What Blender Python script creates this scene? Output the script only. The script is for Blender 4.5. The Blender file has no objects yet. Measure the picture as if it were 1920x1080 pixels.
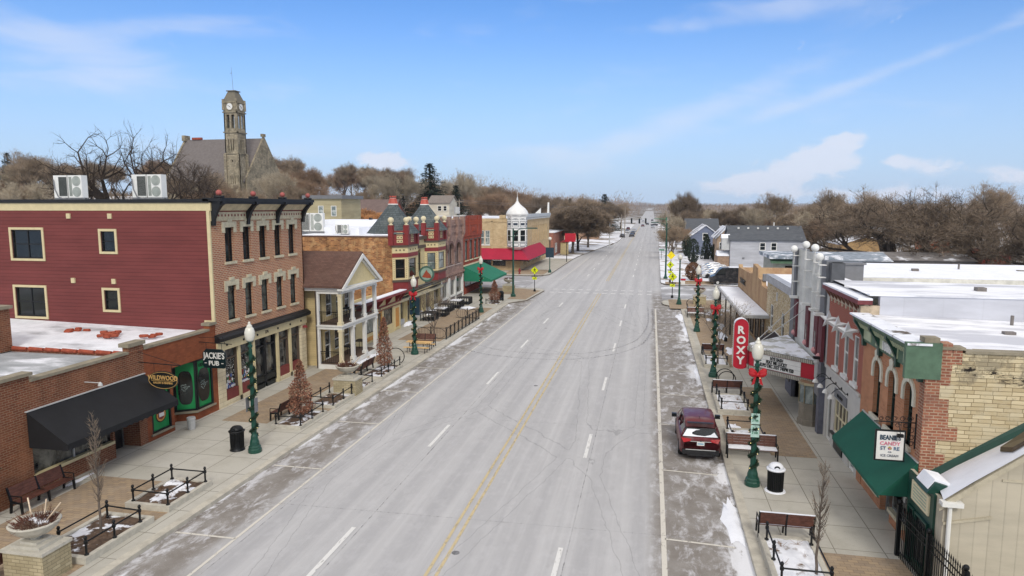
import bpy, bmesh, math, random
from mathutils import Vector, Matrix
random.seed(7)
R=math.radians; PI=math.pi
sc=bpy.context.scene; COL=sc.collection
# ---------------------------------------------------------------- camera
cam=bpy.data.objects.new('camera',bpy.data.cameras.new('camera')); COL.objects.link(cam)
cam.location=(0,0,11.2); cam.rotation_euler=(R(90-6.772),0,R(11.489))
cam.data.lens=24.0; cam.data.sensor_width=36; cam.data.clip_start=.2; cam.data.clip_end=12000
sc.camera=cam
# ---------------------------------------------------------------- world / sun / exposure
SUN_EL,SUN_AZ=38.,-20.      # azimuth of the sun seen from above: from behind the camera, a little left
w=bpy.data.worlds.new('World'); sc.world=w; w.use_nodes=True
nt=w.node_tree; N=nt.nodes; L=nt.links; N.clear()
def nd(t,**k):
    n=N.new(t)
    for a,b in k.items(): setattr(n,a,b)
    return n
def mth(op,a,b=None,c=None):
    n=nd('ShaderNodeMath',operation=op)
    for i,v in enumerate((a,b,c)):
        if v is None: continue
        if isinstance(v,(int,float)): n.inputs[i].default_value=v
        else: L.new(v,n.inputs[i])
    return n.outputs[0]
sky=nd('ShaderNodeTexSky',sky_type='NISHITA',sun_disc=False)
sky.sun_elevation=R(SUN_EL); sky.sun_rotation=R(180+SUN_AZ); sky.air_density=1.0; sky.dust_density=.6; sky.ozone_density=2.2; sky.altitude=200
tc=nd('ShaderNodeTexCoord'); sp=nd('ShaderNodeSeparateXYZ'); L.new(tc.outputs['Generated'],sp.inputs[0])
az=mth('ARCTAN2',sp.outputs[0],sp.outputs[1]); el=mth('ARCSINE',sp.outputs[2])
def fbm(sx,sz,scale,det,rough,seed):
    cb=nd('ShaderNodeCombineXYZ'); L.new(mth('MULTIPLY',az,sx),cb.inputs[0]); L.new(mth('MULTIPLY',el,sz),cb.inputs[1]); cb.inputs[2].default_value=seed
    n=nd('ShaderNodeTexNoise'); n.inputs['Scale'].default_value=scale; n.inputs['Detail'].default_value=det; n.inputs['Roughness'].default_value=rough
    n.inputs['Distortion'].default_value=.35; L.new(cb.outputs[0],n.inputs['Vector']); return n.outputs['Fac']
puff=fbm(1,1.7,24,8,.64,3.1); wisp=fbm(1,3.2,6.5,7,.55,8.7)
def px(x,y):
    a=(x-960)/1280; b=(540-y)/1280
    v=cam.rotation_euler.to_matrix()@Vector((a,b,-1)); v.normalize()
    return math.atan2(v.x,v.y),math.asin(v.z)
def blob(x,y,rx,ry,tilt=0):
    a0,e0=px(x,y); c,s=math.cos(R(tilt)),math.sin(R(tilt))
    da=mth('SUBTRACT',az,a0); de=mth('SUBTRACT',el,e0)
    u=mth('DIVIDE',mth('ADD',mth('MULTIPLY',da,c),mth('MULTIPLY',de,s)),rx/1280)
    v=mth('DIVIDE',mth('SUBTRACT',mth('MULTIPLY',de,c),mth('MULTIPLY',da,s)),ry/1280)
    return mth('POWER',2.718,mth('MULTIPLY',mth('ADD',mth('MULTIPLY',u,u),mth('MULTIPLY',v,v)),-1))
def total(l):
    o=l[0]
    for q in l[1:]: o=mth('ADD',o,q)
    return o
cum=total([blob(1470,318,85,30,10),blob(1555,292,45,26),blob(1585,260,32,14),blob(725,302,80,18,-6),blob(1765,312,55,22),blob(1400,345,75,16),blob(1905,328,45,16),blob(1680,302,28,10),blob(1640,365,150,14)])
cir=total([blob(1330,205,300,26,22),blob(200,152,190,30),blob(70,60,160,40,-14),blob(330,45,170,18,8),blob(1290,50,170,14),blob(560,282,210,26,4),blob(1480,10,180,18),blob(1010,285,220,26,6),blob(1700,120,300,12,18)])
def ramp(v,a,b):
    m=nd('ShaderNodeMapRange',interpolation_type='SMOOTHSTEP'); L.new(v,m.inputs[0]); m.inputs[1].default_value=a; m.inputs[2].default_value=b; return m.outputs[0]
cA=ramp(mth('ADD',mth('MULTIPLY',puff,1.0),mth('MULTIPLY',cum,.40)),.66,.90)
cB=mth('MULTIPLY',ramp(mth('ADD',wisp,mth('MULTIPLY',cir,.30)),.55,1.05),.48)
hz=mth('MULTIPLY',ramp(el,.30,-.03),.95)
cov=mth('MINIMUM',mth('ADD',mth('MULTIPLY',cA,.78),cB),1)
back=ramp(mth('COSINE',az),.35,-.3); deck=mth('MAXIMUM',ramp(el,.44,.62),mth('MULTIPLY',back,ramp(el,.08,.3)))   # unseen cloud deck overhead and behind, added to make the light flat and neutral
deck=mth('MULTIPLY',deck,mth('ADD',.78,mth('MULTIPLY',wisp,.3)))
tint=nd('ShaderNodeMix',data_type='RGBA',blend_type='MULTIPLY'); tint.inputs[0].default_value=1; L.new(sky.outputs[0],tint.inputs[6]); tint.inputs[7].default_value=(.66,.97,1.36,1)
mh=nd('ShaderNodeMix',data_type='RGBA'); L.new(hz,mh.inputs[0]); L.new(tint.outputs[2],mh.inputs[6]); mh.inputs[7].default_value=(4.5,5.75,7.7,1)
mc=nd('ShaderNodeMix',data_type='RGBA'); L.new(cov,mc.inputs[0]); L.new(mh.outputs[2],mc.inputs[6]); mc.inputs[7].default_value=(6.6,7.0,8.1,1)
md=nd('ShaderNodeMix',data_type='RGBA'); L.new(deck,md.inputs[0]); L.new(mc.outputs[2],md.inputs[6]); md.inputs[7].default_value=(8.6,8.2,7.9,1)
bg=nd('ShaderNodeBackground'); bg.inputs[1].default_value=.10; L.new(md.outputs[2],bg.inputs[0])
wo=nd('ShaderNodeOutputWorld'); L.new(bg.outputs[0],wo.inputs[0])
sd=bpy.data.lights.new('sun','SUN'); sd.energy=1.5; sd.angle=R(14); sd.color=(1,.94,.85)
so=bpy.data.objects.new('sun',sd); COL.objects.link(so); so.location=(0,-50,80)
sdir=Vector((math.sin(R(180+SUN_AZ))*math.cos(R(SUN_EL)),math.cos(R(180+SUN_AZ))*math.cos(R(SUN_EL)),math.sin(R(SUN_EL))))
so.rotation_euler=sdir.to_track_quat('Z','Y').to_euler()
sc.view_settings.view_transform='Standard'; sc.view_settings.look='None'; sc.view_settings.gamma=1; sc.view_settings.exposure=0.24
# ---------------------------------------------------------------- materials
def lin(c): return tuple((x/255/12.92 if x<=10 else ((x/255+.055)/1.055)**2.4) for x in c)+(1,)
class NT:
    def __init__(s,name):
        s.m=bpy.data.materials.new(name); s.m.use_nodes=True; s.t=s.m.node_tree; s.n=s.t.nodes; s.l=s.t.links
        s.b=s.n['Principled BSDF']; s.out=s.n['Material Output']
    def N(s,t,**k):
        n=s.n.new(t)
        for a,b in k.items(): setattr(n,a,b)
        return n
    def set(s,sock,v):
        if isinstance(v,(int,float)): sock.default_value=v
        elif isinstance(v,tuple): sock.default_value=v
        else: s.l.new(v,sock)
    def M(s,op,a,b=None,c=None):
        n=s.N('ShaderNodeMath',operation=op)
        for i,v in enumerate((a,b,c)):
            if v is not None: s.set(n.inputs[i],v)
        return n.outputs[0]
    def pos(s): 
        if not hasattr(s,'_p'): s._p=s.N('ShaderNodeNewGeometry')
        return s._p.outputs['Position']
    def xyz(s):
        if not hasattr(s,'_x'):
            s._x=s.N('ShaderNodeSeparateXYZ'); s.l.new(s.pos(),s._x.inputs[0])
        return s._x.outputs
    def wall(s):          # (u along the wall, v up) from world position and normal
        x,y,z=s.xyz(); n=s.N('ShaderNodeSeparateXYZ'); s.l.new(s._p.outputs['True Normal'],n.inputs[0])
        ax=s.M('GREATER_THAN',s.M('ABSOLUTE',n.outputs[0]),.7); azn=s.M('GREATER_THAN',s.M('ABSOLUTE',n.outputs[2]),.75)
        def mix(f,a,b): return s.M('ADD',s.M('MULTIPLY',b,f),s.M('MULTIPLY',a,s.M('SUBTRACT',1,f)))
        u=mix(ax,x,y); v=mix(azn,z,mix(ax,y,x))
        c=s.N('ShaderNodeCombineXYZ'); s.l.new(u,c.inputs[0]); s.l.new(v,c.inputs[1]); return c.outputs[0]
    def noise(s,vec,scale,det=5,rough=.6,out='Fac',dist=0):
        n=s.N('ShaderNodeTexNoise'); n.inputs['Scale'].default_value=scale; n.inputs['Detail'].default_value=det; n.inputs['Roughness'].default_value=rough; n.inputs['Distortion'].default_value=dist
        if vec is not None: s.l.new(vec,n.inputs['Vector'])
        return n.outputs[out]
    def scl(s,vec,v):
        m=s.N('ShaderNodeVectorMath',operation='MULTIPLY'); s.l.new(vec,m.inputs[0]); m.inputs[1].default_value=v; return m.outputs[0]
    def ramp(s,v,a,b,c=0,d=1):
        m=s.N('ShaderNodeMapRange',interpolation_type='SMOOTHSTEP'); s.l.new(v,m.inputs[0])
        for i,q in enumerate((a,b,c,d)): m.inputs[i+1].default_value=q
        return m.outputs[0]
    def mix(s,f,a,b,mode='MIX'):
        m=s.N('ShaderNodeMix',data_type='RGBA',blend_type=mode); s.set(m.inputs[0],f); s.set(m.inputs[6],a); s.set(m.inputs[7],b); return m.outputs[2]
    def bump(s,h,st=.3,d=.02):
        b=s.N('ShaderNodeBump'); b.inputs['Strength'].default_value=st; b.inputs['Distance'].default_value=d; s.l.new(h,b.inputs['Height']); s.l.new(b.outputs[0],s.b.inputs['Normal'])
    def done(s,col,rough=.8,metal=0,spec=None):
        s.set(s.b.inputs['Base Color'],col); s.set(s.b.inputs['Roughness'],rough); s.b.inputs['Metallic'].default_value=metal
        if spec is not None: s.b.inputs['Specular IOR Level'].default_value=spec
        return s.m
MATS={}
def plain(name,c,rough=.7,metal=0,var=.16,scale=3.,spec=.4,emit=0):
    if name in MATS: return MATS[name]
    s=NT(name); c=lin(c); tcn=s.N('ShaderNodeTexCoord').outputs['Object']
    f=s.noise(tcn,scale,5,.65); f=s.ramp(f,.3,.7)
    col=s.mix(f,tuple(x*(1-var) for x in c[:3])+(1,),tuple(min(1,x*(1+var)) for x in c[:3])+(1,))
    s.done(col,rough,metal,spec)
    if emit: s.b.inputs['Emission Color'].default_value=c; s.b.inputs['Emission Strength'].default_value=emit
    MATS[name]=s.m; return s.m
def brick(name,c1,c2,mort,bw=.24,bh=.082,ms=.012,patch=None,pscale=.5,pamt=.5,offs=.5,rough=.9,stain=.25):
    s=NT(name); v=s.wall(); b=s.N('ShaderNodeTexBrick'); s.l.new(v,b.inputs['Vector'])
    b.offset=offs
    b.inputs['Scale'].default_value=1; b.inputs['Brick Width'].default_value=bw; b.inputs['Row Height'].default_value=bh; b.inputs['Mortar Size'].default_value=ms; b.inputs['Mortar Smooth'].default_value=.2; b.inputs['Bias'].default_value=0
    b.inputs['Color1'].default_value=lin(c1); b.inputs['Color2'].default_value=lin(c2); b.inputs['Mortar'].default_value=lin(mort)
    col=b.outputs['Color']
    n=s.noise(v,pscale,6,.65)
    if patch: col=s.mix(s.M('MULTIPLY',s.ramp(n,.48,.62),pamt),col,lin(patch))
    n2=s.noise(s.scl(v,(1,.35,1)),1.3,6,.7); k=s.ramp(n2,.3,.75,1-stain,1+stain*.4)
    cc=s.N('ShaderNodeCombineXYZ'); [s.l.new(k,cc.inputs[i]) for i in range(3)]
    col=s.mix(1,col,cc.outputs[0],'MULTIPLY')
    s.bump(s.M('ADD',s.M('MULTIPLY',b.outputs['Fac'],-1),s.M('MULTIPLY',s.noise(v,9),.5)),.35,.02)
    return s.done(col,rough,0,.2)
def siding(name,c,pitch=.19,vert=False,dark=.62,lw=.3):
    s=NT(name); v=s.wall(); q=s.N('ShaderNodeSeparateXYZ'); s.l.new(v,q.inputs[0])
    fr=s.M('FRACT',s.M('DIVIDE',q.outputs[0 if vert else 1],pitch)); line=s.ramp(fr,.0,lw)
    n=s.ramp(s.noise(s.scl(v,(.3,1.2,1)),1.1),.3,.7,.86,1.08)
    row=s.N('ShaderNodeTexWhiteNoise',noise_dimensions='1D'); s.l.new(s.M('FLOOR',s.M('DIVIDE',q.outputs[0 if vert else 1],pitch)),row.inputs[1])
    n=s.M('MULTIPLY',n,s.M('ADD',.95,s.M('MULTIPLY',row.outputs[0],.1)))
    cc=s.N('ShaderNodeCombineXYZ'); [s.l.new(s.M('MULTIPLY',n,s.M('ADD',dark,s.M('MULTIPLY',line,1-dark))),cc.inputs[i]) for i in range(3)]
    col=s.mix(1,lin(c),cc.outputs[0],'MULTIPLY'); s.bump(fr,.5,.015)
    return s.done(col,.75,0,.3)
SNOW=(236,239,246)
def snowy(name,base,a=.45,b=.55,scale=.6,stretch=(1,1,1),snow=SNOW,rough=.85,b2=None):
    s=NT(name); v=s.scl(s.pos(),stretch); n=s.noise(v,scale,8,.62); f=s.ramp(n,a,b)
    c=s.mix(s.ramp(s.noise(v,scale*5),.3,.7),lin(base),lin(b2 or tuple(int(x*.82) for x in base)))
    sn=s.mix(s.ramp(s.noise(s.pos(),1.7),.35,.7),lin(snow),lin(tuple(x-16 for x in snow)))
    s.bump(s.M('ADD',f,s.M('MULTIPLY',s.noise(s.pos(),7),.3)),.4,.05)
    return s.done(s.mix(f,c,sn),rough,0,.3)
m_snow=plain('snow',SNOW,.75,0,.05,1.2,.3)
m_black=plain('black_iron',(24,26,28),.45,.3); m_dkgreen=plain('dark_green_paint',(16,62,52),.4,0,.12,3,.5)
m_glass=None
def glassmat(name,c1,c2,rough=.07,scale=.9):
    s=NT(name); v=s.pos(); f=s.ramp(s.noise(s.scl(v,(1,1,.6)),scale,6,.6,dist=1.2),.38,.68)  # noise blend paints reflections into the glass colour
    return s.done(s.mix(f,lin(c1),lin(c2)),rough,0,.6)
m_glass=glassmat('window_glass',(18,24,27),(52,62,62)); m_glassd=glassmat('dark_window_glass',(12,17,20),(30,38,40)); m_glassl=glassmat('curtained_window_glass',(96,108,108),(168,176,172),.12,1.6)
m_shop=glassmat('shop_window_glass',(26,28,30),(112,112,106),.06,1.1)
m_white=plain('white_paint',(222,222,218),.55,0,.05); m_cream=plain('cream_paint',(214,203,170),.6,0,.07); m_blackpaint=plain('black_paint',(26,27,30),.5,0,.12)
m_stone=plain('cut_limestone',(196,188,162),.85,0,.14,5); m_wood=plain('brown_bench_wood',(92,58,48),.6,0,.25,6); m_conc=plain('light_concrete',(186,182,170),.9,0,.12,4)
m_red=plain('red_paint',(176,28,48),.5,0,.08); m_grey=plain('grey_paint',(120,121,124),.6,0,.08); m_lgrey=plain('light_grey_paint',(186,187,186),.6,0,.06)
# ---------------------------------------------------------------- mesh helpers
class Fr:                     # a wall's own frame: a along, b up, c outwards
    def __init__(s,o,u,n): s.o=Vector(o); s.u=Vector(u); s.n=Vector(n); s.w=Vector((0,0,1))
    def p(s,a,b,c=0): return s.o+s.u*a+s.w*b+s.n*c
WF=Fr((0,0,0),(1,0,0),(0,-1,0))
class MB:
    def __init__(s): s.v=[]; s.f=[]; s.m=[]
    def add(s,vs,fs,m=0):
        k=len(s.v); s.v+=[Vector(q) for q in vs]; s.f+=[tuple(i+k for i in f) for f in fs]; s.m+=[m]*len(fs); return s
    def box(s,x0,x1,y0,y1,z0,z1,m=0):
        return s.add([(x,y,z) for z in (z0,z1) for y in (y0,y1) for x in (x0,x1)],[(0,2,3,1),(4,5,7,6),(0,1,5,4),(2,6,7,3),(0,4,6,2),(1,3,7,5)],m)
    def fb(s,F,a0,a1,b0,b1,c0,c1,m=0):
        return s.add([F.p(a,b,c) for b in (b0,b1) for c in (c0,c1) for a in (a0,a1)],[(0,2,3,1),(4,5,7,6),(0,1,5,4),(2,6,7,3),(0,4,6,2),(1,3,7,5)],m)
    def q(s,*pts,m=0): return s.add(pts,[tuple(range(len(pts)))],m)
    def cyl(s,p0,p1,r0,r1=None,n=10,m=0,caps=True):
        p0=Vector(p0);p1=Vector(p1); r1=r0 if r1 is None else r1
        d=(p1-p0).normalized(); a=d.orthogonal().normalized(); b=d.cross(a)
        vs=[p+(a*math.cos(t)+b*math.sin(t))*r for p,r in ((p0,r0),(p1,r1)) for t in [2*PI*i/n for i in range(n)]]
        fs=[(i,(i+1)%n,n+(i+1)%n,n+i) for i in range(n)]
        if caps: fs+=[tuple(range(n-1,-1,-1)),tuple(range(n,2*n))]
        return s.add(vs,fs,m)
    def tube(s,pts,r,n=6,m=0):
        for a,b in zip(pts,pts[1:]):
            if (Vector(a)-Vector(b)).length>1e-4: s.cyl(a,b,r,r,n,m)
        return s
    def lathe(s,c,prof,n=14,m=0):
        c=Vector(c); k=len(prof); vs=[c+Vector((r*math.cos(2*PI*i/n),r*math.sin(2*PI*i/n),z)) for r,z in prof for i in range(n)]
        fs=[(j*n+i,j*n+(i+1)%n,(j+1)*n+(i+1)%n,(j+1)*n+i) for j in range(k-1) for i in range(n)]
        fs+=[tuple(range(n-1,-1,-1)),tuple((k-1)*n+i for i in range(n))]
        return s.add(vs,fs,m)
    def prism(s,pts,d,m=0):    # polygon pts extruded by vector d
        n=len(pts); d=Vector(d); vs=[Vector(p) for p in pts]; vs+=[v+d for v in vs]
        return s.add(vs,[tuple(range(n)),tuple(range(2*n-1,n-1,-1))]+[(i,(i+1)%n,n+(i+1)%n,n+i) for i in range(n)],m)
    def ball(s,c,r,n=10,m=0,sz=1): return s.lathe((c[0],c[1],c[2]),[(max(.001,r*math.sin(t)),-r*sz*math.cos(t)) for t in [PI*i/(n//2+1) for i in range(n//2+2)]],n,m)
    def build(s,name,mats,parent=None,smooth=False,label=None):
        if not isinstance(mats,(list,tuple)): mats=[mats]
        off=parent.matrix_world.translation.copy() if parent else Vector((0,0,0))
        if parent:
            off=Vector(parent.get('_o',(0,0,0)))
        me=bpy.data.meshes.new(name); me.from_pydata([tuple(v-off) for v in s.v],[],s.f)
        for q in mats: me.materials.append(q)
        me.polygons.foreach_set('material_index',s.m)
        if smooth: me.polygons.foreach_set('use_smooth',[True]*len(s.f))
        me.update(); o=bpy.data.objects.new(name,me); COL.objects.link(o)
        if parent:
            o.parent=parent; o['_o']=tuple(off)
        else: o['_o']=(0,0,0)
        if label: o['label']=label
        return o
def tag(o,label,cat,group=None):
    o['label']=label; o['category']=cat
    if group: o['group']=group
    return o
def thing(name,label,cat,loc=(0,0,0),group=None):
    o=bpy.data.objects.new(name,None); COL.objects.link(o); o.location=loc; o.empty_display_size=.3; o['_o']=tuple(loc)
    return tag(o,label,cat,group)
def single(mb,name,mats,label,cat,loc=None,group=None,smooth=False):      # a thing that is one mesh, origin at its base
    if loc:
        loc=Vector(loc); mb.v=[v-loc for v in mb.v]
    o=mb.build(name,mats,None,smooth)
    if loc: o.location=loc
    return tag(o,label,cat,group)
def struct(mb,name,mats,kind='structure',smooth=False):
    o=mb.build(name,mats,None,smooth); o['kind']=kind; return o
def dup(root,loc,rz=0,label=None,group=None,scale=None,skip=()):
    def cp(o,par):
        c=o.copy(); COL.objects.link(c); c.parent=par
        for ch in list(o.children):
            if ch.name.split('.')[0] not in skip: cp(ch,c)
        return c
    r=cp(root,None); r.location=loc; r.rotation_euler=(0,0,rz)
    if scale: r.scale=(scale,)*3 if isinstance(scale,(int,float)) else scale
    if label: r['label']=label
    if group: r['group']=group
    return r
_tx={}
def text(mb,s,F,a,b,h,c,m=0,w=1.,al='CENTER',rot=0,depth=.02,spacing=1,bold=0):
    """lettering on a wall frame: (a,b) anchor of the baseline, h cap height, w horizontal stretch"""
    key=(s,bold,spacing)
    if key not in _tx:
        cu=bpy.data.curves.new('t','FONT'); cu.body=s; cu.size=1; cu.offset=bold; cu.space_character=spacing; cu.resolution_u=3
        cu.extrude=.5
        o=bpy.data.objects.new('t',cu); COL.objects.link(o); dg=bpy.context.evaluated_depsgraph_get(); me=bpy.data.meshes.new_from_object(o.evaluated_get(dg))
        _tx[key]=([v.co.copy() for v in me.vertices],[tuple(p.vertices) for p in me.polygons])
        bpy.data.objects.remove(o); bpy.data.curves.remove(cu); bpy.data.meshes.remove(me)
    vs,fs=_tx[key]
    x0=min(v.x for v in vs); x1=max(v.x for v in vs); k=h/.7
    xo={'CENTER':(x0+x1)/2,'LEFT':x0,'RIGHT':x1}[al]; cr,sr=math.cos(rot),math.sin(rot)
    out=[]
    for v in vs:
        X=(v.x-xo)*k*w; Y=v.y*k; out.append(F.p(a+X*cr-Y*sr,b+X*sr+Y*cr,c+(v.z+.5)*depth))
    mb.add(out,fs,m)
def wallholes(mb,F,a0,a1,b0,b1,holes,d=.22,m=0,mr=None):
    """front skin of a wall with real openings (a0,a1,b0,b1[,arch rise]) and their reveals"""
    mr=m if mr is None else mr
    A=sorted({a0,a1}|{h[0] for h in holes}|{h[1] for h in holes}); B=sorted({b0,b1}|{h[2] for h in holes}|{h[3] for h in holes})
    for i in range(len(A)-1):
        for j in range(len(B)-1):
            ca=(A[i]+A[i+1])/2; cb=(B[j]+B[j+1])/2
            if any(h[0]<ca<h[1] and h[2]<cb<h[3] for h in holes): continue
            mb.q(F.p(A[i],B[j]),F.p(A[i+1],B[j]),F.p(A[i+1],B[j+1]),F.p(A[i],B[j+1]),m=m)
    for h in holes:
        x0,x1,y0,y1=h[:4]; rise=h[4] if len(h)>4 else 0
        mb.q(F.p(x0,y0),F.p(x0,y1),F.p(x0,y1,-d),F.p(x0,y0,-d),m=mr); mb.q(F.p(x1,y0),F.p(x1,y1),F.p(x1,y1,-d),F.p(x1,y0,-d),m=mr)
        if y0>.2: mb.q(F.p(x0,y0),F.p(x1,y0),F.p(x1,y0,-d),F.p(x0,y0,-d),m=mr)
        if not rise: mb.q(F.p(x0,y1),F.p(x1,y1),F.p(x1,y1,-d),F.p(x0,y1,-d),m=mr)
        else:
            n=8; xm=(x0+x1)/2; hw=(x1-x0)/2; pts=[(xm-hw*math.cos(PI*k/n),y1-rise+rise*math.sin(PI*k/n)) for k in range(n+1)]
            for (pa,pb),(qa,qb) in zip(pts,pts[1:]):
                mb.q(F.p(pa,pb),F.p(qa,qb),F.p(qa,y1),F.p(pa,y1),m=m); mb.q(F.p(pa,pb),F.p(qa,qb),F.p(qa,qb,-d),F.p(pa,pb,-d),m=mr)
def window(par,F,a0,a1,b0,b1,d=.16,glass=None,frame=None,fw=.05,bars=(0,1),sill=None,hood=None,sm=None,hm=None,fl=None):
    """window pane (a part) with frame, sill and hood as its own pieces; bars=(vertical bars, horizontal bars)"""
    p=MB(); p.fb(F,a0,a1,b0,b1,-d-.03,-d); o=p.build('window',glass or m_glass,par)
    if fl: o['label']=fl
    f=MB(); t=-d+.05
    f.fb(F,a0,a0+fw,b0,b1,-d,t); f.fb(F,a1-fw,a1,b0,b1,-d,t); f.fb(F,a0+fw,a1-fw,b0,b0+fw,-d,t); f.fb(F,a0+fw,a1-fw,b1-fw,b1,-d,t)
    for k in range(bars[0]):
        x=a0+(a1-a0)*(k+1)/(bars[0]+1); f.fb(F,x-fw/2,x+fw/2,b0+fw,b1-fw,-d,t-.012)
    for k in range(bars[1]):
        y=b0+(b1-b0)*(k+1)/(bars[1]+1); f.fb(F,a0+fw,a1-fw,y-fw/2,y+fw/2,-d,t-.018)
    f.build('frame',frame or m_blackpaint,o)
    if sill is not None:
        s=MB(); s.fb(F,a0-sill,a1+sill,b0-.14,b0,-d,.09); s.build('sill',sm or m_stone,o)
    if hood:
        h=MB(); hood(h,a0,a1,b1); h.build('hood',hm or m_stone,o)
    return o
def grate_hole(*a): pass
# ================================================================ THE GROUND
def sst(t): t=max(0,min(1,t)); return t*t*(3-2*t)
def gh(x,y):
    """height of the land: flat along the street, a wooded hill to the left, low ridges far off"""
    h=sst((-x-42)/95)*sst((y-60)/150)*15*(1-.45*sst((y-260)/500))
    h+=sst((y-600)/1100)*6+sst((y-1500)/2500)*14*(.6+.4*math.sin(x*.002+1))
    h+=sst((-x-300)/800)*8
    return h
g=MB(); xs=[-2600,-1700,-1100,-800,-600,-450]+list(range(-360,-40,20))+[-40,-17,4,40,80,140,220,340,520,800,1300,2000,2900]
ys=[-60,-20,20,60,80]+list(range(100,360,20))+[400,460,540,640,760,900,1100,1400,1800,2300,3000,4000,5200]
for y in ys:
    for x in xs: g.v.append(Vector((x,y,gh(x,y)-.06)))
nx=len(xs)
for j in range(len(ys)-1):
    for i in range(nx-1): g.f.append((j*nx+i,j*nx+i+1,(j+1)*nx+i+1,(j+1)*nx+i)); g.m.append(0)
s=NT('snowy_winter_ground'); n=s.noise(s.scl(s.pos(),(1,1,.2)),.045,8,.62); n2=s.noise(s.pos(),.6,5); f=s.ramp(s.M('ADD',n,s.ramp(s.xyz()[1],350,900,0,.12)),.47,.62)
grd=s.mix(s.ramp(n2,.3,.7),lin((116,104,86)),lin((92,82,72))); s.done(s.mix(f,lin((222,224,228)),grd),.95,0,.2)
struct(g,'ground',s.m,smooth=True)
# ---- road sheet
def rl(y): return -17 if y<150 else (-17+6.5*sst((y-150)/70))
def rr(y): return 4.5 if y<88 else (4.5-2.6*sst((y-88)/10)+1.2*sst((y-160)/120))
s=NT('salted_asphalt'); P=s.pos(); X,Y,Z=s.xyz()
st=s.noise(s.scl(P,(1.5,.035,1)),1.0,8,.6); st2=s.noise(s.scl(P,(5.5,.12,1)),1.0,5,.6); fine=s.noise(P,38,3,.7); big=s.noise(s.scl(P,(.5,.22,1)),.5,6,.65)
base=s.mix(s.ramp(st,.3,.72),lin((170,170,172)),lin((186,186,187)))
base=s.mix(s.M('MULTIPLY',s.ramp(st2,.5,.74),.16),base,lin((214,214,215)))
base=s.mix(s.M('MULTIPLY',s.ramp(big,.5,.74),.3),base,lin((156,156,158)))
wp=s.M('ABSOLUTE',s.M('SUBTRACT',s.M('FRACT',s.M('ADD',s.M('DIVIDE',X,1.83),s.M('MULTIPLY',big,.22))),.5))
base=s.mix(s.M('MULTIPLY',s.ramp(wp,.25,.45),.22),base,lin((150,150,153)))
ck=s.N('ShaderNodeTexVoronoi',feature='DISTANCE_TO_EDGE'); s.l.new(s.scl(P,(.16,.05,1)),ck.inputs['Vector']); ck.inputs['Scale'].default_value=1.
wob=s.noise(P,.9,5,.6); dist=s.M('ADD',ck.outputs['Distance'],s.M('MULTIPLY',s.M('SUBTRACT',wob,.5),.05))
crack=s.M('LESS_THAN',s.M('ABSOLUTE',s.M('SUBTRACT',dist,.03)),.0016)
mot=s.noise(s.scl(P,(1,.6,1)),1.7,8,.72)
base=s.mix(s.M('MULTIPLY',s.ramp(mot,.46,.66),.26),base,lin((198,198,200)))
base=s.mix(s.M('MULTIPLY',s.ramp(s.noise(s.scl(P,(1,.5,1)),2.6,7,.7),.56,.68),.2),base,lin((146,145,146)))
base=s.mix(s.M('MULTIPLY',crack,.35),base,lin((100,100,102)))
# dirty parking lanes: wet brown-grey with streaks of salt, slush and ice
edge=s.M('MULTIPLY',s.M('SUBTRACT',s.noise(s.scl(P,(1,.3,1)),1.1,6,.65),.5),1.6)
pl=s.ramp(s.M('SUBTRACT',s.M('MULTIPLY',X,-1),edge),13.2,14.5); pr=s.ramp(s.M('ADD',X,s.M('MULTIPLY',edge,.35)),-.1,.7)
pk=s.M('MULTIPLY',s.M('MAXIMUM',pl,pr),s.ramp(Y,96,84)); pn=s.noise(s.scl(P,(1.25,.55,1)),1.35,10,.72,dist=.35)
dirt=s.mix(s.ramp(s.noise(P,.8,7,.7),.35,.66),lin((124,117,109)),lin((152,148,143)))
dirt=s.mix(s.ramp(fine,.35,.8),dirt,lin((108,101,93)))
far=s.ramp(s.noise(s.scl(P,(.3,.08,1)),.6,3),.35,.65)
ks=s.M('MAXIMUM',s.ramp(X,1.7,3.3),s.ramp(s.M('MULTIPLY',X,-1),14.6,16.2))
salt=s.ramp(s.M('ADD',s.M('ADD',pn,s.M('MULTIPLY',s.noise(P,6,3),.12)),s.M('MULTIPLY',ks,.06)),.54,.74)
gut=s.M('MULTIPLY',s.M('MAXIMUM',s.ramp(s.M('ADD',X,s.M('MULTIPLY',edge,.25)),3.05,3.35),s.ramp(s.M('SUBTRACT',s.M('MULTIPLY',edge,.25),X),15.65,15.95)),.75)
dirt=s.mix(gut,dirt,lin((104,94,84)))
dirt=s.mix(s.M('MULTIPLY',salt,.9),dirt,lin((204,204,208)))
sl=s.ramp(s.M('ADD',s.M('MULTIPLY',s.noise(s.scl(P,(1,.38,1)),.5,10,.66,dist=.3),1.0),s.M('MULTIPLY',ks,.19)),.645,.70)
dirt=s.mix(s.M('MULTIPLY',sl,s.M('MULTIPLY',ks,.95)),dirt,lin((232,234,239)))
base=s.mix(s.M('MULTIPLY',pk,.9),base,dirt)
wet=s.M('MULTIPLY',pk,s.ramp(s.noise(P,1.1,5),.55,.7))
s.bump(s.M('ADD',fine,s.M('MULTIPLY',pn,.6)),.25,.02)
s.done(base,s.M('SUBTRACT',.88,s.M('MULTIPLY',wet,.35)),0,.35); m_road=s.m
r=MB(); yy=[-60,0,40,70,84,88,90,93,98,104,110,120,150,160,170,180,190,200,210,220,250,300,400,550,700,900,1200,1600,2100]
for a,b in zip(yy,yy[1:]): r.q((rl(a),a,gh(0,a)),(rr(a),a,gh(0,a)),(rr(b),b,gh(0,b)),(rl(b),b,gh(0,b)))
struct(r,'road',m_road)
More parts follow.
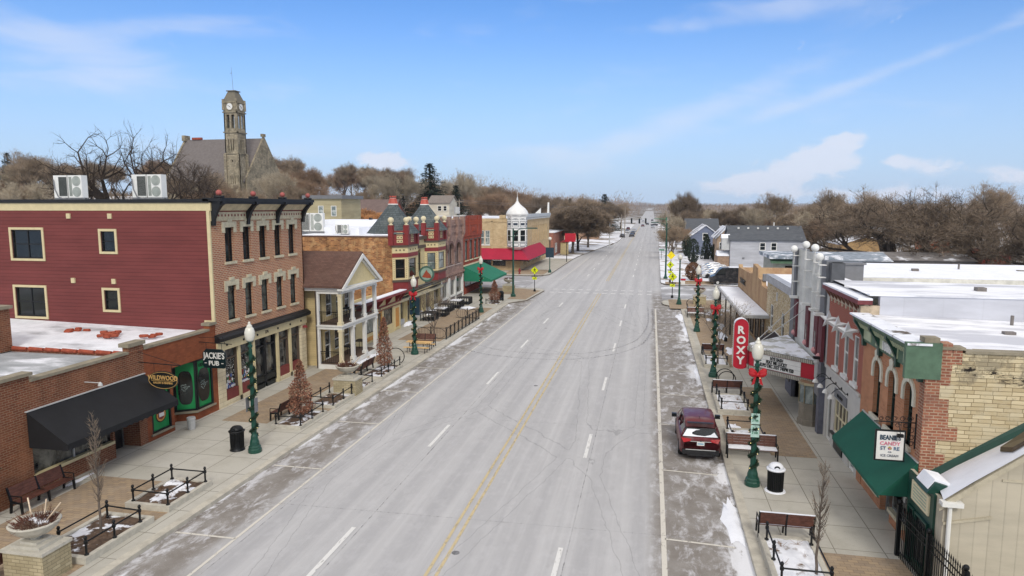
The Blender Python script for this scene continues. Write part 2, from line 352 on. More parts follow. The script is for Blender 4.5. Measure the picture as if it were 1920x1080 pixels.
r=MB(); r.q((-90,92,.004),(-17,92,.004),(-17,109,.004),(-90,109,.004)); r.q((1.5,84.5,.004),(60,84.5,.004),(60,100,.004),(1.5,100,.004))
struct(r,'side_street',snowy('slushy_asphalt',(170,170,173),.5,.66,.16,(1,1.4,1),(226,228,233)))
# ---- pavements
s=NT('pavement_concrete'); P=s.pos(); v=s.scl(P,(1,1,0)); b=s.N('ShaderNodeTexBrick'); b.offset=0; s.l.new(v,b.inputs['Vector'])
for k,q in (('Scale',1),('Brick Width',1.52),('Row Height',1.75),('Mortar Size',.018),('Bias',0)): b.inputs[k].default_value=q
b.inputs['Color1'].default_value=lin((188,185,176)); b.inputs['Color2'].default_value=lin((180,177,166)); b.inputs['Mortar'].default_value=lin((128,124,114))
c=s.mix(s.M('MULTIPLY',s.ramp(s.noise(P,.7,8,.7),.42,.68),.5),b.outputs['Color'],lin((160,156,145)))
c=s.mix(s.M('MULTIPLY',s.ramp(s.noise(P,7,4,.7),.6,.72),.35),c,lin((138,131,117)))
vo=s.N('ShaderNodeTexVoronoi'); s.l.new(P,vo.inputs['Vector']); vo.inputs['Scale'].default_value=.6
c=s.mix(s.M('MULTIPLY',s.M('LESS_THAN',vo.outputs['Distance'],.04),.55),c,lin((88,80,70)))
s.bump(s.noise(P,30,3),.2,.01); s.done(c,.9,0,.2); m_walk=s.m
m_kerb=plain('kerb_concrete',(182,177,164),.9,0,.16,2)
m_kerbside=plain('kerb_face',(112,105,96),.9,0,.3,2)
def slab(name,poly,label=None,mat=None,z=.15,kerb=True):
    mb=MB(); n=len(poly); mb.add([(x,y,z) for x,y in poly],[tuple(range(n))],0)
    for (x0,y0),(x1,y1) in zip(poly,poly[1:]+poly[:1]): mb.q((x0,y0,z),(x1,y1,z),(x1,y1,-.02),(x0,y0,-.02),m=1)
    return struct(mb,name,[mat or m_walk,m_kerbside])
def arcp(cx,cy,r,a0,a1,n=8): return [(cx+r*math.cos(R(a0+(a1-a0)*i/n)),cy+r*math.sin(R(a0+(a1-a0)*i/n))) for i in range(n+1)]
SWL=[(-75,-30),(-16.3,-30),(-16.3,76.5),(-14.4,79.6)]+arcp(-16.4,89.4,2.6,0,90)+[(-75,92)]
slab('pavement',SWL)
slab('pavement',[(-75,109)]+arcp(-19.3,112,3,-90,0)+[(-16.3,146),(-75,146)])
slab('pavement',[(-75,146.1),(-16.3,146.1),(-15.6,160),(-10.4,222),(-10,300),(-40,300)],mat=snowy('snowy_verge',(142,130,114),.40,.5,.09,(1,1.6,1)))
slab('pavement',[(2.0,170.1),(40,170.1),(40,400),(3.3,400),(3.2,290)],mat=snowy('snowy_verge_right',(142,130,114),.44,.54,.1))
SWR=[(3.7,-30),(60,-30),(60,84.4)]+arcp(4.6,81.2,3.2,90,180)+[(1.5,79.4),(3.7,75.8)]
slab('pavement',SWR)
slab('pavement',[(1.6,104)]+arcp(4.2,102.6,2.6,180,270)+[(60,100),(60,170),(2,170)],mat=snowy('snowy_lawn_ground',(150,128,98),.36,.46,.25,(1,1,1)))
# kerb strips (the smooth concrete edge course)
kb=MB(); kb.box(-16.3,-15.98,-30,76.5,.0,.155); kb.box(3.38,3.7,-30,75.8,0,.155)
def strip(mb,pts,wd,z,m=0):
    for (x0,y0),(x1,y1) in zip(pts,pts[1:]):
        dx,dy=x1-x0,y1-y0; l=math.hypot(dx,dy); px_,py_=-dy/l*wd/2,dx/l*wd/2
        mb.q((x0+px_,y0+py_,z),(x1+px_,y1+py_,z),(x1-px_,y1-py_,z),(x0-px_,y0-py_,z),m=m)
struct(kb,'kerb',m_kerb)
# paver fields
s=NT('tan_pavers'); P=s.pos(); b=s.N('ShaderNodeTexBrick'); s.l.new(s.scl(P,(1,1,0)),b.inputs['Vector'])
for k,q in (('Scale',1),('Brick Width',.3),('Row Height',.16),('Mortar Size',.009),('Bias',0)): b.inputs[k].default_value=q
b.inputs['Color1'].default_value=lin((166,146,120)); b.inputs["Color2"].default_value=lin((146,130,112)); b.inputs['Mortar'].default_value=lin((128,112,94))
c=s.mix(s.M('MULTIPLY',s.ramp(s.noise(P,1.2,7,.7),.45,.65),.4),b.outputs['Color'],lin((168,154,136))); s.bump(b.outputs['Fac'],-.3,.01); s.done(c,.9,0,.2); m_pav=s.m
pv=MB(); z=.154
def fld(x0,x1,y0,y1): pv.q((x0,y0,z),(x1,y0,z),(x1,y1,z),(x0,y1,z))
fld(-22.1,-17,10,23.2); fld(-21.7,-19.1,30.8,47.2); fld(-19.1,-17,33.4,33.95)
fld(-20.6,-16.9,53.2,72.5); fld(-22.9,-16.9,84.5,91); pv.q((-16.9,80,z),(-14.6,80,z),(-14.2,89,z),(-16.9,91,z))
fld(-24,-17.2,110.5,119); fld(5.5,7.45,31.2,43.2); fld(4.0,8.0,10,22.4); fld(3.95,5.4,34.6,37); fld(4.1,8.2,48.5,74.5); fld(2.2,8,76,83.5); fld(2.2,9,100.4,103.4)
struct(pv,'paving',m_pav)
# ---- painted markings
def paint(name,c,th=.46):
    s=NT(name); P=s.pos(); n=s.noise(s.scl(P,(1,.3,1)),7,6,.75); f=s.ramp(n,th-.08,th+.12)
    mx=s.N('ShaderNodeMixShader'); tr=s.N('ShaderNodeBsdfTransparent'); s.l.new(s.ramp(f,0,1,.10,.92),mx.inputs[0]); s.l.new(tr.outputs[0],mx.inputs[1]); s.l.new(s.b.outputs[0],mx.inputs[2]); s.l.new(mx.outputs[0],s.out.inputs[0])
    return s.done(lin(c),.8,0,.3)
m_pw=paint('worn_white_paint',(226,226,224),.36); m_py=paint('worn_yellow_paint',(202,186,148),.40); m_pd=paint('faint_dirty_paint',(214,210,200),.36)
def marks(name,mat,items):
    mb=MB()
    for pts,wd in items: strip(mb,pts,wd,.012)
    struct(mb,name,mat)
def ysplit(x,y0,y1,n=12): return [(x,y0+(y1-y0)*i/n) for i in range(n+1)]
marks('centre_line',m_py,[(ysplit(-6.52,-10,88.5),.11),(ysplit(-6.20,-10,88.5),.11),(ysplit(-6.5,104,400),.13),(ysplit(-6.2,104,400),.13)])
dashes=[]
for X0 in (-10.0,-2.68):
    for y0 in [6.]+[18.0+11.6*k for k in range(0,30)]:
        if 85<y0<100: continue
        dashes.append(([(X0,y0),(X0,y0+3.3)],.16))
marks('lane_dash',m_pw,dashes)
ed=[(ysplit(-13.6,-10,78),.11),([(-13.5,104),(-13.3,150)],.11)]
for y0 in (13.1,19.72,26.03,32.3,38.5,44.7,51.,57.2,63.4,69.6): ed.append(([(-15.9,y0),(-13.6,y0)],.10))
for y0 in (10.3,16.4,22.6,28.85,35.2,41.1,47.3,53.5,59.7,66): ed.append(([(.7,y0),(2.95,y0-.15)],.10))
marks('parking_line',m_pd,ed)
marks('edge_line',m_pd,[(ysplit(.66,-10,76),.17)])
cw=[([( -13+k*1.15,y),(-12.4+k*1.15,y)],.5) for k in range(12) for y in (88.9,92.3)]
marks('crossing_marking',m_pw,cw)
m_tyre=paint('rubber_trace',(128,128,130),.55)
marks('pavement_seam',m_tyre,[(ysplit(-2.45,-10,88,24),.035),(ysplit(-9.75,-10,88,24),.035),(ysplit(-13.3,-10,80,24),.03)]+[([(-16,y),(3.4,y+.4)],.025) for y in (22.5,34,49.5,66,80)])
arc=[(-14.31,51.3),(-12.4,50.0),(-10.87,49.42),(-8.34,49.0),(-6.,49.3),(-4.5,49.95),(-3.37,50.94),(-2.2,52.3),(-1.3,54),(-.5,56.3),(0.0,59.7),(.3,63),(.42,67.1),(.35,72),(.26,76)]
def cr(pts,n=6):
    o=[]
    for i in range(len(pts)-1):
        p0=pts[max(i-1,0)];p1=pts[i];p2=pts[i+1];p3=pts[min(i+2,len(pts)-1)]
        for k in range(n):
            t=k/n; o.append(tuple(.5*((2*p1[j])+(-p0[j]+p2[j])*t+(2*p0[j]-5*p1[j]+4*p2[j]-p3[j])*t*t+(-p0[j]+3*p1[j]-3*p2[j]+p3[j])*t**3) for j in range(len(p1))))
    return o+[pts[-1]]
arc=cr(arc)
marks('tyre_trace',m_tyre,[(arc,.17),([(x*.93-.45,y+1.9) for x,y in arc],.15)])
mh=MB()
for x,y in ((-6.0,20.3),(-6.9,41.5),(-9.4,62)): mh.lathe((x,y,.0),[(.13,0),(.13,.006),(.1,.008)],12)
struct(mh,'manhole_cover',plain('worn_iron_cover',(120,120,122),.7,.2,.3,8))
# ================================================================ BUILDINGS, LEFT SIDE OF THE STREET (facade plane x=-23)
XL=-23.
b_C=brick('orange_red_brick',(176,112,84),(150,92,72),(196,178,152),.27,.10,.016,(196,150,112),.35,.35,stain=.12)
b_A=brick('brown_brick',(134,82,60),(112,66,50),(150,124,100),.25,.09,.012,(150,104,76),.6,.4)
b_B=brick('rust_brick',(146,84,56),(130,72,48),(122,78,58),.25,.085,.007,(160,96,62),.7,.35,stain=.15)
b_F=brick('weathered_orange_brick',(196,140,92),(128,82,58),(176,146,112),.34,.115,.014,(202,168,122),1.6,.6,stain=.4)
b_G=brick('purple_brown_stone',(176,146,134),(152,124,114),(134,110,102),.5,.2,.012,(140,120,108),.9,.4)
b_H=brick('dark_red_brick',(176,86,68),(152,74,60),(140,84,70),.25,.09,.008,(160,84,66),.6,.3)
b_I=brick('buff_brick',(206,184,146),(188,164,128),(196,178,146),.5,.2,.014,(176,150,112),.8,.35,stain=.15)
m_sid=siding('red_lap_siding',(118,60,58),.2); m_ysid=siding('yellow_lap_siding',(208,188,140),.16,False,.86)
m_tan=plain('tan_trim_paint',(206,192,152),.6,0,.06); m_roofgrey=snowy('grey_roof_with_snow',(168,172,176),.50,.60,.25,(.5,1,1))
m_roofsnow=snowy('snow_on_white_roof',(206,208,214),.36,.5,.5,(.4,1,1)); m_cope=plain('mossy_coping_stone',(140,132,114),.9,0,.2,2); m_maroon=plain('maroon_paint',(122,56,52),.6,0,.08)
m_tile=plain('terracotta_tile',(150,72,50),.8,0,.22,5); m_green=plain('bright_green_paint',(24,132,72),.5,0,.08); m_sign=plain('sign_black',(18,24,26),.4,0,.1)
m_yel=plain('pale_yellow_paint',(210,194,148),.6,0,.06); m_dred=plain('dark_red_paint',(128,48,48),.55,0,.1); m_brn=plain('umber_trim_paint',(84,72,62),.6,0,.12)
m_shing=brick('brown_shingle',(112,86,76),(98,74,66),(82,62,56),.3,.14,.01,(120,98,88),.6,.3,stain=.12)
m_slate=brick('grey_slate',(98,106,108),(82,90,92),(62,70,72),.28,.2,.016,(128,134,132),.9,.4,stain=.2)
m_gold=plain('gold_lettering',(206,168,104),.5,.1,.05); m_canvas=plain('black_canvas',(24,25,28),.75,0,.2,1.5); m_orange=plain('faded_orange_paint',(196,140,72),.6,0,.1)
def flatroof(root,x0,x1,y0,y1,z,mat,t=.2,name='roof'): return MB().box(x0,x1,y0,y1,z-t,z).build(name,mat,root)
def keystone(h,a0,a1,b1,F,c=.06,big=1.):
    w=a1-a0; h.fb(F,a0-.26,a1+.26,b1,b1+.3,0,c); h.fb(F,(a0+a1)/2-.2,(a0+a1)/2+.2,b1+.301,b1+.46,0,c+.03)
    h.fb(F,a0-.26,a0,b1-.3,b1-.001,0,c-.01); h.fb(F,a1,a1+.26,b1-.3,b1-.001,0,c-.01)
# ---------------------------------------------------------------- A: brick gallery, black awning
A=thing('gallery_building','low brown brick gallery with stone coping and a long black awning','building',(XL,23.6,0))
F=Fr((XL,0,0),(0,1,0),(1,0,0))
H=[(21.05,25.0,.95,2.5),(25.1,26.6,.15,2.7)]
w_=MB(); wallholes(w_,F,16.5,27.1,0,4.6,H,.9)
w_.fb(F,16.5,21.15,4.601,4.85,-.3,.0); w_.fb(F,26.2,27.1,4.601,4.9,-.3,.02)
w_.box(XL-9,XL-.31,27.0,27.1,3.2,4.35); w_.box(XL-12,XL-.31,20.9,21.05,0,4.55); w_.fb(F,16.5,16.6,0,4.6,-12,-.3)
w_.box(XL-.3,XL-.02,16.6,27.1,4.3,4.6); w_.box(XL-10.5,XL-7.2,26.4,27.05,4.3,6.35)
w_.build('wall',b_A,A)
cp=MB(); cp.fb(F,21.15,26.15,4.60,4.72,-.38,.06); cp.fb(F,16.4,21.25,4.851,4.98,-.4,.08); cp.fb(F,26.1,27.18,4.901,5.08,-.42,.1); cp.box(XL-10.6,XL-7.1,26.3,27.15,6.351,6.5); cp.build('coping',m_cope,A)
flatroof(A,XL-14,XL-.3,21.1,27.0,4.25,m_roofgrey)
rt=MB()
for k in range(9): rt.cyl((XL-9+k*.94,27.0,4.42),(XL-8.2+k*.94,27.0,4.41),.11,.09,8)
rt.build('ridge_tile',m_tile,A)
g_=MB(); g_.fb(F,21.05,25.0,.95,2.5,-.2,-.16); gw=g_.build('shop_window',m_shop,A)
f_=MB(); f_.fb(F,21.02,25.03,.84,.962,-.6,.06); f_.build('sill',m_tan,gw); f_=MB(); f_.fb(F,23.0,23.05,.95,2.5,-.16,-.1); f_.fb(F,21.05,25,2.44,2.5,-.16,-.1); f_.build('frame',m_lgrey,gw)
d_=MB(); d_.fb(F,25.3,26.4,.15,2.4,-.85,-.8); d_.build('door',m_blackpaint,A)
aw=MB(); y0,y1=20.9,27.05; zt,zb=3.48,2.35; ou=1.75; n=20
aw.q(F.p(y0,zt,.03),F.p(y1,zt,.03),F.p(y1,zb,ou),F.p(y0,zb,ou)); aw.q(F.p(y0,zt-.03,.03),F.p(y1,zt-.03,.03),F.p(y1,zb-.03,ou),F.p(y0,zb-.03,ou))
for i in range(n*2):
    a=y0+(y1-y0)*i/(2*n); b=y0+(y1-y0)*(i+1)/(2*n); da=.22+.05*(i%2); db=.22+.05*((i+1)%2)
    aw.q(F.p(a,zb,ou),F.p(b,zb,ou),F.p(b,zb-db,ou+.01),F.p(a,zb-da,ou+.01))
for y in (y0,y1): aw.add([F.p(y,zt,.03),F.p(y,zb,ou),F.p(y,zb-.25,ou),F.p(y,zb-.25,.03)],[(0,1,2,3)])
aw.build('awning',m_canvas,A)
MB().fb(F,20.85,27.08,3.49,3.53,0,.08).build('awning_rail',m_lgrey,A)
sg=thing('gallery_sign','black oval gallery sign with gold lettering hanging above the black awning','sign',(XL+1.4,26.9,3.2))
G=Fr((XL+.25,26.75,0),(1,0,0),(0,-1,0)); cx,cz=1.05,3.33
o_=MB(); pts=[(cx+.78*math.cos(t),cz+.42*math.sin(t)) for t in [2*PI*i/28 for i in range(28)]]
o_.prism([G.p(a,b,0) for a,b in pts],G.n*.06); o_.build('board',m_sign,sg)
o_=MB(); pr=[(cx+.74*math.cos(t),cz+.38*math.sin(t)) for t in [2*PI*i/28 for i in range(29)]]; o_.tube([G.p(a,b,.065) for a,b in pr],.012,4)
text(o_,'WILDWOOD',G,cx,cz+.02,.21,.065,w=.86,bold=.01); text(o_,'GALLERY & FRAMING',G,cx,cz-.16,.095,.065,w=.78); o_.fb(G,cx-.6,cx+.6,cz-.03,cz-.015,.06,.07); o_.build('lettering',m_gold,sg)
o_=MB(); o_.tube([G.p(-.2,4.12,.03),G.p(2.0,4.05,.03)],.025); o_.tube([G.p(-.2,4.6,.03),G.p(1.95,4.08,.03)],.012); o_.tube([G.p(.6,4.08,.03),G.p(.6,3.7,.03)],.01); o_.tube([G.p(1.5,4.07,.03),G.p(1.5,3.7,.03)],.01); o_.build('bracket',m_black,sg)
lt=MB(); lt.cyl(F.p(23.7,3.95,0),F.p(23.7,3.95,.7),.02); lt.lathe(F.p(23.7,3.83,.75),[(.1,0),(.07,.1),(.02,.16)],10); single(lt,'wall_lamp',m_lgrey,'small grey gooseneck lamp on brick above the black awning','wall lamp',F.p(23.7,3.8,.0))
# ---------------------------------------------------------------- B: pub
B=thing('pub_building','low rust brick pub with bright green painted windows beside the red sided building','building',(XL,29.8,0))
H=[(27.42,28.72,.45,3.1),(28.95,32.1,.15,3.3)]
w_=MB(); wallholes(w_,F,27.1,32.5,0,4.62,H,1.0); w_.box(XL-.3,XL-.02,27.1,32.5,4.3,4.62)
w_.fb(F,31.95,32.5,4.621,4.9,-.3,.02); w_.fb(F,29.0,30.75,.15,.55,-1.0,-.85)
w_.add([F.p(30.72,.15,0),F.p(32.1,.15,0),F.p(32.1,.55,0),F.p(30.72,.55,0),F.p(30.15,.15,-.9),F.p(30.15,.55,-.9)],[(0,1,2,3),(0,3,5,4)]); w_.build('wall',b_B,B)
cp=MB(); cp.fb(F,27.15,31.95,4.621,4.74,-.38,.05); cp.fb(F,31.9,32.55,4.901,5.04,-.42,.08)
cp.fb(F,27.3,28.85,.36,.45,-.3,.07); cp.add([F.p(30.6,.551,.07),F.p(32.2,.551,.07),F.p(32.2,.64,.07),F.p(30.6,.64,.07),F.p(30.0,.551,-.9),F.p(30.0,.64,-.9),F.p(32.2,.551,-.9),F.p(32.2,.64,-.9)],[(0,1,2,3),(0,3,5,4),(3,2,7,5)]); cp.build('coping',m_cope,B)
ro=MB(); ro.add([(XL-.3,27.1,4.3),(XL-.3,32.5,4.5),(XL-16,32.5,4.85),(XL-16,27.1,4.45)],[(0,1,2,3)]); ro.build('roof',m_roofsnow,B)
tl=MB()
for (tx,ty,nn) in ((-25.0,30.2,5),(-27.2,29.9,8),(-27.5,30.2,6),(-29.9,30.6,7)):
    for k in range(nn):
        x=tx+random.uniform(-.55,.55); y=ty+random.uniform(-.35,.35); z=4.58+random.uniform(0,.1); a=random.uniform(-.5,.5)
        tl.cyl((x-.18,y,z),(x+.18*math.cos(a),y+.18*math.sin(a),z+.04),.09,.08,7)
tl.build('roof_tile',m_tile,B)
def green_win(a,b,z0,z1,F2,oval=True,txt=None,bot=None):
    p=MB(); p.fb(F2,a,b,z0,z1,-.12,-.08); o=p.build('shop_window',m_green,B)
    f=MB(); t=.08; f.fb(F2,a-.02,a+t,z0,z1,-.08,.0); f.fb(F2,b-t,b+.02,z0,z1,-.08,.0); f.fb(F2,a+t,b-t,z0,z0+t,-.08,.0); f.fb(F2,a+t,b-t,z1-t,z1,-.08,.0); f.build('frame',m_sign,o)
    c,d=(a+b)/2,(z0+z1)/2
    if oval:
        q=MB(); w2=(b-a)/2-.16; h2=(z1-z0)/2-.42
        pts=[(c+w2*math.copysign(abs(math.cos(t))**.55,math.cos(t)),d-.1+h2*math.copysign(abs(math.sin(t))**.8,math.sin(t))) for t in [2*PI*i/24+.01 for i in range(24)]]
        q.prism([F2.p(x,y,-.078) for x,y in pts],F2.n*.012); q.build('glass',m_glassd,o)
        q=MB(); rg=random.Random(3)
        for k in range(26):
            t=rg.uniform(0,6.28); rr_=rg.uniform(0,.3)*w2*2; x=c+rr_*math.cos(t); y=d-.05+rr_*1.1*math.sin(t); q.fb(F2,x-.035,x+.035,y-.02,y+.02,-.066,-.06)
        q.build('decal',plain('grey_decal',(120,132,128),.5,0,.4,9),o)
    if txt:
        q=MB()
        for i,(s_,zz) in enumerate(txt): text(q,s_,F2,c,zz,.17,-.078,w=.8,bold=.01)
        q.build('lettering',m_sign,o)
    return o
ow=green_win(27.42,28.72,.45,3.1,F,False,[('IMPORTS',2.55),('BEER',2.28)])
q=MB(); cc=(28.1,1.2)
for r_,mi,dc in ((.36,0,0),(.31,1,.006),(.22,2,.012)): q.prism([F.p(cc[0]+r_*math.cos(t),cc[1]+r_*math.sin(t),-.078+dc) for t in [2*PI*i/20 for i in range(20)]],F.n*.01,m=mi)
q.fb(F,27.93,28.27,1.12,1.3,-.05,-.03,m=3); q.build('decal',[m_sign,m_orange,m_dred,m_white],ow)
q=MB(); q.fb(F,27.7,28.45,1.75,1.95,-.08,-.06); q.build('decal',plain('purple_sticker',(60,58,120),.5),ow)
F2=Fr(F.p(30.15,0,-.9),(Vector(F.p(30.72,0,0))-Vector(F.p(30.15,0,-.9))).normalized(),Vector((.57,-.9,0)).normalized())
F2=Fr(F.p(29.0,0,-.86),(0,1,0),(1,0,0)); green_win(.05,1.12,.6,3.25,F2)
dv=(Vector((XL,30.72,0))-Vector((XL-.9,30.15,0))); ln=dv.length; dn=dv.normalized(); F3=Fr((XL-.9,30.15,0),tuple(dn),(dn.y,-dn.x,0)); green_win(.02,ln-.02,.66,3.28,F3)
green_win(30.8,32.05,.66,3.28,F,True,[('LIQUOR',2.88)])
jb=thing('pub_sign','dark pub sign with white letters hanging from a bracket on the rust brick wall','sign',(XL+.5,31.2,3.2))
G=Fr((XL,31.15,0),(1,0,0),(0,-1,0)); a0,a1,c0,c1=.2,1.5,2.85,3.85
q=MB(); q.prism([G.p(a,b) for a,b in ((a0,c0+.1),(a0+.08,c0),(a1-.08,c0),(a1,c0+.1),(a1,c1-.2),(a1-.2,c1),(a0+.2,c1),(a0,c1-.2))],G.n*.08); q.build('board',plain('dark_teal_sign',(16,34,38),.4),jb)
q=MB(); text(q,"JACKIE'S",G,.85,3.36,.32,.085,w=.72,bold=.015); text(q,"PUB",G,.85,3.0,.24,.085,w=1.0,bold=.015); q.fb(G,.3,.42,3.1,3.13,.08,.1); q.fb(G,1.28,1.4,3.1,3.13,.08,.1); q.build('lettering',m_white,jb)
q=MB(); q.tube([G.p(0,4.2,.04),G.p(1.9,4.15,.04)],.022); q.tube([G.p(0,4.45,.04),G.p(1.4,4.5,.04)],.014); q.tube([G.p(1.4,4.5,.04),G.p(1.5,4.16,.04)],.014); q.tube([G.p(.4,4.18,.04),G.p(.4,3.85,.04)],.01); q.tube([G.p(1.3,4.16,.04),G.p(1.3,3.85,.04)],.01); q.build('bracket',m_black,jb)
# ---------------------------------------------------------------- C: three storeys, red siding and brick front
C=thing('apartment_building','three storey building with red lap siding and an orange brick front','building',(XL,37.4,0))
holes=[]; y0,y1=32.5,42.3
wy=[33.75+1.69*k for k in range(5)]; 
for a in wy:
    holes+=[(a,a+.8,8.18,10.08),(a,a+.8,4.92,6.84)]
w_=MB(); wallholes(w_,F,y0,y1,3.9,10.3,holes,.22); w_.box(XL-15,XL-.0,42.2,42.3,0,10.9); w_.fb(F,y0,y1,10.301,11.2,-.2,0); w_.box(-24.,XL-.01,32.505,32.6,0,11.0,0); w_.build('wall',b_C,C)
S=Fr((0,32.5,0),(1,0,0),(0,-1,0))
sw=[(-35.82,-33.5,8.16,10.05),(-35.87,-33.6,4.83,6.77),(-29.91,-28.75,8.62,10.0),(-29.94,-28.8,5.37,6.73)]
w_=MB(); wallholes(w_,S,-44,-23.15,3.9,11.0,[(a+.13,b-.13,c+.13,d-.13) for a,b,c,d in sw],.12); w_.build('siding',m_sid,C)
q=MB(); q.fb(S,-44,-22.9,11.001,11.42,-.1,.03); q.fb(S,-23.15,-22.97,4.95,11.0,-.05,.05); q.fb(S,-23.6,-23.151,4.95,5.1,-.05,.045)
for x,z in ((-31.75,10.7),(-29.1,10.7),(-31.75,7.1),(-29.12,7.1)): q.fb(S,x-.12,x+.12,z-.14,z+.14,0,.08)
q.build('trim',m_tan,C)
q=MB(); q.fb(S,-44,-22.95,11.421,11.62,-.3,.1); q.build('flashing',m_blackpaint,C)
flatroof(C,-44,XL+.1,32.8,42.2,11.55,m_roofgrey,.3)
for a,b,c,d in sw:
    o=window(C,S,a+.13,b-.13,c+.13,d-.13,.1,m_glassd,m_blackpaint,.06,(1,1) if b-a>2 else (0,1))
    q=MB(); q.fb(S,a,b,d-.13,d,0,.05); q.fb(S,a,b,c,c+.13,0,.05); q.fb(S,a,a+.13,c+.131,d-.131,0,.05); q.fb(S,b-.13,b,c+.131,d-.131,0,.05); q.build('casing',m_tan,o)
for a in wy:
    for z0,z1,gl in ((8.18,10.08,m_glassd),(4.92,6.84,glassmat('half_drawn_blind_glass',(28,36,36),(92,104,98),.1,1.4))):
        window(C,F,a,a+.8,z0,z1,.18,gl,m_blackpaint,.05,(0,1),.12,lambda h,p,q_,r_:keystone(h,p,q_,r_,F))
# cornice with brackets
q=MB(); q.fb(F,y0+.05,y1-.05,10.45,11.0,.0,.06,0); q.prism([F.p(y0+.1,11.001,.06),F.p(y0+.1,11.001,.14),F.p(y0+.1,11.5,.6),F.p(y0+.1,11.5,0)],F.u*(y1-y0-.2),0); q.build('cornice',plain('cream_cornice_paint',(196,184,154),.6),C)
q=MB()
for k in range(4):
    if k<3:
        a=y0+.1+k*3.25
        for j in range(9): q.fb(F,a+.55+j*.3,a+.65+j*.3,10.68,10.8,.061,.075)
q.build('cornice_hole',m_maroon,C)
q=MB(); q.fb(F,y0+.3,y1-.3,10.93,10.95,.061,.075)
for k in range(3):
    a=y0+.1+k*3.25
    for j in range(17): q.fb(F,a+.45+j*.16,a+.53+j*.16,10.94,11.04,.07,.14)
q.build('cornice_dentil',m_maroon,C)
q=MB(); q.fb(F,y0-.1,y1+.35,11.501,11.68,-.3,.78); q.fb(F,y0-.1,y1+.35,11.36,11.5,.6,.7); q.build('cornice_cap',m_blackpaint,C)
for k in range(4):
    a=y0+.12+k*3.2; q=MB(); pr=[(10.2,.0),(10.2,.16),(10.55,.2),(10.95,.38),(11.25,.62),(11.35,.78),(11.5,.78),(11.5,0)]
    q.prism([F.p(a-.05,b,c) for b,c in pr],F.u*.24); q.build('cornice_bracket',m_blackpaint,C)
    q=MB(); q.fb(F,a-.1,a+.24,11.681,11.8,.3,.7,1); q.ball(F.p(a+.07,11.95,.5),.16,10,0); q.build('finial',[plain('salmon_paint',(158,84,78),.6),m_blackpaint],C,True)
# shop front
q=MB(); q.prism([F.p(y0-.1,3.9,.0),F.p(y0-.1,3.9,.3),F.p(y0-.1,4.1,.34),F.p(y0-.1,4.22,.2),F.p(y0-.1,4.3,0)],F.u*(y1-y0+.3)); q.build('ledge',m_blackpaint,C)
q=MB(); q.fb(F,y0,y1,3.35,3.899,-.2,.1); 
for a in (32.5,41.6): q.fb(F,a,a+.68,.15,3.349,-.3,.04,1)
q.fb(F,33.2,35.9,.15,.42,-.3,.02,1); q.fb(F,38.9,41.6,.15,.42,-.3,.02,1); q.build('storefront_surround',[m_tan,brick('cream_stone_block',(222,210,180),(212,198,166),(186,172,142),.62,.24,.012,stain=.08)],C)
q=MB(); [q.ball(F.p(a,3.62,.11),.07,8) for a in (33.3,34.9,36.3,38.6,40.1,41.5)]; q.build('storefront_lamp',m_sign,C)
q=MB(); text(q,'276',F,37.35,3.55,.17,.1,bold=.02); q.build('house_number',m_brn,C)
for i,(a,b,kn) in enumerate(((33.2,34.45,1),(34.75,35.9,1),(36.15,37.35,0),(37.4,38.55,0),(38.95,40.1,1),(40.35,41.5,1))):
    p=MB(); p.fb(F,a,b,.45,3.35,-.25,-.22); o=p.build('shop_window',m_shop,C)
    f=MB(); t=.09; f.fb(F,a,a+t,.45,3.35,-.22,-.08); f.fb(F,b-t,b,.45,3.35,-.22,-.08); f.fb(F,a+t,b-t,2.72,2.8,-.22,-.1)
    f.fb(F,a+t,b-t,.45,.55,-.22,-.1); f.build('frame',m_brn if kn else m_blackpaint,o)
    if kn: k_=MB(); k_.fb(F,a,b,.42,1.0,-.2,-.05); k_.build('panel',m_maroon,o)
    else: k_=MB(); k_.fb(F,a+.1,b-.1,.16,.9,-.2,-.1); k_.fb(F,a+.12,b-.12,.95,1.0,-.2,-.05); k_.build('door_panel',m_sign,o)
    if i<2:      # painted snow and figures on the glass
        rg=random.Random(i+5); pal=[m_white,m_dred,plain('blue_paint',(70,92,150),.6),plain('leaf_green',(60,120,84),.6)]
        k_=MB()
        for j in range(70):
            x=rg.uniform(a+.12,b-.12); z=rg.uniform(1.15,2.65); r_=rg.uniform(.008,.02); k_.fb(F,x-r_,x+r_,z-r_,z+r_,-.218,-.21,0)
        for j in range(34):
            x=(a+b)/2+rg.gauss(0,.2); z=1.45+rg.gauss(0,.24); r_=rg.uniform(.025,.07); k_.fb(F,max(a+.1,x-r_),min(b-.1,x+r_),z-r_*1.3,z+r_*1.3,-.216+j*.0003,-.2+j*.0006,rg.choice([0,1,1,2,3,0]))
        k_.fb(F,a+.1,b-.1,1.03,1.15,-.218,-.19,0); k_.fb(F,a+.1,b-.15,1.15,1.2,-.218,-.19,2); k_.build('window_painting',pal,o)
q=MB()
for a in (34.45,35.92,38.58,40.12): q.fb(F,a+.02,a+.24,.15,3.349,-.25,.02)
q.build('pilaster',m_tan,C)
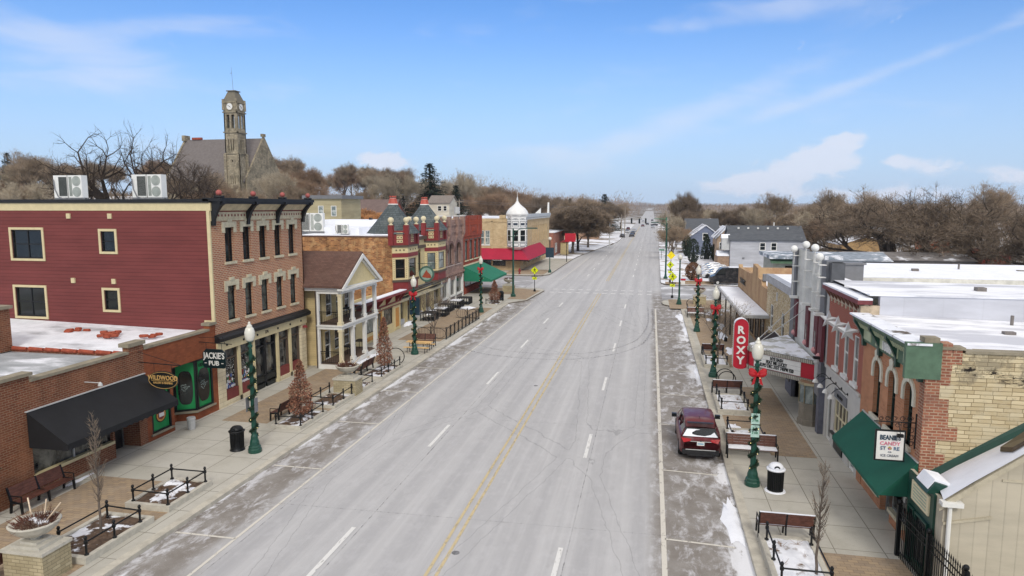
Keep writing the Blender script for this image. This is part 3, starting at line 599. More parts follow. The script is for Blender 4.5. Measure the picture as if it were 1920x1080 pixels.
# air conditioning units on the roofs
def ac_unit(label,loc,group,fans=2):
    t=thing('air_conditioner',label,'air conditioner',(0,0,0),group)
    for k,x in enumerate((0,1.05)):
        q=MB(); q.box(x,x+.95,-.2,.25,.2,1.55); q.build('casing',m_white,t)
        q=MB()
        if k==0:
            for j in range(9): q.box(x+.38+j*.065,x+.42+j*.065,-.225,-.2,.3,1.45)
        else:
            for z in ((.55,1.2) if fans==2 else (.85,)): 
                q.lathe((0,0,0),[(.3,0),(.3,.02)],16)
                for i in range(len(q.v)-32,len(q.v)): v=q.v[i]; q.v[i]=Vector((x+.58+v.x,-.2-v.z,z+v.y))
            for j in range(6): q.box(x+.06+j*.035,x+.08+j*.035,-.215,-.2,.3,1.45)
        q.build('grille',plain('dark_grille',(74,78,76),.6) if k==0 else plain('pale_grille',(150,156,150),.6),t)
    q=MB(); q.box(-.05,2.05,-.15,-.05,.0,.2); q.box(-.05,2.05,.1,.2,.0,.2); q.tube([(.1,-.3,1.3),(.18,-.32,.7),(.4,-.32,.25),(.9,-.3,.1)],.035,6); q.build('rack',m_grey,t)
    t.location=loc; return t
u=ac_unit('white twin fan cooler on the roof edge, left of the pair on the red building',(-35.9,36,11.56),'roof coolers on the red building')
dup(u,(-30.4,36,11.56),0,'white twin fan cooler on the roof, right of the pair on the red building','roof coolers on the red building')
for i,(x,y,z,lb) in enumerate(((-36.4,66.0,8.4,'tall white cooler close behind the brick cornice on the snowy roof'),(-31.6,65,8.35,'small grey cooler alone in the middle of the snowy roof'),(-37.8,63.5,7.4,'low white cooler in front of the tall one behind the brick cornice'))):
    dup(u,(x,y,z),(0,.0,0)[i],lb,'coolers on the snowy castle roof',(1.0,.7,.95)[i] if i else (1.5,1,1.4))
rl_=MB(); [rl_.tube([(x,38.5,11.6),(x,38.5,12.3)],.03) for x in (-37.6,-37.1,-36.9,-36.6)]; rl_.tube([(-38.3,38.5,11.7),(-37.8,38.5,12.3),(-36.5,38.5,12.3)],.03); single(rl_,'roof_railing',plain('rusty_railing',(150,96,76),.8),'low rusty railing beside the left cooler on the red building roof','railing',(-37.4,38.5,11.56))
bl=MB(); bl.lathe((XL+.18,41.9,3.1),[(.16,0),(.16,.1),(.05,.16)],12); single(bl,'fire_bell',m_dred,'round red alarm bell on the cream stone pier of the brick building','bell',(XL+.1,41.9,3.1))
# ---------------------------------------------------------------- D: yellow house with a two storey porch
D=thing('porch_house','pale yellow gabled house with a white two storey columned porch and brown roof','house',(-22,46,0))
PX=-20.4; PY0,PY1=42.45,48.6   # porch front and ends
yw=MB(); yw.box(-34,-22.3,43.2,43.3,0,5.9); 
H=[(43.4+.3,43.4+1.15,.45,2.5),(45.2,46.1,.9,2.4),(46.8,47.7,.9,2.4),(44.0,44.9,3.5,5.2),(45.6,46.5,3.5,5.2),(47.0,47.8,3.5,5.2)]
FD=Fr((-22.3,0,0),(0,1,0),(1,0,0)); wallholes(yw,FD,43.2,48.6,0,5.9,H,.12); yw.box(-34,-22.3,48.5,48.6,0,5.9); yw.build('wall',m_ysid,D)
for h in H: window(D,FD,*h,.08,m_glassd,m_white,.08,(0,1))
fl=MB(); fl.box(-22.3,PX,PY0,PY1,.15,.45); fl.build('porch_step',m_white,D)
fl=MB(); fl.box(-22.3,PX-.1,PY0+.1,PY1-.1,.451,.48); fl.box(-22.3,PX-.1,PY0+.1,PY1-.1,3.201,3.23); fl.build('porch_floor',plain('brown_deck',(96,78,66),.8),D)
be=MB()
for z0,z1 in ((2.9,3.2),(5.35,5.9)):
    be.box(PX-.3,PX,PY0,PY1,z0,z1); be.box(-22.3,PX-.3,PY0,PY0+.28,z0,z1); be.box(-22.3,PX-.3,PY1-.28,PY1,z0,z1)
be.box(-22.3,PX+.08,PY0-.08,PY1+.08,3.1,3.199); be.build('porch_beam',m_white,D)
for lv,(z0,z1) in enumerate(((.45,2.9),(3.2,5.35))):
    for y in [PY0+.14,44.45,46.5,PY1-.14]:
        q=MB(); q.box(PX-.27,PX-.03,y-.12,y+.12,z0,z1); q.box(PX-.32,PX+.02,y-.17,y+.17,z0,z0+.22); q.box(PX-.31,PX+.01,y-.16,y+.16,z1-.16,z1-.001); q.build('column',m_cream if y<PY0+1 else m_white,D)
    q=MB(); q.box(-22.28,-22.08,PY0+.02,PY0+.22,z0,z1); q.build('column',m_white,D)
    q=MB()
    def rail(p0,p1):
        p0=Vector(p0);p1=Vector(p1); q.tube([p0+Vector((0,0,.85)),p1+Vector((0,0,.85))],.03); q.tube([p0+Vector((0,0,.72)),p1+Vector((0,0,.72))],.015); q.tube([p0+Vector((0,0,.1)),p1+Vector((0,0,.1))],.02)
        n=int((p1-p0).length/.14)
        for i in range(n): p=p0+(p1-p0)*(i+.5)/n; q.cyl(p+Vector((0,0,.1)),p+Vector((0,0,.84)),.012,n=4)
    rail((-22.1,PY0+.12,z0+.03),(PX-.27,PY0+.12,z0+.03))
    if lv: [rail((PX-.15,a,z0+.03),(PX-.15,b,z0+.03)) for a,b in ((PY0+.3,44.3),(44.6,46.4),(46.6,PY1-.3))]
    q.build('railing',m_black,D)
q=MB(); rz=8.05; ez=5.9; ym=(PY0+PY1)/2
XR=PX+.25
q.prism([(-36,PY0-.35,ez),(-36,ym,rz),(-36,PY1+.35,ez),(-36,PY1+.35,ez-.12),(-36,ym,rz-.16),(-36,PY0-.35,ez-.12)],(XR+36,0,0)); q.build('roof',m_shing,D)
q=MB(); q.prism([(PX-.05,PY0,ez-.1),(PX-.05,ym,rz-.3),(PX-.05,PY1,ez-.1)],(.06,0,0)); q.build('gable',m_yel,D)
q=MB()
for s_ in (1,-1):
    y_=PY0-.4 if s_==1 else PY1+.4
    q.prism([(XR+.001,y_,ez-.16),(XR+.001,ym,rz-.05-.1),(XR+.001,ym,rz-.42),(XR+.001,y_+s_*.45,ez-.16)],(.08,0,0)); q.prism([(PX+.02,y_+s_*.4,ez-.1),(PX+.02,ym,rz-.36),(PX+.02,ym,rz-.52),(PX+.02,y_+s_*.62,ez-.1)],(.16,0,0))
q.box(PX-.1,XR+.1,PY0-.35,PY1+.35,ez-.3,ez-.17); q.box(-34,PX-.1,PY0-.1,PY0+.1,ez-.35,ez-.13); q.build('gable_trim',m_white,D)
q=MB(); text(q,'272',Fr((PX,0,0),(0,1,0),(1,0,0)),45.3,5.5,.18,.01,bold=.02); q.build('house_number',m_brn,D)
q=MB(); q.tube([(-22.25,PY0-.05,5.7),(-22.25,PY0-.05,.2)],.05); q.build('downpipe',m_brn,D)
def simple_table(loc,label):
    t=thing('porch_table',label,'table',loc,'furniture on the yellow house porch'); x,y,z=loc
    MB().box(x-.35,x+.35,y-.5,y+.5,z+.7,z+.74).build('tabletop',m_blackpaint,t)
    for dx in (-.3,.3):
        for dy in (-.42,.42): MB().cyl((x+dx,y+dy,z),(x+dx,y+dy,z+.7),.025,n=5).build('leg',m_blackpaint,t)
simple_table((-21.3,45.4,3.24),'dark table upstairs on the white porch'); simple_table((-21.3,47.4,.49),'dark table downstairs at the far end of the white porch'); simple_table((-21.3,45.3,.49),'dark table downstairs in the middle of the white porch')
# ---------------------------------------------------------------- E: little yellow shop
E_=thing('yellow_shop','small yellow shop with a snowy dark red cornice beside the porch house','shop',(-22.3,53.6,0))
FE=Fr((-22.3,0,0),(0,1,0),(1,0,0)); e0,e1=48.75,58.5
w_=MB(); wallholes(w_,FE,e0,e1,0,3.5,[(50.2,52.9,.95,2.4),(53.2,54.2,.15,2.4),(54.5,56.6,.95,2.4)],.15); w_.box(-24.8,-22.32,e0,e0+.1,0,3.4); w_.build('wall',m_yel,E_)
flatroof(E_,-24.8,-22.32,e0,e1,3.0,m_roofgrey); MB().box(-25,-24.8,e0,e1,0,3.2).build('rear_wall',m_yel,E_)
q=MB(); q.fb(FE,e0-.1,e1+.1,3.7,3.76,-.05,.6,1); q.fb(FE,e0-.14,e1+.14,3.50,3.699,-.1,.65,0); q.fb(FE,e0,e1,2.72,2.82,0,.12,0); q.fb(FE,e0,e1,2.45,2.5,0,.08,0); q.build('cornice',[m_dred,m_snow],E_)
for a in (49.0,51.,53.,55.,57.3,58.2):
    q=MB(); q.prism([FE.p(a,3.5,.0),FE.p(a,3.5,.6),FE.p(a,3.3,.5),FE.p(a,2.95,.2),FE.p(a,2.82,.12),FE.p(a,2.82,0)],FE.u*.16); q.build('cornice_bracket',m_dred,E_)
for a,b in ((50.2,52.9),(54.5,56.6)): window(E_,FE,a,b,.95,2.4,.1,m_glassl if a<53 else m_shop,m_brn,.06,(0,0))
window(E_,FE,53.2,54.2,.4,2.4,.1,m_shop,m_orange,.14,(0,0),fl='glazed orange shop door')
q=MB(); q.fb(FE,50.2,52.9,.25,.8,0,.04,0); q.fb(FE,50.4,52.7,.35,.7,.041,.06,1); q.fb(FE,57.0,58.1,.3,2.35,0,.05,0); q.fb(FE,57.15,57.95,.5,2.2,.051,.07,1); q.build('panel',[m_yel,m_orange],E_)
q=MB(); text(q,'266',FE,53.7,2.55,.13,.0,bold=.02); q.build('house_number',m_brn,E_)
q=MB(); q.lathe((-21.9,48.9,1.6),[(.05,0),(.05,.3)],6); 
# ---------------------------------------------------------------- F: turreted building
T=thing('turreted_building','yellow and red building with two slate turrets and a weathered orange brick side wall','building',(XL,65.5,0))
t0,t1=58.7,72.8
w_=MB(); w_.box(-36,XL-.01,t0,t0+.3,0,8.45); w_.box(-36,XL-.01,t1-.3,t1,0,8.3); w_.build('side_wall',b_F,T)
w_=MB(); wallholes(w_,F,t0,t1,2.6,8.2,[(64.0,64.9,4.6,7.0,.4),(65.6,66.5,4.6,7.0,.4)],.2); w_.fb(F,t0,t0+.3,.15,2.6,-.3,.02); w_.build('wall',m_yel,T)
q=MB(); q.fb(F,t0-.05,t0+.18,.15,8.5,-.05,.1); q.build('corner_board',m_yel,T)
flatroof(T,-36,XL-.1,t0+.3,t1-.3,8.3,m_roofsnow); q=MB(); q.box(-36,XL,t0-.06,t0+.36,8.451,8.56); q.build('coping',plain('dark_clay_coping',(96,72,66),.8),T)
q=MB(); q.box(-36,XL,t0-.02,t0+.5,8.561,8.63); q.box(-36,-29.5,66,72,8.3,9.1); q.box(-29.4,-27.0,69,72.4,8.3,9.35); q.box(-34,-31,63,65,8.3,8.5); q.box(-28,-25,68,72,8.3,9.0); q.build('roof_snow',m_snow,T)
for k in range(2): window(T,F,64.0+1.6*k,64.9+1.6*k,4.6,6.6,.15,m_glassd,m_brn,.08,(0,0))
q=MB(); q.fb(F,63.2,68,7.05,7.35,.0,.12); q.fb(F,63.2,68,7.9,8.25,0,.22); q.build('cornice',m_brn,T)
def bay(yc,nm):
    # three sided bay: base corners yc-2.3..yc+2.3 on the wall, front corners yc-1.45..yc+1.45 at +1.15
    pl=[(yc-2.35,0),(yc-1.35,1.1),(yc+1.35,1.1),(yc+2.35,0)]
    def ring(mb,z0,z1,g=0,m=0,cap=True):
        P_=[F.p(a+(-g if i<2 else g)*(.6 if i in(1,2) else 1),z0,c+(g if i in(1,2) else 0)) for i,(a,c) in enumerate(pl)]
        mb.prism(P_,(0,0,z1-z0),m)
    q=MB(); ring(q,3.55,4.35,.0); q.build('bay_apron',m_dred,T)
    q=MB(); ring(q,4.351,4.55,.12); ring(q,3.35,3.549,.1); ring(q,7.55,7.72,.15); q.build('bay_moulding',m_brn,T)
    q=MB(); ring(q,7.0,7.549,.03); q.build('bay_frieze',m_yel,T)
    q=MB(); ring(q,6.62,6.999,.05); ring(q,7.721,9.05,-.02); q.build('bay_panel',m_dred,T)
    q=MB(); q.prism([F.p(a,4.551,c*.55) for a,c in pl],(0,0,2.06)); q.build('bay_core',m_yel,T)
    for i in range(3):
        (a0,c0),(a1,c1)=pl[i],pl[i+1]; p0=F.p(a0,0,c0); p1=F.p(a1,0,c1); d=p1-p0; ln=d.length; u=d.normalized(); nrm=Vector((u.y,-u.x,0)); 
        if nrm.x<0: nrm=-nrm
        G_=Fr(p0,u,nrm); mg=.38 if ln>2 else .28
        q=MB(); wallholes(q,G_,0,ln,4.551,6.619,[(mg,ln-mg,4.7,6.45)],.12); q.build('bay_wall',m_yel,T)
        window(T,G_,mg,ln-mg,4.7,6.45,.1,m_glassd if yc<64 else m_glassl,m_brn,.06,(0,1))
        q=MB()
        for xx in (mg-.14,ln-mg+.14):
            for k in range(10): q.fb(G_,xx-.025,xx+.025,4.72+k*.19,4.78+k*.19,0,.02)
        for k in range(3): xx=ln*(k+1)/4; q.fb(G_,xx-.06,xx+.06,7.22,7.34,.02,.07)
        q.build('bay_stud',m_brn,T)
        q=MB()
        for cxx in ((ln/2-.2,ln/2+.2) if ln>2 else (ln/2-.15,ln/2+.15)):
            for k in range(3):
                z=7.95+k*.34; q.fb(G_,cxx-.14,cxx+.14,z,z+.27,-.02,.0,0); q.fb(G_,cxx-.06,cxx+.06,z+.08,z+.19,.001,.012,1)
        q.build('bay_tile',[m_yel,m_brn],T)
    # pinnacles with ball finials
    for (a,c) in pl:
        cc=c+(.0); q=MB(); q.fb(F,a-.22,a+.22,7.73,9.55,cc-.3,cc+.14); q.build('pinnacle',m_dred,T)
        q=MB(); q.lathe(F.p(a,9.551,cc-.08),[(.2,0),(.2,.08),(.1,.14),(.13,.2),(.26,.34),(.29,.47),(.24,.62),(.1,.72)],10); q.build('finial',m_cream,T,True)
    # slate spire: eight sided
    c=F.p(yc,0,-.75); q=MB(); rb=2.5; pr=[(rb,8.75),(rb*.58,10.05),(.42,11.4)]
    vs=[]; n=8
    for r_,z in pr:
        for i in range(n): t=2*PI*(i+.5)/n; vs.append((c.x+r_*math.cos(t),c.y+r_*math.sin(t),z))
    q.add(vs,[(j*n+i,j*n+(i+1)%n,(j+1)*n+(i+1)%n,(j+1)*n+i) for j in range(2) for i in range(n)]+[tuple(2*n+i for i in range(n))]); q.build('spire',m_slate,T)
    q=MB(); q.lathe((c.x,c.y,11.401),[(.5,0),(.5,.08),(.42,.14),(.3,.55),(.3,.62)],8,1); q.lathe((c.x,c.y,11.5),[(.48,0),(.34,.5)],8,0)
    for dx,dy in ((-.22,-.1),(.22,.1),(.05,-.25),(0,.25)): q.ball((c.x+dx,c.y+dy,12.15),.09,8,0)
    q.build('spire_cap',[plain('salmon_red_paint',(178,84,70),.6),m_white],T)
bay(60.9,0); bay(70.0,1)
# ground floor of the turreted building
q=MB(); q.fb(F,t0+.3,t1,2.35,2.6,-.1,.35); q.build('storefront_cornice',m_cream,T)
q=MB(); q.fb(F,t0+.3,t1,2.601,3.3,-.1,.06); q.build('transom',m_glassd,T)
q=MB(); q.tube([F.p(t0+.4,2.95,.5),F.p(66,2.95,.5),F.p(t1,3.0,.5)],.04); q.build('fascia_rail',m_yel,T)
for a,b,dp in ((59.3,61.2,.1),(61.9,63.0,.9),(63.6,66.5,.1),(67.4,69.3,.1),(70.1,72.2,.1)):
    p=MB(); p.fb(F,a,b,.6 if dp<.5 else .15,2.35,-dp-.05,-dp); o=p.build('shop_window',m_shop if dp<.5 else m_glassd,T)
    f=MB(); f.fb(F,a-.12,a+.02,.15,2.35,-.1,.12); f.fb(F,b-.02,b+.12,.15,2.35,-.1,.12); f.build('frame',m_yel,o)
    if dp<.5: k_=MB(); k_.fb(F,a+.02,b-.02,.15,.6,-.1,.08); k_.build('panel',m_lgrey,o)
rs=thing('round_hanging_sign','round green rimmed sign with a red bird hanging on the turreted building','sign',(XL+1.3,64.0,4.8))
G=Fr((XL,63.0,0),(1,0,0),(0,-1,0)); cx,cz=1.75,4.75
q=MB(); q.prism([G.p(cx+.78*math.cos(t),cz+.78*math.sin(t)) for t in [2*PI*i/24 for i in range(24)]],G.n*.08); q.build('board',plain('weathered_green',(72,104,92),.6),rs)
q=MB(); q.prism([G.p(cx+.6*math.cos(t),cz+.6*math.sin(t),.081) for t in [2*PI*i/24 for i in range(24)]],G.n*.01); q.build('sign_face',plain('pale_green_face',(146,172,158),.6),rs)
q=MB(); q.prism([G.p(cx+a,cz+b,.092) for a,b in ((-.45,-.3),(-.15,.15),(0,.4),(.12,.2),(.4,-.05),(.5,-.38),(.1,-.4),(-.2,-.36))],G.n*.012); q.build('emblem',plain('rust_red',(158,74,52),.6),rs)
q=MB(); q.tube([G.p(0,5.75,.04),G.p(2.7,5.75,.04)],.03); q.tube([G.p(.1,6.2,.04),G.p(.1,5.3,.04)],.03); q.tube([G.p(1.3,5.75,.04),G.p(1.3,5.4,.04)],.015); q.tube([G.p(2.2,5.75,.04),G.p(2.2,5.4,.04)],.015); q.build('bracket',m_dkgreen,rs)
# ---------------------------------------------------------------- G: purple brown romanesque
Gb=thing('arched_brick_building','purple brown stone fronted building with three tall arched windows','building',(XL,77.8,0))
g0,g1=72.85,82.5; HW=[(73.3,75.6),(76.0,78.3),(79.0,81.3)]
w_=MB(); wallholes(w_,F,g0,g1,3.4,9.2,[(a,b,4.4,7.0,1.1) for a,b in HW],.35); w_.fb(F,g0,g1,9.201,9.7,-.3,0); w_.box(-26,XL-.31,g0,g0+.3,8,9.3)
w_.fb(F,g0,g1,8.2,8.45,0,.1); w_.fb(F,g0,g1,9.0,9.2,0,.14); w_.build('wall',b_G,Gb)
for a in (g0+.1,76.,79.2,g1-.55):
    q=MB(); q.fb(F,a,a+.55,8.0,10.05,-.3,.3); q.prism([F.p(a+.1,8.0,.3),F.p(a+.1,8.0,0),F.p(a+.1,7.2,0)],F.u*.35); q.build('pier',b_G,Gb)
    q=MB(); q.fb(F,a-.06,a+.61,10.051,10.2,-.36,.36); q.build('pier_cap',plain('snowy_stone_cap',(190,186,182),.8),Gb)
for a,b in HW:
    o=window(Gb,F,a,b,4.4,7.0,.3,m_glassd,plain('pinkish_frame',(150,128,122),.6),.1,(2,0),.1,None,plain('pink_stone_sill',(176,158,150),.8))
    q=MB(); n=12; xm=(a+b)/2; hw=(b-a)/2
    for k in range(n):
        t0_,t1_=PI*k/n,PI*(k+1)/n
        q.prism([F.p(xm+r_*math.cos(t),5.9+r_*(1.1/hw)*math.sin(t),.0) for r_,t in ((hw,t0_),(hw+.28,t0_),(hw+.28,t1_),(hw,t1_))],F.n*.07)
    q.build('arch',plain('dark_arch_stone',(112,86,80),.8,0,.2),o)
flatroof(Gb,-40,XL-.2,g0,g1,8.75,m_snow,.9)
q=MB(); q.fb(F,g0,g1,3.2,3.45,-.1,.18); [q.fb(F,g0+.3+k*.75,g0+.55+k*.75,2.95,3.2,0,.16) for k in range(12)]; q.fb(F,g0,g1,2.6,2.95,-.1,.05); q.build('ledge',b_G,Gb)
for a,b in ((73.2,75.6),(76.4,78.6),(79.0,81.8)):
    p=MB(); p.fb(F,a,b,.8,2.95,-.2,-.16); o=p.build('shop_window',m_shop,Gb)
    f=MB(); f.fb(F,a-.3,a,.15,2.95,-.16,.12); f.fb(F,b,b+.25,.15,2.95,-.16,.12); f.fb(F,a,b,.62,.8,-.16,.12); f.build('frame',m_white,o); k_=MB(); k_.fb(F,a,b,.15,.62,-.16,0); k_.build('panel',plain('rough_stone_panel',(134,124,120),.9,0,.3),o)
q=MB(); text(q,'HARDWARE',F,79.9,2.62,.18,.05,w=.9); q.build('lettering',m_brn,Gb)
# ---------------------------------------------------------------- H: red brick, green awning
Hb=thing('red_brick_building','red brick corner building with arched windows over a green awning','building',(XL,89.5,0))
h0,h1=82.55,91.9
HH=[(83.4,85.2),(86.0,87.3),(88.0,89.3),(89.9,91.2)]
HH=[(83.25,84.7),(85.6,87.05),(87.95,89.4),(90.1,91.4)]
h1=91.9
w_=MB(); wallholes(w_,F,h0,h1,2.6,9.7,[(a,b,4.45,6.95,.35) for a,b in HH],.2); w_.box(-45,XL-.02,h1-.3,h1,0,9.4); w_.box(-26,XL-.02,h0,h0+.25,8,9.5); w_.fb(F,h0,h0+.5,.15,2.6,-.3,0); w_.fb(F,h1-.5,h1,.15,2.6,-.3,0)
w_.fb(F,h0+1.0,h1-1.6,.15,.95,-.3,-.02)
for a in (h0+.02,85.1,89.6,h1-.35): w_.fb(F,a,a+.3,7.6,10.0,0,.12)
w_.fb(F,h0,h1,9.701,10.1,-.3,.0); w_.fb(F,h0,h1,7.5,7.6,0,.1); [w_.fb(F,h0+.5+k*.36,h0+.64+k*.36,8.9,9.55,0,.07) for k in range(25)]; w_.build('wall',b_H,Hb)
q=MB(); text(q,'1888',F,87.7,8.05,.5,.0,w=1.3,depth=.1,bold=.02); q.build('lettering',b_H,Hb)
for a,b in HH: window(Hb,F,a,b,4.45,6.95,.15,glassmat('blinded_glass',(70,84,80),(100,110,104),.2),plain('dark_arch_frame',(60,58,56),.6),.08,(0,1),.12,lambda h,p,q_,r_:h.fb(F,p-.1,q_+.1,r_+.02,r_+.16,0,.05),m_cream,m_brn)
q=MB(); q.fb(F,h0,h1,3.72,3.9,-.05,.08); q.build('ledge',m_cream,Hb)
flatroof(Hb,-45,XL-.2,h0,h1,9.45,m_snow,.8)
q=MB(); [q.box(-30-k*1.0,-29.7-k*1.0,86,86.6,9.5,9.75) for k in (0,3.2,7)]; q.build('roof_vent',m_blackpaint,Hb)
m_gcanvas=plain('green_canvas',(28,116,88),.75,0,.08,1); aw=MB(); zt,zb,ou=3.7,2.0,3.6; a0,a1=h0+.05,h1-.1
aw.q(F.p(a0,zt,.03),F.p(a1,zt,.03),F.p(a1,zb+.15,ou),F.p(a0,zb+.15,ou)); aw.q(F.p(a0,zt,.03),F.p(a0,zb+.15,ou),F.p(a0,zb-.1,ou),F.p(a0,zb-.1,.03)); aw.q(F.p(a1,zt,.03),F.p(a1,zb+.15,ou),F.p(a1,zb-.1,ou),F.p(a1,zb-.1,.03)); aw.q(F.p(a0,zb+.15,ou),F.p(a1,zb+.15,ou),F.p(a1,zb-.1,ou),F.p(a0,zb-.1,ou))
aw.build('awning',m_gcanvas,Hb)
for a,b,z in ((83.4,86.5,1.0),(86.8,89.6,1.0),(90.0,91.2,.2)): p=MB(); p.fb(F,a,b,z,2.6,-.28,-.24); p.build('shop_window',m_shop if z>.5 else m_glassd,Hb)
# ================================================================ BUILDINGS, RIGHT SIDE (facade plane x=8.45)
XR_=8.45; FR=Fr((XR_,0,0),(0,1,0),(-1,0,0))
b_86=brick('light_orange_brick',(190,132,98),(170,116,86),(176,146,120),.25,.085,.008,(204,150,114),.8,.4,stain=.15)
b_q=brick('old_red_brick',(172,112,88),(142,90,72),(182,158,134),.25,.095,.016,(150,110,96),1.2,.5,stain=.3)
b_star=brick('fresh_red_brick',(156,76,58),(144,68,52),(182,150,136),.26,.085,.011,stain=.1)
# coursed yellow limestone with tar and brick traces
s=NT('yellow_limestone'); v=s.wall(); wv=s.N('ShaderNodeVectorMath',operation='ADD'); s.l.new(v,wv.inputs[0]); s.l.new(s.scl(s.noise(v,1.6,3,.5,'Color'),(.10,.05,0)),wv.inputs[1])
b=s.N('ShaderNodeTexBrick'); s.l.new(wv.outputs[0],b.inputs['Vector']); b.offset=.37; b.offset_frequency=3; b.squash=.7; b.squash_frequency=2
for k,q in (('Scale',1),('Brick Width',.52),('Row Height',.128),('Mortar Size',.009),('Mortar Smooth',.3),('Bias',0)): b.inputs[k].default_value=q
b.inputs['Color1'].default_value=lin((212,198,164)); b.inputs['Color2'].default_value=lin((182,166,132)); b.inputs['Mortar'].default_value=lin((128,112,84))
q=s.N('ShaderNodeSeparateXYZ'); s.l.new(v,q.inputs[0])
c=s.mix(s.M('MULTIPLY',s.ramp(s.noise(v,.8,7,.7),.48,.62),.6),b.outputs['Color'],lin((196,186,160)))
c=s.mix(s.M('MULTIPLY',s.ramp(s.M('ADD',s.noise(v,1.5,8,.75),s.M('MULTIPLY',s.ramp(q.outputs[1],4.6,7),.16)),.58,.68),.6),c,lin((120,112,96)))
tar=s.M('MULTIPLY',s.ramp(s.noise(s.scl(v,(.8,2.4,1)),2.4,7,.7),.50,.56),s.ramp(s.M('ABSOLUTE',s.M('SUBTRACT',q.outputs[1],s.M('SUBTRACT',6.4,s.M('MULTIPLY',s.M('SUBTRACT',q.outputs[0],9.),.22)))),.28,.06))
c=s.mix(tar,c,lin((40,36,34))); s.bump(s.M('ADD',s.M('MULTIPLY',b.outputs['Fac'],-1),s.M('MULTIPLY',s.noise(v,5,6),.7)),.6,.04); s.done(c,.9,0,.2); m_lime=s.m
s=NT('tan_stone_rubble'); v=s.wall(); vo=s.N('ShaderNodeTexVoronoi',feature='DISTANCE_TO_EDGE'); s.l.new(s.scl(v,(3.2,5.5,1)),vo.inputs['Vector']); vo.inputs['Scale'].default_value=1
vc=s.N('ShaderNodeTexVoronoi'); s.l.new(s.scl(v,(3.2,5.5,1)),vc.inputs['Vector']); vc.inputs['Scale'].default_value=1
sc_=s.N('ShaderNodeSeparateColor'); s.l.new(vc.outputs['Color'],sc_.inputs[0])
c=s.mix(sc_.outputs[0],lin((192,172,134)),lin((158,136,102))); c=s.mix(s.ramp(vo.outputs['Distance'],.03,.1,1,0),c,lin((206,196,172))); s.bump(vo.outputs['Distance'],.5,.05); s.done(c,.9,0,.2); m_rubble=s.m
s=NT('stained_tan_stucco'); v=s.wall(); n=s.noise(s.scl(v,(1,.4,1)),.7,7,.7); c=s.mix(s.ramp(n,.4,.66),lin((178,150,116)),lin((156,124,96))); c=s.mix(s.M('MULTIPLY',s.ramp(s.noise(v,3,5),.5,.7),.4),c,lin((196,176,146))); s.bump(s.noise(v,20),.2,.01); s.done(c,.92,0,.15); m_stucco=s.m
s=NT('grey_snow_roof'); P=s.pos(); n=s.noise(s.scl(P,(.35,1.2,1)),.8,7,.6); c=s.mix(s.ramp(n,.40,.56),lin((198,200,208)),lin((238,240,245))); s.bump(n,.4,.06); s.done(c,.8,0,.3); m_rr=s.m
m_membr=siding('grey_membrane_wall',(196,198,206),1.4,True,.94,.05); m_trimgreen=plain('weathered_green_trim',(82,108,88),.6,0,.2,2); m_lgreen=plain('pale_green_trim',(176,184,152),.6,0,.15)
m_panel=siding('light_grey_panel',(208,208,202),.62,True,.82,.06); m_slatef=plain('dark_grey_panel',(112,114,118),.6,0,.1); m_slot=plain('maroon_slot_panel',(96,44,52),.6,0,.15); m_dgreen=plain('dark_green_canvas',(20,88,70),.8,0,.1,.8)
m_beige=siding('beige_vertical_siding',(186,178,160),.36,True,.80,.14)
# ---------------------------------------------------------------- 1886 building
K=thing('candy_shop_building','orange brick shop with green 1886 cornice and yellow limestone side wall above the green awning','building',(XR_,26,0))
k0,k1=22.85,29.13
KW=[(23.75,24.4),(25.35,26.0),(26.95,27.6)]
w_=MB(); wallholes(w_,FR,k0,k1,2.6,6.2,[(a-.05,b+.05,3.4,5.5,.35) for a,b in KW],.25); w_.fb(FR,k0,k0+.75,.15,2.6,-.4,0); w_.fb(FR,k1-.6,k1,.15,2.6,-.4,0); w_.fb(FR,k0+.75,25.2,.15,.7,-.4,-.02); w_.fb(FR,26.2,k1-.6,.15,.7,-.4,-.02); w_.build('wall',b_86,K)
w_=MB(); w_.box(XR_+.02,XR_+16,k0,k0+.35,0,6.75); w_.build('side_wall',m_lime,K)
w_=MB()
for i in range(16): w_.box(XR_-.005,XR_+.42+(.28 if i%2 else 0)+(.3 if i in(9,10,14) else 0),k0-.012,k0+.4,i*.44,i*.44+.44)
w_.box(XR_+.72,XR_+.98,k0-.009,k0+.35,6.4,6.85); w_.build('corner_brickwork',b_q,K)
q=MB(); q.box(XR_-.1,XR_+.33,k0-.03,k0+.4,7.041,7.2); q.box(XR_+.34,XR_+1.05,k0-.05,k0+.4,6.851,6.93); q.box(XR_+1.05,XR_+16,k0-.05,k0+.4,6.751,6.83); q.build('coping',m_cope,K)
q=MB(); q.add([(XR_+.1,k0+.3,6.85),(XR_+.1,k1,6.95),(XR_+16,k1,6.62),(XR_+16,k0+.3,6.6)],[(0,1,2,3)]); q.build('roof',m_rr,K)
q=MB(); q.fb(FR,k0-.02,k1,5.95,6.5,.0,.1,0); q.prism([FR.p(k0+.1,6.5,.1),FR.p(k0+.1,6.75,.45),FR.p(k0+.1,6.95,.55),FR.p(k0+.1,6.95,0),FR.p(k0+.1,6.5,0)],FR.u*(k1-k0-.15),0)
for k in range(4): a=k0+.45+k*1.45; q.fb(FR,a+.25,a+1.15,6.05,6.42,.101,.13,1)
for k in range(24): a=k0+.3+k*.245; q.prism([FR.p(a,6.5,.12),FR.p(a,6.72,.42),FR.p(a,6.5,.3)],FR.u*.09,1)
q.build('cornice',[m_trimgreen,m_lgreen],K)
q=MB(); q.fb(FR,k0-.1,k1,6.951,7.02,-.1,.6); q.build('cornice_cap',snowy('snowy_gutter',(110,100,90),.36,.46,1.5),K)
q=MB(); q.box(XR_-.62,XR_+.4,k0-.06,k0+.12,5.9,7.04); q.build('cornice_end',m_trimgreen,K)
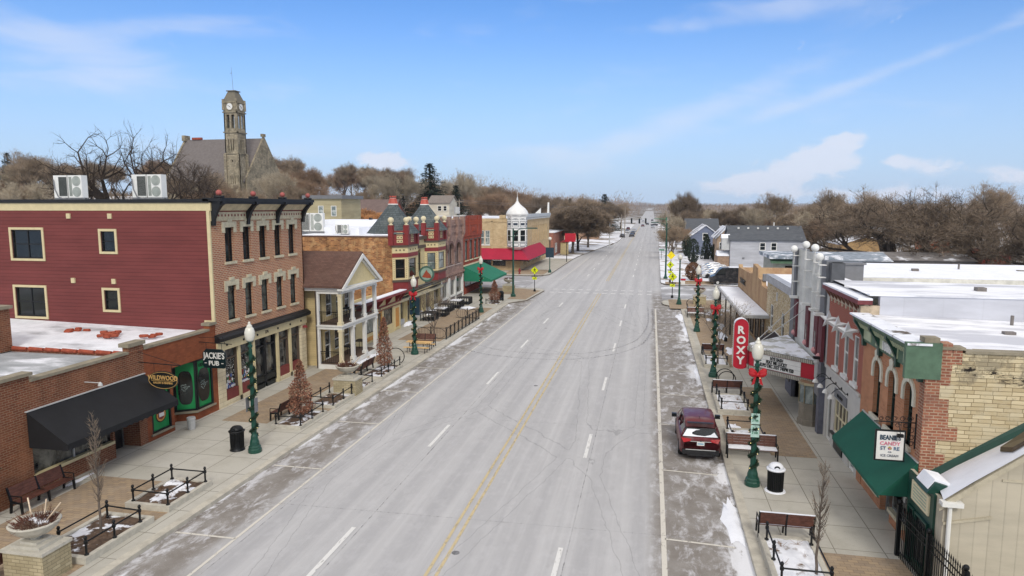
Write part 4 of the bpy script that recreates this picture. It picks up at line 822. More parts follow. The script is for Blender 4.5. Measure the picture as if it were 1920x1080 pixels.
for a in (k0+.15,k0+2.2,k0+4.0,k1-.35):
    q=MB(); q.prism([FR.p(a,b,c) for b,c in ((5.75,0),(5.75,.14),(6.1,.16),(6.4,.3),(6.7,.5),(6.9,.5),(6.9,0))],FR.u*.2); q.build('cornice_bracket',m_dkgreen,K)
q=MB(); text(q,'1886',FR,k0+3.1,6.1,.3,.131,w=-1.15,depth=.05,bold=.03); q.build('lettering',m_white,K)
q=MB(); q.tube([(XR_+5.4,k0+1.1,6.6),(XR_+5.4,k0+1.1,7.05),(XR_+5.1,k0+1.1,7.15)],.09,8); q.build('roof_pipe',plain('rusty_pipe',(96,70,60),.8),K)
def arch_hood(h,a0,a1,b1):
    n=8; xm=(a0+a1)/2; hw=(a1-a0)/2+.03; b=b1-.35
    for k in range(n):
        t0_,t1_=PI*k/n,PI*(k+1)/n
        h.prism([FR.p(xm+hw*r_*math.cos(t),b+.35*r_*math.sin(t),.0) for r_,t in ((1,t0_),(1.45,t0_),(1.45,t1_),(1,t1_))],FR.n*.06)
    h.prism([FR.p(xm-.14,b+.36,.061),FR.p(xm+.14,b+.36,.061),FR.p(xm+.2,b+.68,.061),FR.p(xm,b+.78,.061),FR.p(xm-.2,b+.68,.061)],FR.n*.03)
    for s_ in (-1,1): h.fb(FR,min(xm+s_*hw,xm+s_*hw*1.45),max(xm+s_*hw,xm+s_*hw*1.45),b-.35,b,0,.06)
for a,b_ in KW: window(K,FR,a-.05,b_+.05,3.4,5.5,.2,m_glassd,plain('dark_green_frame',(34,52,46),.5),.06,(0,1),.1,arch_hood,plain('pale_stone',(206,202,184),.8,0,.1),plain('pale_stone',(206,202,184),.8))
for a,b_,z in ((23.65,24.3,.72),(24.4,25.1,.72),(26.3,27.1,.72),(27.2,28.0,.72)):
    o=window(K,FR,a,b_,z,2.55,.12,m_shop,plain('aluminium_frame',(150,152,150),.4,.5),.05,(0,0),.03)
    if a==24.4 or a==23.65:
        q=MB(); rg=random.Random(int(a*10))
        for j in range(9): x=rg.uniform(a+.12,b_-.2); z_=rg.uniform(.95,2.1); q.fb(FR,x,x+rg.uniform(.05,.22),z_,z_+rg.uniform(.05,.3),-.115,-.105+j*.0006,rg.choice([0,1,2]))
        q.build('decal',[m_dred,plain('lime_paint',(128,152,60),.6),m_white],o)
window(K,FR,25.25,26.15,.16,2.5,.25,m_shop,plain('aluminium_frame',(150,152,150),.4,.5),.08,(0,0),fl='glazed shop door in a metal frame')
q=MB(); zt,zb,ou=3.15,2.03,1.1; a0,a1=k0+.02,28.7
q.q(FR.p(a0,zt,.02),FR.p(a1,zt,.02),FR.p(a1,zb,ou),FR.p(a0,zb,ou)); q.q(FR.p(a0,zt,.02),FR.p(a0,zb,ou),FR.p(a0,zb,.02)); q.q(FR.p(a1,zt,.02),FR.p(a1,zb,ou),FR.p(a1,zb,.02)); q.q(FR.p(a0,zt-.04,.02),FR.p(a1,zt-.04,.02),FR.p(a1,zb-.03,ou-.02),FR.p(a0,zb-.03,ou-.02)); q.q(FR.p(a0,zb,ou),FR.p(a1,zb,ou),FR.p(a1,zb-.12,ou),FR.p(a0,zb-.12,ou)); q.build('awning',m_dgreen,K)
q=MB(); q.fb(FR,a0,a1,3.16,3.2,0,.05); q.build('awning_rail',m_lgrey,K)
bs=thing('candy_shop_sign','square white candy store sign in a black frame on a scrolled iron bracket','sign',(7.8,23.3,3.5))
G=Fr((XR_,23.3,0),(1,0,0),(0,-1,0)); a0,a1,c0,c1=-1.2,-.3,3.05,4.08
q=MB(); q.fb(G,a0,a1,c0,c1,0,.06); q.build('frame',m_sign,bs); q=MB(); q.fb(G,a0+.05,a1-.05,c0+.05,c1-.05,.061,.066); q.build('sign_face',m_white,bs)
q=MB(); mid=(a0+a1)/2; text(q,"BEANIE'S",G,mid,3.76,.155,.066,0,w=.72,bold=.02); text(q,'CANDY',G,mid,3.58,.12,.066,1,w=1.0,bold=.005); text(q,'ST',G,mid-.2,3.42,.115,.066,2,w=1.0,bold=.005); text(q,'RE',G,mid+.2,3.42,.115,.066,2,w=1.0,bold=.005)
text(q,'AND',G,mid,3.34,.035,.066,3); text(q,'ICE CREAM',G,mid,3.2,.075,.066,3,w=1.0)
for k,mi in enumerate((1,4,5,2,1,4)):
    t=2*PI*k/6; q.prism([G.p(mid,3.477,.067)]+[G.p(mid+.06*math.cos(t+d),3.477+.06*math.sin(t+d),.067) for d in (0,.35,.7,1.05)],G.n*.006,mi)
q.build('lettering',[plain('navy_paint',(22,56,78),.5),plain('pink_paint',(212,120,142),.5),plain('blue_grey_paint',(74,100,130),.5),plain('grey_letters',(112,116,128),.5),plain('lime_paint',(128,152,60),.6),m_orange],bs)
q=MB(); q.tube([G.p(0.0,4.35,.03),G.p(-1.25,4.35,.03)],.022); q.tube([G.p(-.02,3.5,.03),G.p(-.02,4.65,.03)],.025)
for cx,cz,r_ in ((-.2,4.47,.1),(-.42,4.46,.09),(-.65,4.46,.08),(-.86,4.45,.08),(-1.05,4.44,.07),(-.3,4.24,.09),(-.55,4.24,.08),(-.13,4.1,.1),(-.12,3.86,.09),(-.12,3.66,.08)):
    q.tube([G.p(cx+r_*(1-i*.035)*math.cos(i*.55),cz+r_*(1-i*.035)*math.sin(i*.55),.03) for i in range(15)],.011,4)
for x in (-.45,-1.05): q.tube([G.p(x,4.35,.03),G.p(x,4.08,.03)],.01)
q.build('bracket',m_black,bs)
q=MB(); q.fb(G,-.62,-.44,3.92,4.02,.2,.3); q.tube([G.p(-.53,4.02,.25),G.p(-.53,4.33,.05)],.012); single(q,'sign_lamp',m_black,'small black floodlight pointing at the candy store sign','lamp',G.p(-.53,4.3,.05))
q=MB(); q.tube([(XR_-.02,23.1,2.15),(XR_-.35,23.1,2.2),(XR_-.45,23.1,2.05)],.02); q.lathe((XR_-.45,23.1,1.6),[(.03,-.08),(.09,0),(.12,.3),(.13,.32),(.03,.45)],6); single(q,'wall_lantern',m_black,'black wall lantern on the brick under the green awning','lantern',(XR_,23.1,1.6))
# ---------------------------------------------------------------- red brick building with stars
St=thing('star_building','red brick building with three big white stars over narrow windows, beside the theatre','building',(XR_,32,0))
s0,s1=29.14,34.7; SWN=[(29.75,30.4),(31.2,31.85),(32.7,33.35)]
w_=MB(); wallholes(w_,FR,s0,s1,3.6,6.95,[(a,b,3.9,5.9) for a,b in SWN],.15); w_.build('wall',b_star,St)
for a,b_ in SWN: window(St,FR,a,b_,3.9,5.9,.06,glassmat('grey_blind_glass',(60,64,62),(112,112,106),.2),m_white,.06,(0,1),.14,None,m_white)
m_star=plain('white_star_metal',(218,220,220),.4,.2,.08,8)
for k,a in enumerate((29.9,31.45,33.0)):
    q=MB(); cz=6.1; pts=[]
    for i in range(10): t=PI/2+i*PI/5; r_=.44 if i%2==0 else .19; pts.append((a+r_*math.cos(t),cz+r_*math.sin(t)))
    SF=Fr(FR.p(a,0,.42),Vector((.72,-.69,0)),Vector((-.69,-.72,0))); P_=[SF.p((x-a)*1.1,z,.0) for x,z in pts]+[SF.p(0,cz,.2),SF.p(0,cz,-.2)]; q.add(P_,[(i,(i+1)%10,10) for i in range(10)]+[(i,(i+1)%10,11) for i in range(10)]); q.cyl(FR.p(a,cz,0),FR.p(a,cz,.4),.03)
    o=q.build('star_ornament',m_star,St)
q=MB(); q.fb(FR,s0-.1,s1+.1,7.35,7.52,-.2,.35,0); q.fb(FR,s0,s1,6.95,7.35,-.1,.06,1); [q.prism([FR.p(s0+.3+k*.62,6.98,.06),FR.p(s0+.3+k*.62,7.34,.3),FR.p(s0+.3+k*.62,7.34,.06)],FR.u*.2,2) for k in range(9)]; q.fb(FR,s0-.1,s1+.1,7.521,7.6,-.2,.33,3); [q.fb(FR,s0+.2+k*.6,s0+.32+k*.6,6.8,6.95,0,.06,1) for k in range(9)]; q.build('cornice',[plain('maroon_gutter',(112,54,58),.6),plain('tan_stone_trim',(186,172,150),.8,0,.15),plain('brown_bracket',(110,72,58),.7),m_snow],St)
q=MB(); q.box(XR_+.5,XR_+16,s0+.001,s0+.25,6.3,7.7); q.build('side_wall',m_membr,St)
q=MB(); q.box(XR_-.2,XR_+.5,s0-.01,s0+.2,6.95,7.3); q.build('end_panel',plain('rust_stained_panel',(176,160,138),.8,0,.35,2),St)
q=MB(); q.add([(XR_+.1,s0+.1,7.72),(XR_+.1,s1,7.75),(XR_+30,s1,7.5),(XR_+30,s0+.1,7.6)],[(0,1,2,3)]); q.box(XR_+.1,XR_+30,s0-.05,s0+.3,7.701,7.76); q.build('roof',m_rr,St)
w_=MB(); wallholes(w_,FR,s0,s1,.15,3.55,[(29.5,30.4,.16,2.3),(30.7,32.9,.95,2.5),(33.4,34.3,.16,2.4)],.2); w_.fb(FR,s0,s1,3.551,3.68,-.2,.08); w_.build('shopfront_wall',plain('pale_grey_render',(190,188,182),.85,0,.08,2),St)
o=window(St,FR,30.7,32.9,.95,2.5,.1,m_shop,m_cream,.07,(3,1)); window(St,FR,29.5,30.4,.16,2.3,.12,m_glassl,m_white,.1,(0,0),fl='white glazed shop door'); window(St,FR,33.4,34.3,.16,2.4,.12,m_shop,m_white,.1,(0,0),fl='white glazed shop door')
q=MB(); q.fb(FR,30.9,32.8,2.6,3.0,0,.06,0); text(q,'THE SHOP',FR,31.85,2.72,.14,.06,1,w=-1); q.build('sign_board',[m_slatef,m_sign],St)
q=MB(); q.fb(FR,31.2,32.6,.25,.75,0,.05,0); q.fb(FR,30.6,33.0,.86,.93,0,.14,0); q.build('panel',[m_sign],St)
for k in range(4):
    y=30.9+k*.95; q=MB(); q.tube([FR.p(y,3.2+.0,0)]+[FR.p(y+.0,3.2+.22*math.sin(t*1.57*2),.1+.55*t) for t in (0,.25,.5,.75,1)],.018); q.cyl(FR.p(y,3.2,0),FR.p(y,3.2,.03),.06); q.lathe(FR.p(y,2.98,.68),[(.14,0),(.1,.1),(.03,.17)],10,1); single(q,'gooseneck_lamp',[m_black,m_white],'curved black gooseneck lamp with a white shade over the grey shopfront','wall lamp',FR.p(y,3.2,0),'gooseneck lamps over the grey shopfront')
# ---------------------------------------------------------------- theatre
Th=thing('theatre_building','grey panelled theatre with tall light tubes and maroon slots above a wedge marquee','theatre',(XR_,39,0))
h0,h1=34.75,43.8
q=MB(); wallholes(q,FR,36.1,42.2,3.3,8.8,[],.25); q.build('panel_wall',m_panel,Th)
q=MB(); q.fb(FR,35.2,36.099,2.9,8.6,-.6,.12); q.fb(FR,42.201,43.3,2.9,8.75,-.6,.12); q.fb(FR,34.75,35.199,2.9,8.55,-.6,-.06); q.fb(FR,36.1,42.2,2.6,3.3,-.3,.1); q.build('pylon',m_slatef,Th)
q=MB(); q.box(XR_+.01,XR_+.6,34.7,36.2,3.0,8.55); q.box(XR_+.02,XR_+.9,43.301,43.8,2.9,7.6); q.build('end_wall',plain('mid_grey_panel',(84,86,90),.7),Th)
q=MB(); q.fb(FR,34.72,35.16,3.6,7.6,-.05,.02); q.build('corner_strip',m_lgrey,Th)
for y,zt in ((41.9,8.6),(38.85,9.0),(36.8,8.95),(35.25,8.6)):
    dark=y>42 or y<36; c=.14 if dark else .02
    q=MB(); q.fb(FR,y-.36,y+.36,3.7,5.9,c-.05,c+.10,0); q.build('slot_panel',m_slot,Th)
    if not dark: q=MB(); q.fb(FR,y-.14,y+.14,3.85,4.9,c+.10,c+.11); q.build('slot_window',m_glassd,Th)
    q=MB(); q.ball(FR.p(y,3.92,c+.1),.16,8); q.build('lamp_cup',plain('pinkish_lamp',(210,150,150),.5),Th)
    q=MB(); [q.cyl(FR.p(y+dy,5.95,c+.3),FR.p(y+dy,zt,c+.3),.016,n=6) for dy in (-.13,.13)]
    for z in (6.9,7.8,8.4): q.fb(FR,y-.22,y+.22,z,z+.03,c,c+.34)
    q.fb(FR,y-.24,y+.24,5.95,6.07,c,c+.42); q.build('light_tube',m_white,Th)
    q=MB(); q.ball(FR.p(y,zt+.2,c+.3),.2,14); q.build('globe',plain('white_globe',(226,226,222),.3),Th,True)
q=MB(); q.box(XR_+.7,XR_+2.0,34.8,43.2,7.2,7.35); q.build('roof_front',m_rr,Th)
q=MB(); q.add([(XR_+.6,34.71,7.05),(XR_+.6,41.9,7.0),(XR_+40,41.9,6.7),(XR_+40,34.71,6.8)],[(0,1,2,3)]); q.box(XR_+2.2,XR_+40,42.0,42.3,6.6,7.2); q.build('roof',m_roofsnow,Th)
q=MB(); q.prism([(XR_+2.2,42.31,7.24),(XR_+2.2,47.5,7.62),(XR_+2.2,47.5,7.0),(XR_+2.2,42.31,7.0)],(40,0,0)); q.build('auditorium_roof',m_snow,Th)
q=MB(); q.box(XR_+2.1,XR_+40,41.9,42.0,6.6,7.2); q.box(XR_+2.3,XR_+40,46.8,47.4,.1,7.3); q.build('auditorium_wall',plain('cream_auditorium_wall',(204,202,192),.8),Th)
q=MB(); q.box(XR_+2.2,XR_+3.2,41,41.85,6.6,8.0); q.box(XR_+2.1,XR_+3.3,40.9,41.88,8.001,8.1); q.build('chimney',m_grey,Th)
# marquee: a wedge
mq=MB(); ap=(5.5,39.8); ra=(XR_-.1,36.5); rb=(XR_-.1,43.6); ap0=(5.62,40.3); ap1=(5.62,39.3)
poly=[ra,(5.6,39.3),(5.6,40.3),rb]
mq.prism([(x,y,2.3) for x,y in poly],(0,0,1.1)); mq.build('marquee',plain('marquee_white',(206,206,198),.6),Th)
mq=MB(); cx_,cy_=sum(p[0] for p in poly)/4,sum(p[1] for p in poly)/4
mq.prism([(x+(cx_-x)*.04,y+(cy_-y)*.04,3.401) for x,y in poly],(0,0,.08)); mq.build('marquee_snow',snowy('thin_snow_cover',(196,196,190),.42,.5,1.2),Th)
for nm,(p,q_) in enumerate(((ra,(5.6,39.3)),((5.6,40.3),rb),((5.6,39.3),(5.6,40.3)))):
    A_=Vector((p[0],p[1],0)); B_=Vector((q_[0],q_[1],0)); d=(B_-A_); ln=d.length; u=d.normalized(); n_=Vector((u.y,-u.x,0)); 
    if n_.dot(A_-Vector((cx_,cy_,0)))<0: n_=-n_
    GG=Fr(A_,u,n_)
    if nm==0: GG=Fr(B_,-u,n_)     # reads from the street end towards the wall
    q=MB(); q.fb(GG,0,ln,3.22,3.42,0,.12,0); q.fb(GG,0,ln,2.2,2.42,0,.12,0)
    for k in range(int(ln/.11)): 
        for z0 in (3.23,2.21): q.fb(GG,.03+k*.11,.09+k*.11,z0,z0+.18,.12,.14,1)
    q.build('marquee_trim',[plain('grey_fluting',(120,118,112),.6),plain('pale_fluting',(178,174,162),.6)],Th)
    q=MB(); q.fb(GG,0,ln,2.42,3.22,0,.05,0); q.build('marquee_border',m_red,Th)
    if nm<2:
        a,b_=(.3,ln-.75) if nm==0 else (.75,ln-.3)
        q=MB(); q.fb(GG,a,b_,2.45,3.19,.051,.08,0); q.build('letter_board',m_white,Th)
        q=MB()
        if nm==0:
            for s_,z,wd in (('NYE BASH',2.97,.62),('FEAT MR LUCKY',2.755,.62),('SUPD DEC 31ST 745PM $20',2.54,.62)): text(q,s_,GG,(a+b_)/2,z,.18,.08,w=wd*1.1,bold=.035)
            q.fb(GG,a,b_,2.925,2.93,.08,.085); q.fb(GG,a,b_,2.71,2.715,.08,.085); q.build('lettering',m_sign,Th)
q=MB(); q.tube([(XR_-.1,39.5,5.6),(5.9,39.9,3.45)],.02); q.tube([(XR_-.1,41.2,5.8),(5.9,40.4,3.45)],.02); q.build('stay_rod',m_lgrey,Th)
rx=thing('blade_sign','tall rounded red sign with four white letters at the point of the theatre marquee','sign',(5.1,40,2.1))
G=Fr((0,39.75,0),(1,0,0),(0,-1,0)); xa,xb,za,zb=4.72,5.52,2.05,4.95; cx=(xa+xb)/2; hw=.4
pts=[(cx+hw*math.cos(t),zb-hw+hw*math.sin(t)) for t in [PI*i/10 for i in range(11)]]+[(cx-hw*math.cos(t)*1.0,za+.22-.22*math.sin(t)) for t in [PI*i/10 for i in range(11)]]
q=MB(); q.prism([G.p(a,b,-.38) for a,b in pts],G.n*.38,1); q.build('casing',[m_red,m_lgrey],rx)
q=MB(); q.prism([G.p(cx+(a-cx)*.97,3.5+(b-3.5)*.985,.001) for a,b in pts],G.n*.012); q.build('sign_face',m_red,rx)
q=MB()
for i,ch in enumerate('ROXY'): text(q,ch,G,cx,4.12-i*.58,.42,.013,w=1.0,bold=.035,depth=.06)
q.build('lettering',m_white,rx)
q=MB(); [q.ball(G.p(xa-.03,za+.3+k*.115,-.1),.025,6) for k in range(20)]; q.build('bulb_row',m_cream,rx)
q=MB(); q.prism([G.p(a,b+.02,-.4) for a,b in pts[1:10]]+[G.p(a*.5+cx*.5,b-.02,-.4) for a,b in (pts[9],pts[1])],G.n*.40); q.build('snow_cap',m_snow,rx)
# under the marquee
q=MB(); q.fb(FR,h0,35.2,.15,2.9,-.5,.25,0); q.fb(FR,35.25,35.6,.15,2.0,-.3,.1,0); q.fb(FR,41.5,43.3,.15,2.6,-.4,.2,0); q.fb(FR,42,42.9,.9,2.2,.21,.24,1); q.fb(FR,34.8,35.6,2.0,2.8,-.3,.3,2); q.build('entrance_wall',[plain('blue_grey_panel',(100,102,114),.6),m_glassd,m_grey],Th)
q=MB(); q.fb(FR,35.6,41.5,.15,2.3,-2.4,-2.3); q.build('door',m_glassd,Th); q=MB(); q.box(XR_+.01,XR_+2.4,35.5,35.6,.15,2.3); q.box(XR_+.01,XR_+2.4,41.5,41.6,.15,2.3); q.build('lobby_wall',m_grey,Th)
q=MB(); q.lathe((8.2,36.4,.15),[(.62,0),(.62,.28),(.56,.3),(.56,1.05),(.6,1.06),(.6,1.14)],8,0); q.build('base',[plain('stone_booth_base',(132,126,114),.6,0,.15)],tb:=thing('ticket_booth','octagonal stone and glass ticket booth under the theatre marquee','booth',(8.2,36.4,.15)))
q=MB(); q.lathe((8.2,36.4,1.3),[(.54,0),(.54,.95)],8); q.build('glass',m_glassl,tb); q=MB(); q.lathe((8.2,36.4,2.24),[(.64,0),(.6,.12)],8); [q.cyl((8.2+.56*math.cos(t),36.4+.56*math.sin(t),1.29),(8.2+.56*math.cos(t),36.4+.56*math.sin(t),2.25),.03,n=4) for t in [2*PI*i/8 for i in range(8)]]; q.build('roof',plain('brass_trim',(150,140,112),.4,.4),tb)
q=MB(); q.box(8.0,8.12,34.95,35.07,2.9,3.6); q.ball((8.06,35.0,3.7),.14,8); q.box(7.9,8.2,34.9,35.1,3.85,3.95,1); single(q,'wall_floodlight',[m_lgrey,m_black],'white globe and floodlight mounted on the dark theatre pier','lamp',(8.06,35,2.9))
# ---------------------------------------------------------------- stone building, stucco building, canopy
X8=8.7; F8=Fr((X8,0,0),(0,1,0),(-1,0,0))
Sb=thing('rubble_stone_building','tan rubble stone building with grey metal coping between theatre and stucco wall','building',(X8,49.5,0))
WW=[(46.9,48.1,2.45,4.2),(51.1,52.4,2.45,4.2)]
w_=MB(); wallholes(w_,F8,44.0,54,.1,5.75,WW,.2); w_.build('wall',m_rubble,Sb)
for h in WW: window(Sb,F8,*h,.1,m_glass,m_white,.1,(0,1),.1,None,m_white)
q=MB(); q.fb(F8,44,54.05,5.751,6.2,-.4,.12); q.fb(F8,44,54.05,5.7,5.75,-.3,.16); q.build('coping',plain('grey_metal_coping',(172,174,178),.5,.2),Sb); q=MB(); q.box(X8+.4,X8+22,44,54,5.75,6.0); q.build('roof',m_snow,Sb)
q=MB(); q.fb(F8,49.6,49.95,4.7,5.3,0,.04); q.build('vent',m_lgrey,Sb)
q=MB(); q.q(F8.p(44.2,2.5,.02),F8.p(50.2,2.5,.02),F8.p(50.2,1.9,1.3),F8.p(44.2,1.9,1.3)); q.q(F8.p(44.2,2.5,.02),F8.p(44.2,1.9,1.3),F8.p(44.2,1.9,.02)); q.build('awning',plain('brown_black_canvas',(44,34,34),.8),Sb)
q=MB(); q.fb(F8,44.2,50.2,2.51,2.56,0,.06); q.build('awning_rail',m_white,Sb); q=MB(); q.fb(F8,44.5,53.5,.5,1.9,.001,.03); q.build('shop_window',m_shop,Sb)
Tb=thing('stucco_building','stained tan stucco building with stepped parapet behind the snowy canopy','building',(X8,62,0))
prof=[(54.05,5.0),(56.6,5.0),(56.9,5.35),(58.6,5.45),(58.9,6.2),(61.6,6.35),(61.9,5.5),(63.5,5.35),(66,5.3),(70.9,5.25),(71.2,5.5),(71.5,5.5)]
q=MB(); q.prism([F8.p(54.05,.1)]+[F8.p(a,b) for a,b in prof]+[F8.p(71.5,.1)],-F8.n*.35); q.build('wall',m_stucco,Tb)
q=MB(); q.box(X8+.36,X8+18,54.1,71.5,4.3,4.6); q.build('roof',m_snow,Tb); q=MB(); q.box(X8+.36,X8+18,71.2,71.5,0,5.2); q.build('rear_wall',m_stucco,Tb)
q=MB(); 
for z in (4.35,3.95): q.fb(F8,65.5,69.6,z,z+.05,.05,.12)
text(q,'VENUTI',F8,67.5,4.0,.38,.08,w=-1.6,bold=.03,depth=.05); q.build('lettering',m_sign,Tb)
q=MB(); q.fb(F8,56.7,57.1,5.35,5.9,-.5,-.1); q.build('roof_vent',m_grey,Tb)
for a in (54.6,57.2,60,62.7,65.5,68.2): window(Tb,F8,a,a+1.7,.5,2.6,-.03,m_shop,m_brn,.08,(0,0))
Cn=thing('sidewalk_canopy','long flat white canopy covered in smooth snow over the pavement beside the stucco wall','canopy',(7.8,62,3.1))
q=MB(); q.box(6.75,X8-.02,52.4,71,3.05,3.2); q.build('deck',m_blackpaint,Cn); q=MB(); q.box(6.7,6.82,52.35,71.05,3.03,3.26); q.box(6.821,X8-.02,52.35,52.45,3.03,3.24); q.build('fascia',m_lgrey,Cn); q=MB(); q.box(6.84,X8-.05,52.5,70.9,3.201,3.29); q.build('snow_cover',m_snow,Cn)
for y in (52.8,57,61,65,70): MB().box(6.85,6.97,y,y+.12,.15,3.05).build('post',m_sign,Cn)
# ---------------------------------------------------------------- beige building at the near right
Bg=thing('beige_siding_building','beige vertical sided building with a green front and a snowy sloping roof','building',(9.5,21,0))
yb=20.3
w_=MB(); w_.prism([(8.2,yb,.0),(18,yb,.0),(18,yb,10.2),(8.2,yb,3.0)],(0,.12,0)); w_.build('wall',m_beige,Bg)
q=MB(); zr=lambda x:3.05+(x-8.2)*.79
q.prism([(8.05,yb-.12,zr(8.05)-.16),(18,yb-.12,zr(18)-.16),(18,yb-.12,zr(18)+.02),(8.05,yb-.12,zr(8.05)+.02)],(0,.12,0)); q.prism([(8.2,yb-.06,2.35),(9.4,yb-.06,2.62),(9.4,yb-.06,2.7),(8.2,yb-.06,2.43)],(0,.06,0)); q.prism([(9.6,yb-.03,3.72),(18,yb-.03,3.5),(18,yb-.03,3.56),(9.6,yb-.03,3.78)],(0,.03,0)); q.build('fascia',plain('taupe_trim',(176,168,148),.6),Bg)
q=MB(); q.prism([(8.4,22.58,2.35),(18,22.7,8.75),(18,22.84,9.2),(8.4,22.84,2.6)],(0,0,.12)); q.build('roof',m_dkgreen,Bg)
q=MB(); n=14
for i in range(n):
    for j in range(6):
        def P(i,j):
            t=i/n; s_=j/6; a=Vector((8.15,yb-.1,zr(8.15)+.04)).lerp(Vector((18,yb-.1,zr(18)+.04)),t); b=Vector((8.75,22.6,2.75)).lerp(Vector((18,22.7,9.0)),t); p=a.lerp(b,s_); p.z+=.05+.07*math.sin(PI*s_)+.02*math.sin(i*1.7+j); return p
        q.q(P(i,j),P(i+1,j),P(i+1,j+1),P(i,j+1))
q.build('roof_snow',m_snow,Bg,True)
q=MB(); q.prism([(10.0,20.75,4.42),(10.7,20.75,4.96),(10.7,21.4,4.82),(10.0,21.4,4.2)],(0,0,.14)); q.build('skylight',plain('brown_skylight',(70,60,48),.3),Bg)
FB=Fr((8.2,0,0),(0,1,0),(-1,0,0))
w_=MB(); w_.fb(FB,yb+.121,22.8,.1,3.0,-.1,0); w_.build('front_wall',m_beige,Bg)
q=MB(); q.fb(FB,20.75,22.7,.15,3.0,0,.07); q.build('front_trim',m_dkgreen,Bg); window(Bg,FB,21.0,21.9,.5,2.0,-.09,m_glassd,m_dkgreen,.06,(0,0)); window(Bg,FB,22.0,22.5,.3,2.0,-.09,m_glassd,m_dkgreen,.05,(0,0))
q=MB(); q.fb(FB,21.0,22.3,2.25,2.85,.071,.12,0); [q.fb(FB,21.15,22.15,2.33+k*.1,2.37+k*.1,.12,.125,1) for k in range(5)]; q.build('sign_board',[m_cream,plain('sage_letters',(150,168,150),.6)],Bg)
q=MB(); q.prism([(7.98,20.9,2.98),(8.2,20.9,3.32),(8.6,20.9,3.2),(8.6,20.9,2.98)],(0,1.0,0)); q.build('hood',m_dkgreen,Bg); q=MB(); q.prism([(8.03,20.98,3.08),(8.2,20.98,3.325),(8.6,20.98,3.21),(8.6,20.98,3.29),(8.2,20.98,3.38),(8.02,20.98,3.1)],(0,.85,0)); q.build('hood_snow',m_snow,Bg)
q=MB(); q.tube([(8.33,yb-.1,2.95),(8.33,yb-.1,.2)],.06,8); q.box(8.08,8.62,yb-.24,yb-.0,2.95,3.08); q.build('downpipe',m_white,Bg)
# iron fence in front of it
fc=thing('iron_fence','black spiked iron fence with a square post in front of the beige building','fence',(7.9,20.4,.15))
p0,p1=Vector((7.93,22.7,.15)),Vector((8.25,18.0,.15)); d=p1-p0
q=MB(); [q.tube([p0+Vector((0,0,z)),p1+Vector((0,0,z))],.022,4) for z in (.2,1.25,1.45)]; q.build('rail',m_black,fc)
q=MB()
for i in range(40):
    p=p0+d*(i+.5)/40; q.cyl(p,p+Vector((0,0,1.62)),.014,n=4); q.cyl(p+Vector((0,0,1.62)),p+Vector((0,0,1.76)),.028,.002,4)
q.build('baluster',m_black,fc)
for t in (.0,.42,.85): p=p0+d*t; q=MB(); q.box(p.x-.06,p.x+.06,p.y-.06,p.y+.06,.15,1.85); q.ball((p.x,p.y,1.93),.08,8); q.build('post',m_black,fc)

q=MB()
for x,y,z,a,b,h in ((15.5,44.6,7.42,.5,.35,.25),(21.5,45.2,7.4,.9,.3,.2),(19.5,38.5,6.95,1.2,.5,.15),(13.6,31.8,7.7,.5,.5,.3),(17.5,33.2,7.66,.6,.3,.2),(24,31,7.6,.8,.5,.4),(12.2,26.2,6.86,.5,.35,.12),(15.2,27.5,6.8,.7,.25,.1)): q.box(x-a*.35,x+a*.35,y-b*.35,y+b*.35,z-.1,z+h*.5)
for x,y,z in ((12.8,37.2,6.9),(18.2,45.5,7.4),(13.2,28.2,6.8),(20.5,33.5,7.6),(27,45,7.4)): q.cyl((x,y,z),(x,y,z+.4),.06,n=8)
for i,f in enumerate(split_boxes:=[q]): f.build('roof_vent',plain('dull_vent_metal',(124,118,114),.7,.2),Th)
